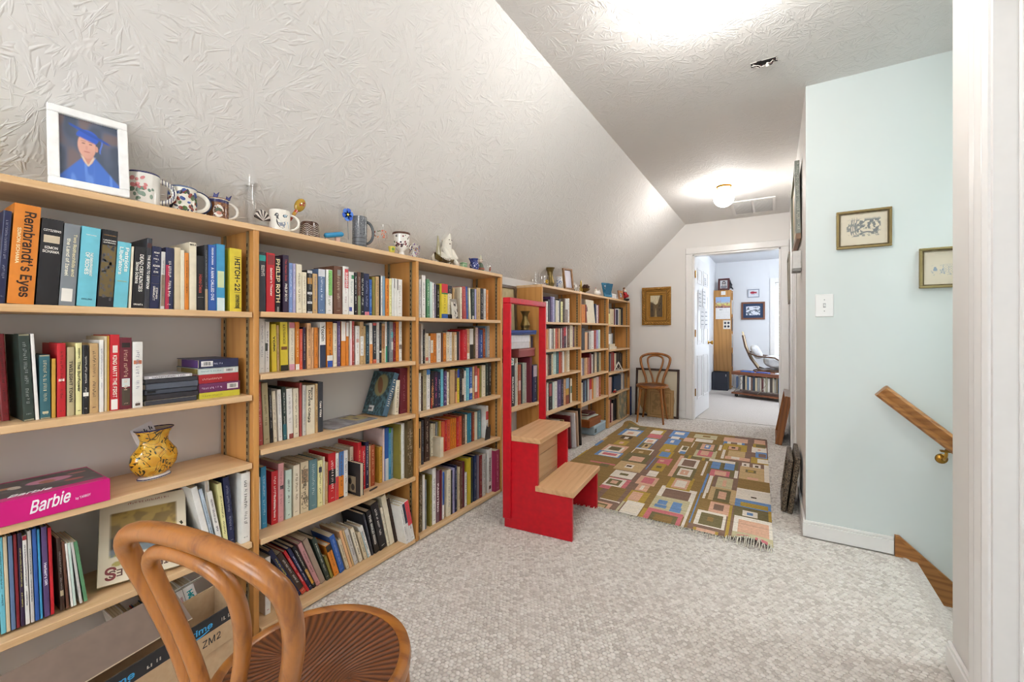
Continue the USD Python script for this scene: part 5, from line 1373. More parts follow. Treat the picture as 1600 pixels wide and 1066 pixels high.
put('inner_line', [box(.0205, .1425, -.0115, -.0105, .0205, .0225), box(.0205, .1425, -.0115, -.0105, .2055, .2075), box(.0205, .0225, -.0115, -.0105, .0225, .2055), box(.1405, .1425, -.0115, -.0105, .0225, .2055)], paint('9aa0a8', .4), t)
put('easel_leg', mv(box(.05, .11, 0, .003, 0, .15), (0, .050, .006), rx=16), paint('2a2a2c', .6), t)

# mugs
m1 = mug('mug', 'white mug with pink flowers and a striped handle beside the portrait', 'mug', (-1.672, .530, ZT), .041, .100, 'e9e6df', 70, hr=.75, hthick=.007, rim_hex='3a3a68')
decals(m1, deco_cyl(random.Random(1), 9, .0413, .045, .082, ['c8686c', 'd88a8a'], .005, .009, -1.1, -.1))
decals(m1, deco_cyl(random.Random(2), 14, .0413, .012, .05, ['6f8a78', '8aa090'], .004, .009, -1.0, .3))
a = np.linspace(-PI * .5, PI * .5, 15)
st = []
for k in a:
    p = np.array([.041 * .93 + .100 * .32 * .75 * 1.6 * math.cos(k), 0, .052 + .034 * math.sin(k)])
    st.append(mv(box(-.001, .001, -.0074, .0074, -.0074, .0074), p, ry=0))
put('handle_stripe', [mv(x, rz=70) for x in st], paint('2b2f55', .3), m1)
m2 = mug('mug', 'flower painted mug in red and blue with a dark edged handle', 'mug', (-1.680, .637, ZT), .039, .088, 'e4dfd2', 68, hr=.75, hthick=.0075, rim_hex='5a6a8a')
decals(m2, deco_cyl(random.Random(3), 46, .0393, .012, .075, ['8a3a2e', '3a5290', '4f6a3c', '2a2a3a', '8a3a2e'], .005, .010, -2.0, .9))
decals(m2, deco_cyl(random.Random(4), 26, .0396, .004, .012, ['252a48'], .003, .004, -2.2, 1.2), 'painted_band')
a = np.linspace(-PI * .5, PI * .5, 22)
put('handle_edge', mv(tube(np.c_[.039 * .93 + .088 * .32 * .75 * 1.6 * np.cos(a) + .006 * np.cos(a), 0 * a, .0458 + .030 * np.sin(a) + .006 * np.sin(a)], .0045, 8), rz=68), paint('27304e', .25), m2, True)
m3 = mug('mug', 'brown and blue patterned mug with white panel and bird ears', 'mug', (-1.684, .744, ZT), .033, .080, '7a4a2c', 66, handle_hex='e6e0d6', hr=.7, hthick=.0045)
put('blue_band', lathe([(.0331, .064), (.0335, .064), (.0335, .074), (.0331, .074)], 40), paint('33305c', .25), m3, True)
put('gold_rim', lathe([(.0332, .0742), (.0338, .0742), (.0338, .0768), (.0332, .0768)], 40), paint('d8c8b0', .3), m3, True)
decals(m3, deco_cyl(random.Random(6), 60, .0332, .006, .06, ['5c3018', '9a6a3a'], .002, .004), 'painted_dot')
def panel_decal(r, a, z, s, el, hx, part, t):
    pts = [(r * math.cos(a + s * math.cos(q * PI / 8) / r), r * math.sin(a + s * math.cos(q * PI / 8) / r), z + s * el * math.sin(q * PI / 8)) for q in range(16)]
    v = np.array(pts + [(r * 1.008 * math.cos(a), r * 1.008 * math.sin(a), z)])
    put(part, trimesh.Trimesh(v, [(16, q, (q + 1) % 16) for q in range(16)], process=False), paint(hx, .25, mottle=.02), t)
panel_decal(.0335, -.35, .033, .0165, 1.35, 'e6e0d6', 'white_panel', m3); panel_decal(.03385, -.35, .036, .010, .8, '4f5a44', 'painted_bird', m3); panel_decal(.0340, -.30, .026, .008, .8, 'c98f80', 'painted_flower', m3)
for s in (-.6, 1.0):
    put('bird_ear', mv(extrude([(-.008, 0), (.006, 0), (.012, .018), (.002, .009), (-.004, .016)], .003), (.031 * math.cos(s), .031 * math.sin(s), .079), rx=90, rz=40), paint('2a2a6a', .3), m3)
t = thing('tall_glass', 'tall clear glass vase, thin and nearly invisible', 'glass', (-1.70, .865, ZT))
put('wall', lathe([(0, 0), (.020, 0), (.0225, .20), (.021, .20), (.0188, .005), (0, .005)], 28), M_GLASS, t, 40)
t = thing('striped_shell', 'brown and white striped shell ornament on a clear pink base', 'ornament', (-1.668, .890, ZT))
put('glass_base', box(-.022, .022, -.028, .028, 0, .012, .002), glass('pink_glass', (.95, .80, .76)), t)
put('glass_stem', box(-.006, .006, -.016, .016, .0122, .034, .001), M_GLASS, t)
for k in range(11):
    a0, a1 = math.radians(10 + k * 14.5), math.radians(10 + (k + 1) * 14.5)
    pl = [(0, 0), (.034 * math.cos(a0), .034 * math.sin(a0) * 1.15), (.036 * math.cos((a0 + a1) / 2), .036 * math.sin((a0 + a1) / 2) * 1.15), (.034 * math.cos(a1), .034 * math.sin(a1) * 1.15)]
    put('shell_stripe', frame_to(extrude(pl, .008 if k % 2 else .0065), (-.004, .0, .034), (-.25, .968, 0), (0, 0, 1)), paint('3a2c2a' if k % 2 == 0 else 'd8cfc8', .35), t)
m4 = mug('mug', 'white mug painted with a dark grey bird, holding a painted spoon', 'mug', (-1.675, .962, ZT), .038, .088, 'e8e3d8', 60, hr=.72, hthick=.005)
def wrap_decal(r, poly, hx, part, t, lift=0.0):
    from shapely.geometry import Polygon
    v2, f2 = trimesh.creation.triangulate_polygon(Polygon(poly), engine='earcut')
    R = r + .0003 + lift
    put(part, trimesh.Trimesh(np.c_[R * np.cos(v2[:, 0] / r), R * np.sin(v2[:, 0] / r), v2[:, 1]], f2, process=False), paint(hx, .25, mottle=.02), t)
BX = lambda pts: [(-.040 + x * .001, .010 + y * .001) for x, y in pts]
wrap_decal(.038, BX([(0, 52), (5, 60), (10, 63), (15, 60), (17, 54), (15, 46), (18, 38), (26, 30), (35, 20), (38, 8), (30, 4), (20, 8), (12, 18), (8, 30), (9, 42), (7, 50)]), '3a3638', 'painted_bird', m4)
wrap_decal(.038, BX([(14, 26), (26, 26), (38, 30), (42, 22), (36, 10), (22, 12)]), '8a8f9c', 'painted_wing', m4, .0002)
wrap_decal(.038, BX([(34, 8), (38, 32), (52, 32), (56, 8)]), '8fb0c8', 'painted_tail', m4, .0001)
wrap_decal(.038, BX([(30, 52), (36, 46), (46, 50), (52, 60), (42, 62), (34, 58)]), '2f4256', 'painted_leaf', m4); wrap_decal(.038, BX([(34, 52), (38, 49), (45, 52), (48, 58), (41, 59), (36, 56)]), '93aebe', 'painted_leaf', m4, .0002)
wrap_decal(.038, BX([(9, 55), (12, 58), (14, 55), (12, 52)]), 'd8d4cc', 'painted_eye', m4, .0002)
t = thing('wooden_spoon', 'gold and red lacquered wooden spoon standing in the bird mug', 'spoon', (-1.672, .972, ZT + .0105), rx=-31)
put('spoon_handle', tube([(0, 0, .0), (0, 0, .06), (0, 0, .112)], [.0042, .0045, .0075], 10), paint('a5351c', .25, coat=.6), t, True)
put('handle_band', lathe([(.0052, .085), (.0064, .085), (.0072, .100), (.0060, .100)], 14), paint('b98a2c', .25, coat=.6), t, True)
put('spoon_bowl', mv(ellipsoid((0, 0, 0), (.013, .021, .032), 2), (0, 0, .142)), paint('b08a22', .2, coat=.8), t, True)
put('painted_berry', [ellipsoid((.0125, y, z), (.002, .004, .004), 1) for y, z in ((.006, .145), (-.004, .138), (.004, .155))], paint('a5281c', .3), t)
t = thing('brown_cup', 'brown handleless cup with wavy white lines', 'cup', (-1.660, 1.080, ZT))
put('body', lathe([(0, 0), (.038, 0), (.040, .004), (.035, .060), (.030, .066), (.028, .065), (.030, .058), (.034, .006), (0, .006)], 36), paint('4a2c1e', .3, coat=.4), t, 50)
for k in range(6):
    pts = []
    for i in range(41):
        a = -2.0 + 3.2 * i / 40; z = .010 + k * .0078 + .005 * math.sin(a * 5.2); r = .0402 - .083 * max(z - .004, 0) + .0002
        pts.append((r * math.cos(a), r * math.sin(a), z))
    put('wavy_line', tube(pts, .0011, 5), paint('cfc3b4', .4), t, True)
t = thing('blue_penknife', 'bright blue folding penknife propped on a pink holder', 'penknife', (-1.650, 1.188, ZT))
put('handle', mv(tube([(0, -.045, .022), (0, -.04, .024), (0, .038, .044), (0, .046, .045)], [.006, .011, .011, .008], 14), (0, 0, 0)), paint('2490c4', .3, coat=.3), t, True)
put('holder', [box(-.008, .008, .008, .03, 0, .026, .003), box(-.006, .006, -.042, -.03, 0, .014, .003)], paint('c8a090', .4), t)
t = thing('flower_block', 'clear acrylic block with a bright blue flower', 'ornament', (-1.672, 1.272, ZT))
put('block', box(-.010, .010, -.036, .030, 0, .175, .001), glass('acrylic_clear', (.96, .96, .96)), t)
for k in range(6):
    a = k * PI / 3 + .3
    pet = extrude([(0, -.004), (.012, -.012), (.026, -.011), (.030, -.002), (.027, .010), (.012, .011), (0, .004)], .002)
    put('petal', frame_to(mv(pet, rz=math.degrees(a)), (.0105, -.003, .143), (0, 1, 0), (0, 0, 1)), paint('2f5fd0' if k % 2 else '4a7ee0', .4), t)
put('flower_centre', ellipsoid((.0128, -.003, .143), (.002, .006, .006), 1), paint('d8c848', .5), t)
put('stem', tube([(.011, -.003, .115), (.011, -.001, .06), (.011, 0, .03)], .0012, 6), paint('5a6a78', .5), t)
t = mug('stein', 'tall grey pewter coloured stein with a dark handle', 'stein', (-1.672, 1.343, ZT), .033, .150, '6a6d72', 58, handle_hex='4a4d52', hr=.40, hthick=.0065)
for z in (.012, .026, .045):
    put('ring', lathe([(.0328, z), (.0345, z + .002), (.0328, z + .005)], 36), paint('45474c', .35), t, True)
decals(t, deco_cyl(random.Random(8), 160, .0331, .05, .142, ['45484e', '8a8d92', '55585e'], .0015, .004), 'relief')
t = thing('flowered_goblet', 'clear footed goblet with painted red flowers', 'glass', (-1.665, 1.462, ZT))
gp = [(0, 0), (.024, 0), (.022, .004), (.006, .010), (.006, .020), (.020, .045), (.030, .075), (.031, .100), (.027, .132), (.026, .132), (.030, .100), (.029, .076), (.019, .047), (0, .024)]
put('bowl', lathe(gp, 32), M_GLASS, t, 50)
decals(t, deco_cyl(random.Random(9), 26, .0312, .07, .105, ['c87058', 'd89a78', '5a6a4a', 'b85a4a'], .003, .006, -1.8, .9), 'painted_flower')
t = thing('yellow_egg_cup', 'small yellow and green egg cup', 'egg cup', (-1.66, 1.532, ZT))
put('body', lathe([(0, 0), (.012, 0), (.010, .006), (.014, .014), (.018, .040), (.0165, .040), (.012, .016), (0, .012)], 24), paint('d8c848', .3, coat=.3), t, True)
panel_decal(.0172, -.4, .026, .007, 1.0, '6a9a3a', 'painted_leaf', t)
def cup_r(z): return np.interp(z, [0, .03, .045, .075, .115], [.017, .016, .032, .040, .043])
t = thing('pedestal_cup', 'white flowered pedestal cup with a brown rim', 'cup', (-1.672, 1.608, ZT))
put('body', lathe([(0, 0), (.024, 0), (.023, .006), (.015, .018), (.016, .03), (.032, .045), (.040, .075), (.043, .115), (.041, .115), (.038, .075), (.028, .048), (0, .04)], 40), paint('ece8e2', .2, coat=.5), t, True)
put('rim', lathe([(.041, .1152), (.0435, .1152), (.046, .119), (.045, .125), (.040, .124)], 40), paint('5a3626', .3), t, True)
decals(t, deco_cyl(random.Random(10), 34, .04, .048, .075, ['6a2a30', '3a2a3a', '8a3a44', '4f5a3c', '8a4a50'], .003, .006, -2.0, .3, cup_r), 'painted_flower')
decals(t, deco_cyl(random.Random(12), 10, .04, .09, .108, ['8a3a44', '4f5a3c', '7a7a80'], .003, .005, -1.5, .5, cup_r), 'painted_flower')
t = thing('ornate_tumbler', 'small glass tumbler with blue and gold ornament', 'glass', (-1.668, 1.700, ZT))
put('wall', lathe([(0, 0), (.026, 0), (.030, .085), (.0285, .085), (.0245, .004), (0, .004)], 28), M_GLASS, t, 40)
decals(t, deco_cyl(random.Random(11), 95, .028, .004, .078, ['7a5a8a', '4a5a98', 'b07a8a', 'a87a3a', 'd8c8c8'], .002, .005, -2.2, 1.4, lambda z: .0263 + .047 * z), 'painted_ornament')
t = thing('model_boat', 'small brass coloured model boat with a triangular sail', 'model boat', (-1.655, 1.935, ZT))
hull = []
for s in np.linspace(0, 1, 15):
    y = -.085 + .165 * s; w = .020 * math.sin(PI * min(max(s, .04), .96)) ** .6; zt = .042 - .02 * math.sin(PI * s) + .018 * (1 - s) ** 3; zb = .012 + .012 * abs(2 * s - 1) ** 3
    hull.append([(w, y, zt), (w * .7, y, (zt + zb) / 2), (0, y, zb), (-w * .7, y, (zt + zb) / 2), (-w, y, zt)])
hv = np.array(hull).reshape(-1, 3); hf = []
for i in range(14):
    for j in range(4):
        a, b, c, e = i * 5 + j, i * 5 + j + 1, (i + 1) * 5 + j + 1, (i + 1) * 5 + j; hf += [(a, b, c), (a, c, e)]
    hf += [(i * 5, (i + 1) * 5, (i + 1) * 5 + 4), (i * 5, (i + 1) * 5 + 4, i * 5 + 4)]
put('hull', trimesh.Trimesh(hv, hf), M_BRASS_DULL, t, 40)
put('keel_stand', [box(-.012, .012, -.05, -.04, 0, .014), box(-.012, .012, .035, .045, 0, .014), box(-.003, .003, -.06, .06, .001, .006)], paint('4a3a22', .5), t)
put('sail', frame_to(extrude([(0, 0), (.045, 0), (.020, .115), (.014, .115)], .003), (0, -.078, .045), (0, 1, 0), (0, 0, 1)), paint('a09878', .5), t)
put('sail_opening', frame_to(extrude([(.016, .01), (.032, .01), (.019, .062)], .0035), (.0003, -.078, .045), (0, 1, 0), (0, 0, 1)), paint('d8d4c4', .6), t)
for k in range(8):
    put('oar', tube([(.018, -.045 + k * .014, .036), (.026, -.048 + k * .014, .008)], .0018, 5), paint('4a3a22', .5), t)
# plush bear
t = thing('plush_bear', 'white plush polar bear sitting with its nose raised', 'soft toy', (-1.715, 2.005, ZT))
from manifold3d import Manifold
def hulls(chains, fine=.006, it=6):
    tot = Manifold()
    for a, ra, b, rb in chains:
        A = Manifold.sphere(ra, 20).translate(list(map(float, a))); B = Manifold.sphere(rb, 20).translate(list(map(float, b)))
        tot = tot + Manifold.batch_hull([A, B])
    tot = tot.refine_to_length(fine); q = tot.to_mesh()
    m = trimesh.Trimesh(q.vert_properties[:, :3], q.tri_verts, process=False)
    trimesh.smoothing.filter_taubin(m, iterations=it)
    return m
bear = hulls([((0, 0, .048), .046, (0, .014, .105), .036), ((0, .014, .105), .034, (0, .020, .150), .030), ((0, .020, .150), .030, (.014, .020, .185), .014), ((.014, .020, .185), .014, (.02, .020, .200), .009), ((.02, -.028, .06), .020, (.055, -.034, .018), .017), ((.02, .036, .06), .020, (.055, .044, .018), .017), ((.018, -.022, .10), .017, (.048, -.018, .055), .014), ((.018, .045, .10), .017, (.048, .048, .055), .014), ((0, -.07, .045), .035, (0, -.02, .05), .042)])
put('body', mv(bear, (0, 0, -bear.bounds[0][2])), mat('plush_fur', {'t': ('texture_coordinate', {}), 'n': ('noise_texture', {'scale': 260.0, 'detail': 3.0}), 'b': ('bump', {'strength': .7, 'distance': .004}), 'p': ('principled_bsdf', {'base_color': lin('e6e0d2'), 'roughness': .95, 'sheen_weight': .4})}, [('t.object', 'n.vector'), ('n.fac', 'b.height'), ('b.normal', 'p.normal')]), t, True)
for y in (-.002, .042): put('ear', ellipsoid((-.016, y, .168), (.006, .009, .010), 1), paint('ddd4c4', .9), t, True)
put('nose', ellipsoid((.022, .020, .202), (.006, .006, .005), 1), paint('241e1e', .3), t, True)
for y in (.008, .032): put('eye', ellipsoid((.029, y, .165), (.003, .003, .003), 1), paint('1a1616', .2), t, True)
put('mouth', ellipsoid((.031, .012, .140), (.003, .007, .003), 1), paint('5a3a34', .5), t, True)
t = thing('green_trinket', 'tiny green and white glazed trinket box', 'ornament', (-1.655, 2.115, ZT))
put('box_body', box(-.014, .014, -.02, .02, 0, .026, .003), paint('a8c0a0', .3), t); put('lid', box(-.015, .015, -.021, .021, .0262, .036, .003), paint('7aa07c', .3), t)
put('painted_mark', [box(.0139, .0145, y, y + .006, .006, .02) for y in (-.014, -.003, .008)], paint('3f7a4c', .4), t)
t = thing('blue_pitcher', 'small cobalt blue pitcher with white flowers', 'ornament', (-1.668, 2.245, ZT))
put('body', lathe([(0, 0), (.02, 0), (.030, .02), (.033, .04), (.022, .062), (.02, .07), (.026, .08), (.024, .08), (.018, .07), (.019, .062), (0, .05)], 32), paint('24347e', .2, coat=.5), t, True)
put('spout', tube([(.0, -.028, .05), (.0, -.045, .068), (0, -.056, .074)], [.009, .006, .005], 10), paint('24347e', .2, coat=.5), t, True)
decals(t, deco_cyl(random.Random(14), 22, .031, .012, .05, ['c4cce8'], .002, .0045, -2, 1, lambda z: np.interp(z, [0, .02, .04, .062], [.0205, .0305, .0335, .0225])), 'painted_flower')
t = thing('clown_figurine', 'small porcelain figurine with green coat and pale head', 'figurine', (-1.672, 2.318, ZT))
put('coat', lathe([(0, 0), (.024, 0), (.026, .02), (.018, .05), (.010, .062), (0, .064)], 20), paint('5a6a54', .4), t, True)
put('sash', lathe([(.0262, .016), (.0272, .018), (.0255, .028), (.0245, .028)], 20), paint('a0503c', .4), t, True)
put('head', ellipsoid((0, 0, .076), (.013, .013, .015), 2), paint('d8c4b4', .4), t, True); put('hat', mv(lathe([(.016, 0), (.010, .006), (.006, .026), (0, .03)], 16), (0, 0, .086)), paint('c8c4b0', .5), t, True)
t = thing('small_clear_jug', 'small clear glass jug with a red bird at the rim', 'glass', (-1.665, 2.390, ZT))
put('wall', lathe([(0, 0), (.022, 0), (.027, .03), (.020, .055), (.022, .064), (.0205, .064), (.0185, .055), (.025, .03), (0, .004)], 24), M_GLASS, t, 40)
put('red_bird', mv(ellipsoid((0, 0, 0), (.005, .009, .018), 1), (0, .03, .034), rx=-20), paint('a84a34', .4), t, True)

# ------------------------------------------------------------------ nearest bay: box, vase, cases, stacks
t = thing('toy_box', 'flat bright pink toy box with white script lettering on the third shelf', 'box', (-1.598, .225, .6375), rz=0)
put('carton', box(-.200, 0, 0, .208, 0, .060, .001), paint('d2107c', .35, coat=.3, mottle=.02), t)
def top_art(u, v):
    c = np.zeros(u.shape + (3,)); c[:] = lin('4a4448')
    n = meshkit.noise(np.stack([u * 9, v * 9, u * 0], -1), 5); c = blend(c, sm(.6, .7, n) * .6, '6a6a66')
    d = lambda cx, cy, rx, ry: sm(1.05, .95, np.hypot((u - cx) / rx, (v - cy) / ry))
    c = blend(c, d(.55, .55, .22, .15), 'd890b4'); c = blend(c, d(.52, .5, .08, .1), 'b8705a'); c = blend(c, d(.15, .55, .1, .06), 'c88a5a'); c = blend(c, d(.22, .5, .06, .1), 'd8d0c4'); c = blend(c, d(.75, .3, .1, .06), 'c05a5a'); c = blend(c, d(.85, .7, .1, .05), 'b86a6a')
    return c
P, f, c = grid_panel(.2, .166, 60, 50, top_art)
put_colored('lid_picture', place(P, (-.034, .004, .0606), (0, 1, 0), (-1, 0, 0)), f, c, vcol(.35), t)
bt = lettering('Barbie', .072, .030, .0006); bt.apply_transform(np.array([[1, .28, 0, 0], [0.0, 1, 0, 0], [0, 0, 1, 0], [0, 0, 0, 1.0]]))
put('brand_lettering', frame_to(bt, (.0001, .055, .016), (0, .992, .12), (0, -.12, .992)), paint('f2eef2', .4), t)
put('maker_lettering', frame_to(lettering('by TARBOY', .030, .0062, .0005), (.0001, .138, .024), (0, .996, .08), (0, -.08, .996)), paint('f2d8e8', .4), t)
bt2 = lettering('Barbie', .075, .02, .0006); bt2.apply_transform(np.array([[1, .5, 0, 0], [0, 1, 0, 0], [0, 0, 1, 0], [0, 0, 0, 1.0]]))
put('lid_lettering', frame_to(bt2, (-.028, .022, .0606), (0, 1, 0), (-1, 0, 0)), paint('f2eef2', .4), t)
put('lid_edge', box(-.008, -.0005, .001, .207, .0602, .0607), paint('d2107c', .35), t); put('lid_edge', box(-.2, -.19, .001, .207, .0602, .0607), paint('d2107c', .35), t)

def vz(p, s=.62):
    m = lathe(p, 56); m.apply_scale([s, 1.0, 1.0]); return m
t = thing('ceramic_vase', 'yellow ceramic vase with green leaf scrolls and a blue foot', 'vase', (-1.722, .575, .6376), rz=18)
M_MAJOL = mat('majolica_glaze', {'t': ('texture_coordinate', {}), 'n': ('noise_texture', {'scale': 22.0, 'detail': 1.0, 'distortion': 1.6}), 'v': ('voronoi_texture', {'scale': 34.0}), 'n2': ('noise_texture', {'scale': 26.0, 'detail': 1.0, 'distortion': 2.4}),
      'r': ('rgb_ramp', {'ramp': [(.0, lin('d89a24')), (.45, lin('d9a02a')), (.6, lin('e2b846')), (1, lin('d8922a'))]}),
      'l': ('rgb_ramp', {'ramp': [(.470, (0, 0, 0)), (.485, (1, 1, 1)), (.500, (1, 1, 1)), (.515, (0, 0, 0))]}), 'g': ('rgb_ramp', {'ramp': [(.62, (0, 0, 0)), (.645, (1, 1, 1))]}),
      'm1': ('mix_color', {'b': lin('3a3a1c')}), 'm2': ('mix_color', {'b': lin('2f3a1e')}), 'p': ('principled_bsdf', {'roughness': .15, 'coat_weight': .7})},
      [('t.object', 'n.vector'), ('t.object', 'v.vector'), ('t.object', 'n2.vector'), ('v.distance', 'r.fac'), ('r.color', 'm1.a'), ('n.fac', 'l.fac'), ('l.color', 'm1.fac'), ('m1.result', 'm2.a'), ('n2.fac', 'g.fac'), ('g.color', 'm2.fac'), ('m2.result', 'p.base_color')])
put('body', vz([(.036, .010), (.052, .022), (.066, .042), (.070, .062), (.066, .082), (.052, .100), (.042, .114), (.041, .126), (.046, .142), (.056, .1575)]), M_MAJOL, t, True)
put('inside', vz([(.0555, .1577), (.045, .142), (.040, .126), (.041, .114), (.03, .08), (0, .07)]), paint('b8a890', .5), t, True)
put('blue_rim', vz([(.0558, .1560), (.0585, .1585), (.0575, .1605), (.0550, .1585)]), paint('26285c', .2, coat=.5), t, True)
put('foot', vz([(0, .0), (.048, .0), (.049, .004), (.045, .009), (.036, .011)]), paint('e6e2de', .2, coat=.5), t, True)
put('blue_foot_line', vz([(.0489, .0035), (.0496, .0040), (.0486, .0062), (.0478, .0062)]), paint('26285c', .2), t, True)
t2 = thing('paper_slip', 'white printed slip of paper sticking out of the yellow vase', 'paper', (-1.722, .575, .6376 + .072), rz=100)
put('sheet', mv(box(-.03, .032, -.0004, .0004, .0, .104), (0, 0, .004), ry=-20, rx=-4), paint('dcd9de', .7), t2)
put('print', [mv(box(x, x + .003, -.0008, -.0004, .078, .078 + hh), (0, 0, .004), ry=-20, rx=-4) for x, hh in ((-.005, .008), (.003, .012), (.008, .006), (.018, .014), (.023, .008), (-.014, .005))], paint('3a3a44', .6), t2)

# stack of disc cases and boxed books on the second shelf
zc = .8824
cases = [(.016, 'charcoal', '3a3f4c', 'black plastic disc case with a pale edge, bottom of its stack'), (.017, 'black', '2a2830', 'black plastic disc case, second from the bottom of its stack'), (.015, 'slate', '454b58', 'dark grey disc case with a clip, third from the bottom'), (.019, 'slate', '525866', 'slate grey disc case with a cream end, fourth from the bottom'), (.014, 'charcoal', '34353c', 'dark disc case just below the silver one'), (.011, 'silver', 'b8b6bc', 'silver jewel case with printed white spine on top of the cases')]
for k, (h, nm, hx, lab) in enumerate(cases):
    off = (.0, .004, -.002, .003, -.003, .0)[k]
    t = thing('disc_case', lab, 'disc case', (-1.652 + off, .526 + abs(off), zc), group='disc cases stacked on the second shelf')
    L = .141 if k < 5 else .128
    put('case_shell', box(-.13, 0, 0, L, 0, h - .0006, .0012), paint(hx, .3, coat=.3), t)
    put('case_insert', box(-.125, -.004, -.0006, .0002, .002, h - .003), paint(('8a7a5a', '6a6a58', '2c2c30', 'c8b8a0', '9a9a9a', 'b0a8a0')[k], .5), t)
    if k == 5: put('spine_label', box(-.0002, .0006, .012, L - .008, .002, h - .003), paint('e4e2e4', .4), t); put('spine_print', frame_to(strokes(random.Random(5), L - .04, .005), (.0006, .02, .003), (0, 1, 0), (0, 0, 1)), paint('4a4650', .5), t)
    if k == 0: put('pale_edge', [box(.0, .0007, .001, L - .002, h - .0024, h - .0012), box(.0, .0007, .001, .0025, .001, h - .001)], paint('b8b0a0', .4), t)
    if k == 2: put('clip', box(-.0002, .001, .006, .028, .004, h - .004, .0005), paint('17181c', .4), t)
    zc += h
zc = .8824
stk = [(.021, 'cfc63e', 'yellow book lying flat at the bottom of the stack', '9a9440', .0, .128), (.031, '6a2a5a', 'purple book lying flat with white print and a barcode', 'd8c8dc', .0, .128), (.030, 'a8222a', 'red book lying flat in the middle of the stack', 'e0b8b0', -.004, .126), (.022, 'c8d4d0', 'pale blue book lying flat, second from the top of the stack', '7a9aa0', -.006, .126), (.030, '2a2e50', 'dark blue book lying flat on top of the stack', 'b8bcd0', -.002, .124)]
for k, (h, hx, lab, px, off, L) in enumerate(stk):
    t = thing('book', lab, 'book', (-1.652 + off, .674, zc), group='books lying in a stack on the second shelf')
    y0 = 0 if k < 3 else (-.0 if k == 3 else -.0)
    put('cover', [box(-.17, 0, y0, L, 0, .0016), box(-.17, 0, y0, L, h - .0022, h - .0006), box(-.003, 0, y0, L, .0017, h - .0023)], paint(hx, .4), t)
    put('pages', box(-.168, -.0035, y0 + .002, L - .002, .0018, h - .0024), M_PAGES, t)
    put('end_art', box(-.13, -.012, y0 - .0004, y0 + .0016, .002, h - .003), paint(('cfc63e', 'a06a9a', '8a1a22', '8a7a40', '5a3a7a')[k], .5), t)
    rg = random.Random(40 + k)
    put('spine_print', frame_to(strokes(rg, L * .5, h * .22), (.0001, .008, h * .36), (0, 1, 0), (0, 0, 1)), paint(px, .5), t)
    if k in (1, 3, 4):
        bx = (.086, 0, .078, .006)[k - 1] if k != 4 else .006
        put('label', box(-.0002, .0005, bx, bx + .036, h * .18, h * .8), paint('e6e4e0', .5), t)
        put('barcode', [box(.0004, .0008, bx + .008 + i * .0024, bx + .0092 + i * .0024, h * .3, h * .7) for i in range(9)], paint('2a2a2c', .5), t)
    zc += h

# picture book box standing tilted on the fourth shelf, upside down
def tales(u, v):
    c = np.zeros(u.shape + (3,)); c[:] = lin('d8ccb4')
    inn = sm(.11, .12, u) * sm(.89, .88, u) * sm(.30, .31, v) * sm(.86, .85, v)
    n = meshkit.fbm(np.stack([u * 7, v * 9, u * 0], -1), 3, 6)
    pic = np.zeros_like(c); pic[:] = lin('7a6230'); pic = blend(pic, sm(.45, .6, n), 'a08440'); pic = blend(pic, sm(.55, .5, v + .1 * (n - .5)), '3a3524'); pic = blend(pic, sm(.42, .38, v), '6a747c'); pic = blend(pic, sm(.62, .7, n) * sm(.55, .5, v), 'a8a040')
    c = c * (1 - inn[..., None]) + pic * inn[..., None]
    for cx, cy in ((.2, .22), (.78, .2)): c = blend(c, sm(1, .8, np.hypot((u - cx) / .07, (v - cy) / .03)), 'a89a50')
    return c
t = thing('story_box', 'large cream story book box with a landscape picture, tilted back upside down', 'book box', (-1.70, .432, .3526), rz=90 - 18)
UsdGeom.Xformable(t).AddRotateXOp(opSuffix='tilt').Set(-27.0)
put('box_case', box(0, .21, -.035, .0, 0.0, .235, .0015), paint('dcd0b8', .4, coat=.2), t)
P, f, c = grid_panel(.206, .231, 60, 66, tales)
put_colored('cover_print', place(P, (.002, -.0355, .002), (1, 0, 0), (0, 0, 1)), f, c, vcol(.35), t)
ft = lettering('FAIRY TALES', .17, .018, .0006)
put('title', frame_to(ft, (.195, -.0357, .036), (-1, 0, 0), (0, 0, -1)), paint('5a3a30', .5), t)
put('title_initial', frame_to(lettering('S', .026, .034, .0007), (.042, -.0359, .046), (-1, 0, 0), (0, 0, -1)), paint('7a2a2c', .5), t)
put('title_line', [frame_to(strokes(random.Random(3), .10, .006), (.165, -.0357, .224), (-1, 0, 0), (0, 0, -1)), frame_to(strokes(random.Random(4), .09, .006), (.16, -.0357, .058), (-1, 0, 0), (0, 0, -1))], paint('8a3a34', .5), t)
put('red_corner', box(.196, .2103, -.0344, -.0006, .215, .2353), paint('c8302c', .4), t)
# books slumped to the left behind the chair
for k, (hx, cn) in enumerate((('5a4030', 'brown'), ('7a7a80', 'grey'), ('4f8a8c', 'teal'), ('a83a34', 'red'), ('8ab8bc', 'light blue'))):
    t = thing('book', 'thin %s picture book slumped sideways behind the story box' % cn, 'book', (-1.745, .640 + k * .0105, .3526), rx=24)
    put('cover', [box(-.092, 0, 0, .001, 0, .19), box(-.092, 0, .0075, .0085, 0, .19), box(-.0015, 0, .001, .0075, 0, .19)], paint(hx, .4), t)
    put('pages', box(-.09, -.002, .0012, .0073, .002, .188), M_PAGES, t)
t = thing('art_card', 'dark portrait art book leaning in front of the white folder', 'book', (-1.662, .688, .3526), rz=0, rx=26)
put('cover', [box(-.075, 0, 0, .001, 0, .15), box(-.075, 0, .005, .006, 0, .15), box(-.0012, 0, .001, .005, 0, .15)], paint('3a3a26', .4), t)
put('pages', box(-.073, -.0015, .0012, .0048, .0015, .1485), M_PAGES, t)
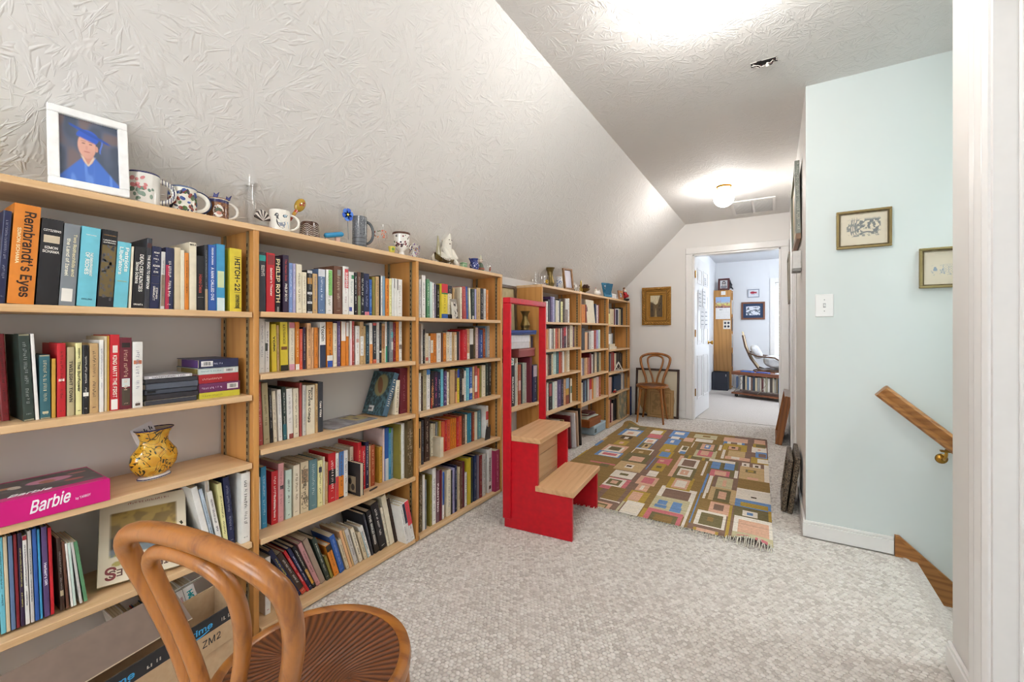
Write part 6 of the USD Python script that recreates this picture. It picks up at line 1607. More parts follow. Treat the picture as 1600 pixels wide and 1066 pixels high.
put('cover_picture', [mv(ellipsoid((0, 0, 0), (.022, .0006, .030), 2), (-.04, -.0003, .095)), box(-.065, -.02, -.0005, .0002, .02, .055)], paint('6a4a34', .5), t)
t = thing('white_folder', 'large white folder with bulging side standing on the fourth shelf', 'folder', (-1.645, .700, .3526), rx=3)
put('folder_side', box(-.19, 0, 0, .0012, 0, .258), paint('dfddd8', .5), t); put('folder_side', box(-.19, 0, .011, .0122, 0, .258), paint('dfddd8', .5), t)
put('papers', box(-.186, -.003, .0016, .0106, .002, .25), paint('d8d0c4', .8), t)
put('print', frame_to(strokes(random.Random(9), .08, .004), (-.13, -.0001, .228), (1, 0, 0), (0, 0, 1)), paint('6a6a6a', .6), t)

# cardboard carton with tape in front of the bottom shelf
t = thing('cardboard_carton', 'open brown cardboard carton with black and blue printed tape', 'box', (-1.371, .366, .0), rz=90 + 10.7)
CL, CD2, CH = .36, .15, .27
fr0 = -.14
put('front_panel', box(fr0, CL, .004, .008, .0, CH - .002), M_CARDBOARD, t)
put('front_flap', box(fr0, CL, -.001, .0035, .165, CH, .001), M_CARDBOARD, t)
put('back_panel', box(fr0, CL, CD2 - .004, CD2, .0, CH), M_CARDBOARD, t)
put('end_panel', box(CL - .004, CL, .0082, CD2 - .0042, .0, CH - .002), M_CARDBOARD, t)
put('end_panel', box(fr0, fr0 + .004, .0082, CD2 - .0042, .0, CH - .002), M_CARDBOARD, t)
put('bottom', box(fr0 + .0042, CL - .0042, .0082, CD2 - .0042, .0, .004), M_CARDBOARD, t)
put('inner_flap', mv(box(fr0 + .01, .235, 0, .004, 0, .115), (0, CD2 - .085, CH - .012), rx=-52), paint('7c6a5e', .7), t)
put('flap_edge', mv(box(fr0 + .01, .235, -.0006, .0046, -.002, .001), (0, CD2 - .085, CH - .012), rx=-52), paint('b8a68c', .8), t)
put('packing_tape', [box(fr0, CL, -.0016, -.0011, CH - .042, CH + .0006), box(fr0, CL, -.0016, .0035, CH + .0002, CH + .0008)], paint('26272b', .35), t)
M_PRIME = paint('3aa0d8', .4)
for x in (.02, .215):
    put('tape_print', frame_to(lettering('prime', .075, .016, .0005), (x - .04, -.0017, CH - .030), (1, 0, 0), (0, 0, 1)), M_PRIME, t)
    arc = [(x - .035 + .06 * i / 10, -.0019, CH - .033 - .006 * math.sin(PI * i / 10)) for i in range(11)]
    put('tape_smile', tube(arc, .0016, 6), M_PRIME, t)
    put('tape_text', frame_to(strokes(random.Random(int(x * 100)), .032, .011), (x + .062, -.0017, CH - .032), (1, 0, 0), (0, 0, 1)), paint('b8b0a4', .5), t)
put('hand_marking', frame_to(lettering('ZM2', .052, .020, .0004, False), (.222, -.0012, CH - .078), (1, 0, 0), (0, 0, 1)), paint('2a2a2c', .6), t)
t = thing('wire_rack', 'thin bent wire of a metal rack above the carton', 'rack', (-1.598, .50, .30))
put('wire', [tube([(0, 0, -.006), (-.005, .1, 0), (-.01, .20, .010)], .0022, 8), tube([(-.008, 0, -.018), (-.012, .1, -.01), (-.018, .20, .002)], .0018, 8)], M_STEEL, t, True)
bb = [('e6e2dc', 'white', .24, '1e3a8a'), ('e8e4de', 'thin white', .235, None), ('b8283a', 'small red', .20, 'f0d8d8'), ('1f5a7a', 'small teal', .205, 'a8c8d8'), ('c8a878', 'tan', .225, None), ('d8c0a0', 'beige', .235, None), ('c8b44a', 'yellow', .25, '6a5a20'), ('e6e2dc', 'white and red', .262, 'b82a34'), ('eceae6', 'white and teal', .262, '2aa0a4')]
yy = .520
for k, (hx, cn, h, px) in enumerate(bb):
    w = (.026, .012, .020, .022, .014, .012, .026, .016, .030)[k]
    t = thing('book', '%s book on the bottom shelf behind the cardboard carton' % cn, 'book', (-1.640, yy, .0204), rx=14, group=None)
    cv, pg = book_mesh(w, h, .15, 0.0)
    put('cover', cv, paint(hx, .4), t, 30); put('pages', pg, M_PAGES, t)
    if px: put('spine_print', frame_to(strokes(random.Random(k), h * .5, w * .4), (.0001, w * .3, h * .9), (0, 0, -1), (0, 1, 0)), paint(px, .5), t)
    if k == 0: put('spine_band', box(-.0008, .0004, .002, w - .002, h * .62, h * .86), paint('1e3a8a', .4), t)
    if k == 8: put('spine_title', frame_to(lettering('HOP', .05, w * .5, .0005), (.0003, w * .25, h * .93), (0, 0, -1), (0, 1, 0)), paint('2aa0a4', .5), t)
    yy += (w + .0015) / math.cos(math.radians(14)) 

# ------------------------------------------------------------------ middle and third bays: odd things
def blue_cover(u, v):
    c = np.zeros(u.shape + (3,)); n = meshkit.fbm(np.stack([u * 16, v * 20, u * 0], -1), 4, 8)
    c[:] = lin('2a3c40'); c = blend(c, sm(.45, .62, n), '4a6a74'); c = blend(c, sm(1.1, .9, np.hypot((u - .55) / .3, (v - .68) / .26)), '8a8258'); m = sm(1.05, .9, np.hypot((u - .5 + (v - .68) * .5) / .13, (v - .68) / .2)); c = blend(c, m, '7a5034')
    return blend(c, sm(.02, .0, np.maximum(np.abs(u - .38) - .11, np.abs(v - .12) - .055)), 'dcdad8')
t = thing('book', 'large blue green book with oval picture leaning on the third shelf, middle bay', 'book', (-1.672, 1.512, .6764), rx=-21)
h, w = .225, .032
cv, pg = book_mesh(w, h, .155, -w)
put('cover', cv, paint('4a6a80', .4), t, 30); put('pages', pg, M_PAGES, t)
P, f, c = grid_panel(.150, h - .004, 50, 76, blue_cover)
put_colored('cover_print', place(P, (-.153, -w - .0006, .002), (1, 0, 0), (0, 0, 1)), f, c, vcol(.35), t)
put('spine_print', frame_to(strokes(random.Random(2), .14, w * .55), (.0002, -w * .8, .19), (0, 0, -1), (0, 1, 0)), paint('e0dccc', .5), t)
put('barcode', [box(-.118 + i * .0026, -.1166 + i * .0026, -w - .0012, -w - .0008, .022, .034) for i in range(11)], paint('2a2a2c', .5), t)
def flat_cover(u, v):
    c = np.zeros(u.shape + (3,)); c[:] = lin('7d7a80'); n = meshkit.fbm(np.stack([u * 10, v * 6, u * 0], -1), 3, 2)
    c = blend(c, sm(.45, .6, n), '9a98a0'); m = sm(.64, .68, u) * sm(.2, .3, v) * sm(.95, .85, v); c = blend(c, m * sm(.4, .5, n), 'b8a468'); return blend(c, m * sm(.5, .4, n), '5a4434')
t = thing('magazine', 'flat grey art catalogue lying on the third shelf, middle bay', 'magazine', (-1.640, 1.180, .6764), rz=6)
put('pages', box(-.19, 0, 0, .27, 0, .0042), M_PAGES, t); put('cover', box(-.191, .001, -.001, .271, .0044, .0052), paint('6a6870', .35), t)
P, f, c = grid_panel(.268, .188, 54, 40, flat_cover); put_colored('cover_print', place(P, (-.001, .001, .0056), (0, 1, 0), (-1, 0, 0)), f, c, vcol(.3), t)
t = thing('book', 'black covered book shelved with its pages outward, fourth shelf, middle bay', 'book', (-1.632, 1.3135, .3464), rz=0)
put('cover', [box(-.16, 0, 0, .0014, 0, .150), box(-.16, 0, .0186, .020, 0, .150), box(-.16, -.1585, .0014, .0186, 0, .150)], paint('232022', .4), t)
put('pages', box(-.1575, -.003, .0016, .0184, .002, .148), M_PAGES, t)
put('cover_picture', box(-.13, -.03, -.0006, .0006, .012, .085), paint('8a7a62', .5), t); put('cover_figures', [ellipsoid((x, -.0008, z), (.012, .0006, .016), 1) for x, z in ((-.1, .05), (-.07, .06), (-.05, .035))], paint('3a322c', .6), t)
t = thing('pen', 'dark pen lying on the front of the fourth shelf, middle bay', 'pen', (-1.640, 1.372, .3512), rz=12)
put('barrel', tube([(0, 0, 0), (0, .008, 0), (0, .05, 0), (0, .06, 0)], [.001, .0042, .0042, .003], 10), paint('3a3230', .4), t, True)
def small_card(u, v):
    c = np.zeros(u.shape + (3,)); c[:] = lin('d0c8bc'); n = meshkit.fbm(np.stack([u * 7, v * 7, u * 0], -1), 3, 12)
    c = blend(c, sm(.5, .55, n) * sm(.3, .5, u), '3a2c26'); return blend(c, sm(.8, .9, v), '8a8074')
t = thing('picture_card', 'small black and white picture card standing before the top shelf books', 'card', (-1.6125, 1.955, 1.1836), rz=90)
put('card_board', mv(box(0, .055, 0, .003, 0, .118), rx=-8), paint('d8d2c8', .6), t)
P, f, c = grid_panel(.053, .116, 26, 50, small_card); put_colored('card_print', mv(trimesh.Trimesh(place(P, (.001, -.0004, .001), (1, 0, 0), (0, 0, 1)), f, process=False), rx=-8).vertices, f, c, vcol(.5), t)
t = thing('book', 'small cream book standing forward on the fourth shelf, third bay', 'book', (-1.640, 1.882, .3804), rz=0)
cv, pg = book_mesh(.026, .112, .075, 0.0, False)
put('cover', cv, paint('d8ccb4', .5), t, 30); put('pages', pg, M_PAGES, t)
t = thing('cat_card', 'dark cat shaped card leaning on the white book, third bay', 'card', (-1.643, 2.325, .3804), rz=90)
put('card', frame_to(extrude([(0, 0), (.06, 0), (.058, .07), (.05, .1), (.042, .086), (.02, .086), (.012, .1), (.004, .07)], .003), (0, 0, 0), (1, 0, 0), (0, -.08, 1)), paint('2c2a2a', .6), t)

# ------------------------------------------------------------------ gap between the bookcases
t = thing('card_box', 'small white card with a green emblem above the tall black book', 'card', (-1.668, 2.665, .852))
put('card', box(-.03, 0, 0, .075, 0, .052), paint('dcdcd4', .6), t)
put('emblem', [frame_to(tube([(.016 * math.cos(a), .016 * math.sin(a), 0) for a in np.linspace(.3, 5.6, 18)], .003, 6), (.0005, .045, .028), (0, 1, 0), (0, 0, 1))], paint('3a9a80', .5), t, True)
t = thing('box_file', 'dusty red box file lying across the tops of the books in the gap', 'box file', (-1.655, 2.790, .906))
put('file_body', box(-.17, 0, 0, .255, 0, .066, .002), paint('9a4a48', .5), t); put('file_edge', box(-.001, .002, .0, .255, .052, .066, .001), paint('b06a66', .5), t)
t = thing('shallow_box', 'glossy white paper box stacked on the box file in the gap', 'box', (-1.648, 2.668, .974), rz=0)
put('box_base', box(-.16, 0, 0, .275, 0, .050, .002), paint('d8d2d6', .4), t); put('lid', box(-.162, .002, -.002, .277, .0502, .104, .002), paint('e4e0e4', .4), t)
t = thing('shallow_box', 'flat dark blue box behind the white box in the gap', 'box', (-1.815, 2.56, 1.080), rz=0)
put('box_base', box(.0, .19, 0, .455, 0, .014, .002), paint('1f3474', .4), t); put('lid', box(-.001, .192, -.002, .457, .0142, .034, .002), paint('24408c', .4), t)
t = thing('book', 'small tan paperback squeezed under the blue box', 'book', (-1.66, 2.960, .9744))
cv, pg = book_mesh(.026, .098, .1, 0.0, False); put('cover', cv, paint('c8a888', .5), t, 30); put('pages', pg, M_PAGES, t)
t = thing('book', 'small dark paperback at the right end under the blue box', 'book', (-1.66, 2.992, .9744))
cv, pg = book_mesh(.03, .09, .1, 0.0, False); put('cover', cv, paint('3a3448', .5), t, 30); put('pages', pg, M_PAGES, t)
BV = [(0, 0), (.034, 0), (.036, .006), (.030, .012), (.037, .030), (.038, .044), (.028, .070), (.022, .095), (.024, .120), (.034, .142), (.041, .150), (.038, .151), (.031, .141), (.021, .118), (.019, .095), (0, .08)]
t = thing('brass_vase', 'dull brass flared vase on the blue box behind the red frame', 'vase', (-1.700, 2.965, 1.1148)); put('body', lathe(BV, 40), M_BRASS_DULL, t, True)
def old_print(u, v):
    c = np.zeros(u.shape + (3,)); c[:] = lin('c8b488'); n = meshkit.fbm(np.stack([u * 8, v * 8, u * 0], -1), 3, 3)
    m = sm(.22, .24, u) * sm(.78, .76, u) * sm(.2, .22, v) * sm(.88, .86, v); return blend(blend(c, m, '8a7a60'), m * sm(.5, .6, n), '5a5244')
t = thing('framed_print', 'dark framed old print standing behind the gap shelf on the floor side', 'picture', (-1.800, 2.53, .57), rz=90)
UsdGeom.Xformable(t).AddRotateXOp(opSuffix='tilt').Set(-2.2)
picture(t, .49, .905, .024, .018, '5a4630', old_print, mat_w=.07, mat_hex='cdbd94', nx=30, ny=50)

# ------------------------------------------------------------------ things on top of the far bookcase (z = 1.487)
ZU = 1.4874
t = thing('glass_tumbler', 'tall clear glass tumbler at the near end of the far bookcase', 'glass', (-1.700, 3.150, ZU)); put('wall', lathe([(0, 0), (.030, 0), (.034, .108), (.0325, .108), (.0285, .006), (0, .006)], 32), M_GLASS, t, 40)
put('dark_base', lathe([(.0301, .0005), (.0306, .0005), (.0308, .008), (.0303, .008)], 32), paint('7a6a50', .4), t)
t = thing('sunflower_glass', 'clear glass with a painted sunflower', 'glass', (-1.695, 3.300, ZU)); put('wall', lathe([(0, 0), (.029, 0), (.032, .100), (.0305, .100), (.0275, .006), (0, .006)], 32), M_GLASS, t, 40)
for k in range(10):
    a = k * PI / 5; panel_decal(.0315, -.45 + .35 * math.cos(a), .045 + .011 * math.sin(a), .0055, .8, 'd8b02a', 'painted_petal', t)
panel_decal(.0319, -.45, .045, .006, 1.0, '4a3320', 'flower_centre', t); decals(t, deco_cyl(random.Random(20), 16, .031, .008, .03, ['4a5a3a', '6a5a4a', '8a4a3a'], .003, .006), 'painted_leaf')
t = thing('brass_vase', 'tall dark brass vase on top of the far bookcase', 'vase', (-1.710, 3.430, ZU)); put('body', lathe([(r * 1.08, z * 1.22) for r, z in BV], 40), M_BRASS_DULL, t, True)
t = thing('delft_vase', 'small white vase with blue flowers beside the brass vase', 'vase', (-1.665, 3.520, ZU)); put('body', lathe([(0, 0), (.024, 0), (.022, .006), (.034, .035), (.037, .055), (.028, .085), (.024, .095), (.030, .112), (.028, .112), (.022, .096), (0, .08)], 32), paint('d4d4d6', .2, coat=.4), t, True)
decals(t, deco_cyl(random.Random(21), 26, .036, .02, .09, ['5a6aa0', '7a86b4', '4a4a5a'], .003, .008, -2, 1, lambda z: np.interp(z, [0, .035, .055, .085, .112], [.0235, .0343, .0373, .0283, .0303])), 'painted_flower')
def pale(u, v):
    c = np.zeros(u.shape + (3,)); c[:] = lin('d8d4e2'); return blend(c, sm(.3, .6, v) * .4, 'e8e4ee')
t = thing('framed_photo', 'narrow wooden photo frame on top of the far bookcase', 'picture frame', (-1.655, 3.600, ZU + .0006), rz=74)
UsdGeom.Xformable(t).AddRotateXOp(opSuffix='tilt').Set(-7.0)
picture(t, .130, .200, .017, .02, '94693a', pale, nx=10, ny=10)
t = thing('sugar_bowl', 'white sugar bowl with grey leaf pattern and lid', 'bowl', (-1.690, 3.880, ZU)); put('body', lathe([(0, 0), (.03, 0), (.048, .02), (.052, .045), (.044, .068), (.042, .07), (.0, .07)], 32), paint('ddd8d0', .25, coat=.4), t, True)
put('lid', lathe([(.045, .0702), (.035, .084), (.012, .092), (.008, .100), (.010, .106), (0, .110)], 28), paint('ddd8d0', .25, coat=.4), t, True); decals(t, deco_cyl(random.Random(22), 34, .05, .01, .062, ['5a5650', '7a6a5a', '8a8a86'], .003, .008, -2, 1, lambda z: np.interp(z, [0, .02, .045, .068], [.0305, .0485, .0525, .0445])), 'painted_leaf')
for s in (-1, 1): put('handle', tube([(0, s * .045, .055), (0, s * .064, .06), (0, s * .066, .045), (0, s * .052, .035)], .004, 8), paint('ddd8d0', .25), t, True)
t = thing('brass_triangle', 'thin yellow brass triangle standing on the far bookcase', 'ornament', (-1.66, 4.020, ZU)); put('bar', [tube([(0, -.028, .004), (0, .006, .125)], .004, 8), tube([(0, .006, .125), (0, .034, .004)], .004, 8), tube([(0, -.028, .004), (0, .034, .004)], .004, 8)], paint('c0a03c', .3, .8), t, True)
t = thing('brass_bowl', 'brass footed bowl filled with dark dried flowers', 'bowl', (-1.680, 4.170, ZU)); put('body', lathe([(0, 0), (.03, 0), (.028, .006), (.012, .014), (.014, .022), (.045, .035), (.058, .055), (.056, .056), (.04, .038), (0, .03)], 36), M_BRASS_DULL, t, True)
rg = random.Random(30)
put('dried_flower', [ellipsoid((rg.uniform(-.035, .035), rg.uniform(-.04, .04), rg.uniform(.06, .092)), (.012, .012, .011), 1) for _ in range(22)], paint('4a3026', .8), t, True)
t = thing('white_hen', 'white china hen on top of the far bookcase', 'ornament', (-1.655, 4.470, ZU)); hen = hulls([((0, -.03, .032), .028, (0, .03, .034), .030), ((0, -.03, .04), .018, (0, -.042, .066), .013), ((0, .04, .045), .016, (0, .062, .066), .008)], .008, 5); put('body', mv(hen, (0, 0, -hen.bounds[0][2])), paint('e4e0d8', .3, coat=.4), t, True)
put('comb', ellipsoid((0, -.043, .082), (.003, .008, .006), 1), paint('b83a30', .4), t); put('beak', ellipsoid((0, -.058, .064), (.003, .006, .003), 1), paint('c8983a', .4), t)
def bphoto(u, v):
    c = np.zeros(u.shape + (3,)); c[:] = lin('b8c8dc'); n = meshkit.noise(np.stack([u * 4, v * 5, u * 0], -1), 9); return blend(blend(c, sm(.5, .6, n), 'dcd8d4'), sm(.65, .75, n), '6a6a7a')
t = thing('framed_photo', 'teal blue photo frame standing like a tent on the far bookcase', 'picture frame', (-1.640, 4.640, ZU + .0006), rz=66)
UsdGeom.Xformable(t).AddRotateXOp(opSuffix='tilt').Set(-14.0)
picture(t, .125, .165, .026, .014, '1f7092', bphoto, nx=14, ny=18); put('easel_leg', mv(box(.01, .115, 0, .004, 0, .15), (0, .006, .006), rx=30), paint('1f6080', .5), t)
t = thing('trinket_box', 'plain white box on top of the far bookcase', 'box', (-1.665, 5.000, ZU)); put('box_base', box(-.03, .03, -.08, .08, 0, .04, .002), paint('e4e0dc', .5), t); put('lid', box(-.031, .031, -.081, .081, .0402, .058, .002), paint('e8e5e1', .5), t)
t = thing('china_bird', 'tiny white and red china bird before the white box', 'ornament', (-1.640, 4.870, ZU)); put('body', ellipsoid((0, 0, .018), (.010, .016, .017), 2), paint('ded6d0', .3), t, True); put('head', ellipsoid((0, -.01, .040), (.008, .009, .009), 1), paint('c8a8a0', .3), t, True)
t = thing('framed_photo', 'small square wooden photo frame near the end of the far bookcase', 'picture frame', (-1.640, 5.170, ZU + .0006), rz=78)
UsdGeom.Xformable(t).AddRotateXOp(opSuffix='tilt').Set(-8.0)
picture(t, .115, .115, .032, .014, 'a06a3c', bphoto, nx=8, ny=8)
t = thing('santa_figure', 'red coated santa figure sitting on a dark base at the shelf end', 'figurine', (-1.635, 5.400, ZU))
put('dark_base', lathe([(0, 0), (.055, 0), (.062, .012), (.058, .026), (0, .028)], 24), paint('2a2624', .5), t, True)
san = hulls([((0, 0, .05), .036, (0, .015, .085), .026), ((0, .01, .06), .028, (.02, .055, .05), .020), ((0, -.02, .085), .012, (.02, -.045, .065), .011)], .008, 5); put('coat', mv(san, (0, .005, .0285 - san.bounds[0][2])), paint('b01824', .6), t, True)
put('head', ellipsoid((.0, -.004, .135), (.020, .020, .022), 2), paint('d8b09a', .5), t, True); put('beard', ellipsoid((.012, -.004, .122), (.016, .020, .018), 2), paint('e6e2dc', .8), t, True); put('hat_brim', mv(lathe([(.016, 0), (.024, .004), (.016, .010)], 16), (0, -.004, .146)), paint('e6e2dc', .8), t, True); put('hat', ellipsoid((0, -.012, .156), (.016, .018, .013), 2), paint('8a5a3a', .6), t, True)

# ------------------------------------------------------------------ odd things in the far bookcase
t = thing('book', 'large cream book standing with its cover outward, top shelf of the far bookcase', 'book', (-1.640, 4.15, 1.1874), rz=90); put('cover', mv(box(0, .225, 0, .018, 0, .245, .001), rx=-5), paint('d8ccb2', .5), t); put('cover_picture', mv(box(.004, .03, -.001, .002, .12, .17), rx=-5), paint('5a4a40', .5), t)
for k, (z, y0, y1, nm) in enumerate(((.8853, 4.80, 5.36, 'lower'), (.917, 4.80, 5.30, 'upper'))):
    t = thing('book', '%s of two cream books lying flat on the second shelf, last bay' % nm, 'book', (-1.640, y0 + .04, z)); put('cover', [box(-.17, 0, 0, y1 - y0 - .3, 0, .0015), box(-.17, 0, 0, y1 - y0 - .3, .0295, .031), box(-.002, 0, 0, y1 - y0 - .3, .0016, .0294)], paint('ddd0b4' if k else 'e2d8c4', .5), t); put('pages', box(-.168, -.003, .001, y1 - y0 - .302, .0017, .0293), M_PAGES, t)
for k, w in enumerate((.022, .018, .020, .026)):
    t = thing('book', '%s tan book above the flat cream books, last bay' % ('first', 'second', 'third', 'fourth')[k], 'book', (-1.66, 5.10 + k * .03, .9490 if False else .8853)) if False else None
t = thing('white_pyramid', 'small white openwork pyramid on the third shelf, last bay', 'ornament', (-1.632, 5.145, .6155), rz=20)
for k in range(4):
    a, b = math.radians(45 + 90 * k), math.radians(135 + 90 * k); p, q = np.array([.07 * math.cos(a), .07 * math.sin(a), .006]), np.array([.07 * math.cos(b), .07 * math.sin(b), .006])
    put('strut', [tube([p, (0, 0, .105)], .007, 6), tube([p, q], .006, 6), tube([(p + q) / 2, (p * .5 + np.array([0, 0, .052]))], .005, 6)], paint('dcd6cc', .6), t)
t = thing('blue_box_file', 'dark blue framed box standing on the fourth shelf, last bay', 'box', (-1.650, 5.03, .3634)); put('box_body', box(-.18, 0, 0, .27, 0, .19, .003), paint('24405e', .5), t)
t = thing('box_file', 'pale pink file box at the left of the fourth shelf, last bay', 'box file', (-1.640, 4.74, .3634)); put('file_body', box(-.18, 0, 0, .17, 0, .20, .002), paint('cfa898', .5), t); put('file_back', box(-.18, -.002, .172, .20, 0, .195, .001), paint('4a2c22', .5), t)
for k, (hx, cn) in enumerate((('d8cfc4', 'cream'), ('8a8e98', 'grey'))):
    t = thing('book', 'tall %s book beside the blue box, fourth shelf of the last bay' % cn, 'book', (-1.645, 5.335 + k * .05, .3634)); cv, pg = book_mesh(.045, .215 - k * .02, .18, 0.0); put('cover', cv, paint(hx, .5), t, 30); put('pages', pg, M_PAGES, t)
t = thing('toy_car', 'tiny red toy car in front of the blue box', 'toy', (-1.625, 4.985, .3634)); put('body', box(-.012, .012, -.035, .035, .006, .028, .005), paint('a02a24', .3), t); put('cabin', box(-.010, .010, -.005, .025, .0282, .044, .005), paint('d8c8b8', .3), t)
for k, (y, x) in enumerate(((-.02, -.012), (-.02, .012), (.02, -.012), (.02, .012))): put('wheel', mv(lathe([(0, -.003), (.0065, -.003), (.0065, .003), (0, .003)], 12), (x, y, .0065), ry=90), paint('1c1c1e', .5), t)
t = thing('portfolio', 'large marbled beige portfolio standing on the bottom shelf, last bay', 'portfolio', (-1.612, 5.105, .0204)); 
def marble(u, v):
    n = meshkit.fbm(np.stack([u * 6, v * 6, u * 0], -1), 4, 15); c = np.zeros(u.shape + (3,)); c[:] = lin('b8a27c'); return blend(blend(c, sm(.5, .58, n), '8a8a78'), sm(.42, .36, n), 'cdb890')
put('board', box(-.02, 0, 0, .31, 0, .318), paint('a8906a', .6), t); P, f, c = grid_panel(.308, .316, 40, 40, marble); put_colored('marbled_paper', place(P, (.0006, .001, .001), (0, 1, 0), (0, 0, 1)), f, c, vcol(.5), t)
t = thing('portfolio', 'dark blue folder standing at the outer end of the far bookcase', 'portfolio', (-1.60, 5.552, .0004)); put('board', box(-.2, 0, 0, .05, 0, .37, .002), paint('1f3a74', .5), t)
# picture frames stored on the floor under the first far bay
ff = [(3.42, .26, '7a6a4a', 'brown frame', -1.66), (3.52, .30, 'dcd6d0', 'white canvas', -1.655), (3.60, .29, '8a7a5a', 'tan frame', -1.65), (3.70, .31, '6a1c22', 'dark red frame', -1.63), (3.755, .33, 'd6d2d2', 'white canvas', -1.605), (3.810, .34, 'b89a80', 'beige canvas', -1.60), (3.855, .36, '2c241e', 'black frame', -1.59)]
for k, (y, h, hx, nm, x) in enumerate(ff):
    t = thing('stored_canvas', '%s, %s of those stored on the floor behind the red steps' % (nm, ORD[k]), 'canvas', (x, y, .0004), rx=5)
    put('stretcher', [box(-.22, 0, 0, .022, 0, .03), box(-.22, 0, 0, .022, h - .03, h), box(-.03, 0, 0, .022, .0302, h - .0302), box(-.22, -.19, 0, .022, .0302, h - .0302)], paint(hx, .5), t); put('canvas', box(-.189, -.0302, .006, .012, .0302, h - .0302), paint(hx, .7), t)
t = thing('storage_box', 'pale blue flat box on the floor under the far bookcase', 'box', (-1.625, 4.30, .0004)); put('box_body', box(-.17, 0, 0, .36, 0, .075, .002), paint('9ab0bc', .5), t); put('label', box(-.0004, .0008, .015, .075, .018, .06), paint('3a4a48', .5), t); put('lid', box(-.172, .002, -.002, .362, .0752, .095, .002), paint('b4c8d2', .5), t)
t = thing('cigar_box', 'brown wooden box on the pale blue box under the far bookcase', 'box', (-1.635, 4.17, .096)); put('box_body', box(-.16, 0, .02, .36, 0, .062, .002), paint('8a4a1e', .4), t); put('lid', box(-.162, .002, .018, .362, .0622, .078, .002), paint('9a5524', .4), t)
rg = random.Random(77)
for k in range(6):
    t = thing('paper_sheaf', '%s from the bottom of the loose papers on the wooden box' % ORD[k], 'papers', (-1.665, 4.22, .175 + k * .012), rz=rg.uniform(-10, 10), group='loose papers on the wooden box'); put('sheets', box(-.12, 0, 0, .26 - .02 * k, 0, .0105), paint(rg.choice(['d8d4c4', 'c8ccc0', 'e0dccc', 'b0a898', '6a3a38']), .7), t)

# ------------------------------------------------------------------ far wall
def street(u, v):
    n = meshkit.fbm(np.stack([u * 12, v * 14, u * 0], -1), 4, 4); c = np.zeros(u.shape + (3,)); c[:] = lin('6a5636')
    sky_ = sm(.0, .05, v - .55 - np.abs(u - .45) * .3) * sm(.05, .0, (u - .45) - (v - .4) * .55) ; c = blend(c, sky_, 'cfc4a4')
    c = blend(c, sm(.02, 0, u - .26) * sm(.75, .6, v), '4a3a26'); c = blend(c, sm(.05, .15, u - .45 - (v - .3) * .5) , '5a4830'); path = sm(.02, -.02, np.abs(u - .45) - .22 * (.45 - v)) * sm(.46, .42, v); c = blend(c, path, 'a08a5c')
    for wx, wy in ((.12, .5), (.12, .34), (.72, .52), (.84, .60), (.74, .34)): c = blend(c, sm(.01, 0, np.maximum(np.abs(u - wx) - .03, np.abs(v - wy) - .04)), '32281a')
    return np.clip(c * (.75 + .5 * n)[..., None], 0, 1)
t = thing('ornate_painting', 'small street painting in a wide ornate gold frame on the far wall', 'painting', (-1.489, D - .002, 1.178))
w, h = .363, .49
GOLD = paint('a87a34', .4, .45)
put('frame_back', [box(0, w, -.03, 0, h - .085, h, .004), box(0, w, -.03, 0, 0, .085, .004), box(0, .085, -.03, 0, .0852, h - .0852, .004), box(w - .085, w, -.03, 0, .0852, h - .0852, .004)], GOLD, t)
put('inner_slip', [box(.085, w - .085, -.024, -.006, h - .105, h - .085, .002), box(.085, w - .085, -.024, -.006, .085, .105, .002), box(.085, .105, -.024, -.006, .1052, h - .1052, .002), box(w - .105, w - .085, -.024, -.006, .1052, h - .1052, .002)], paint('b08038', .3, .7), t)
def leafs(p0, p1, n, sx):
    for k in range(n):
        q = np.array(p0) + (np.array(p1) - np.array(p0)) * (k + .5) / n
        yield mv(ellipsoid((0, 0, 0), (.027, .014, .011), 1), (q[0], -.034, q[1]), ry=sx)
for a in (((.02, .025), (w - .02, .025), 10, 30), ((.02, h - .025), (w - .02, h - .025), 10, -30), ((.025, .05), (.025, h - .05), 12, 60), ((w - .025, .05), (w - .025, h - .05), 12, 120)):
    for m in leafs(*a): put('carved_leaf', m, GOLD, t, True)
put('bead_line', [tube([(.052, -.031, .052), (w - .052, -.031, .052)], .004, 8), tube([(.052, -.031, h - .052), (w - .052, -.031, h - .052)], .004, 8), tube([(.052, -.031, .052), (.052, -.031, h - .052)], .004, 8), tube([(w - .052, -.031, .052), (w - .052, -.031, h - .052)], .004, 8)], paint('6a4a1c', .4, .6), t, True)
P, f, c = grid_panel(w - .21, h - .21, 40, 60, street); put_colored('canvas', place(P, (.105, -.012, .105), (1, 0, 0), (0, 0, 1)), f, c, vcol(.5), t)
def blank(u, v):
    c = np.zeros(u.shape + (3,)); c[:] = lin('d2c8b0'); return c
t = thing('framed_poster', 'large dark framed cream poster leaning on the far wall behind the chair', 'picture', (-1.565, D - .070, .0008), rz=-1.0)
UsdGeom.Xformable(t).AddRotateXOp(opSuffix='tilt').Set(-5.0)
picture(t, .545, .615, .026, .02, '3a2418', blank, nx=6, ny=6)
t = thing('round_board', 'round tan board leaning behind the bentwood chair', 'board', (-1.29, D - .092, .30)); 
rb = thing
put('disc', mv(lathe([(0, -.005), (.215, -.005), (.22, 0), (.215, .005), (0, .005)], 48), (0, 0, -.075), rx=85), paint('a8814c', .6), t, 40)
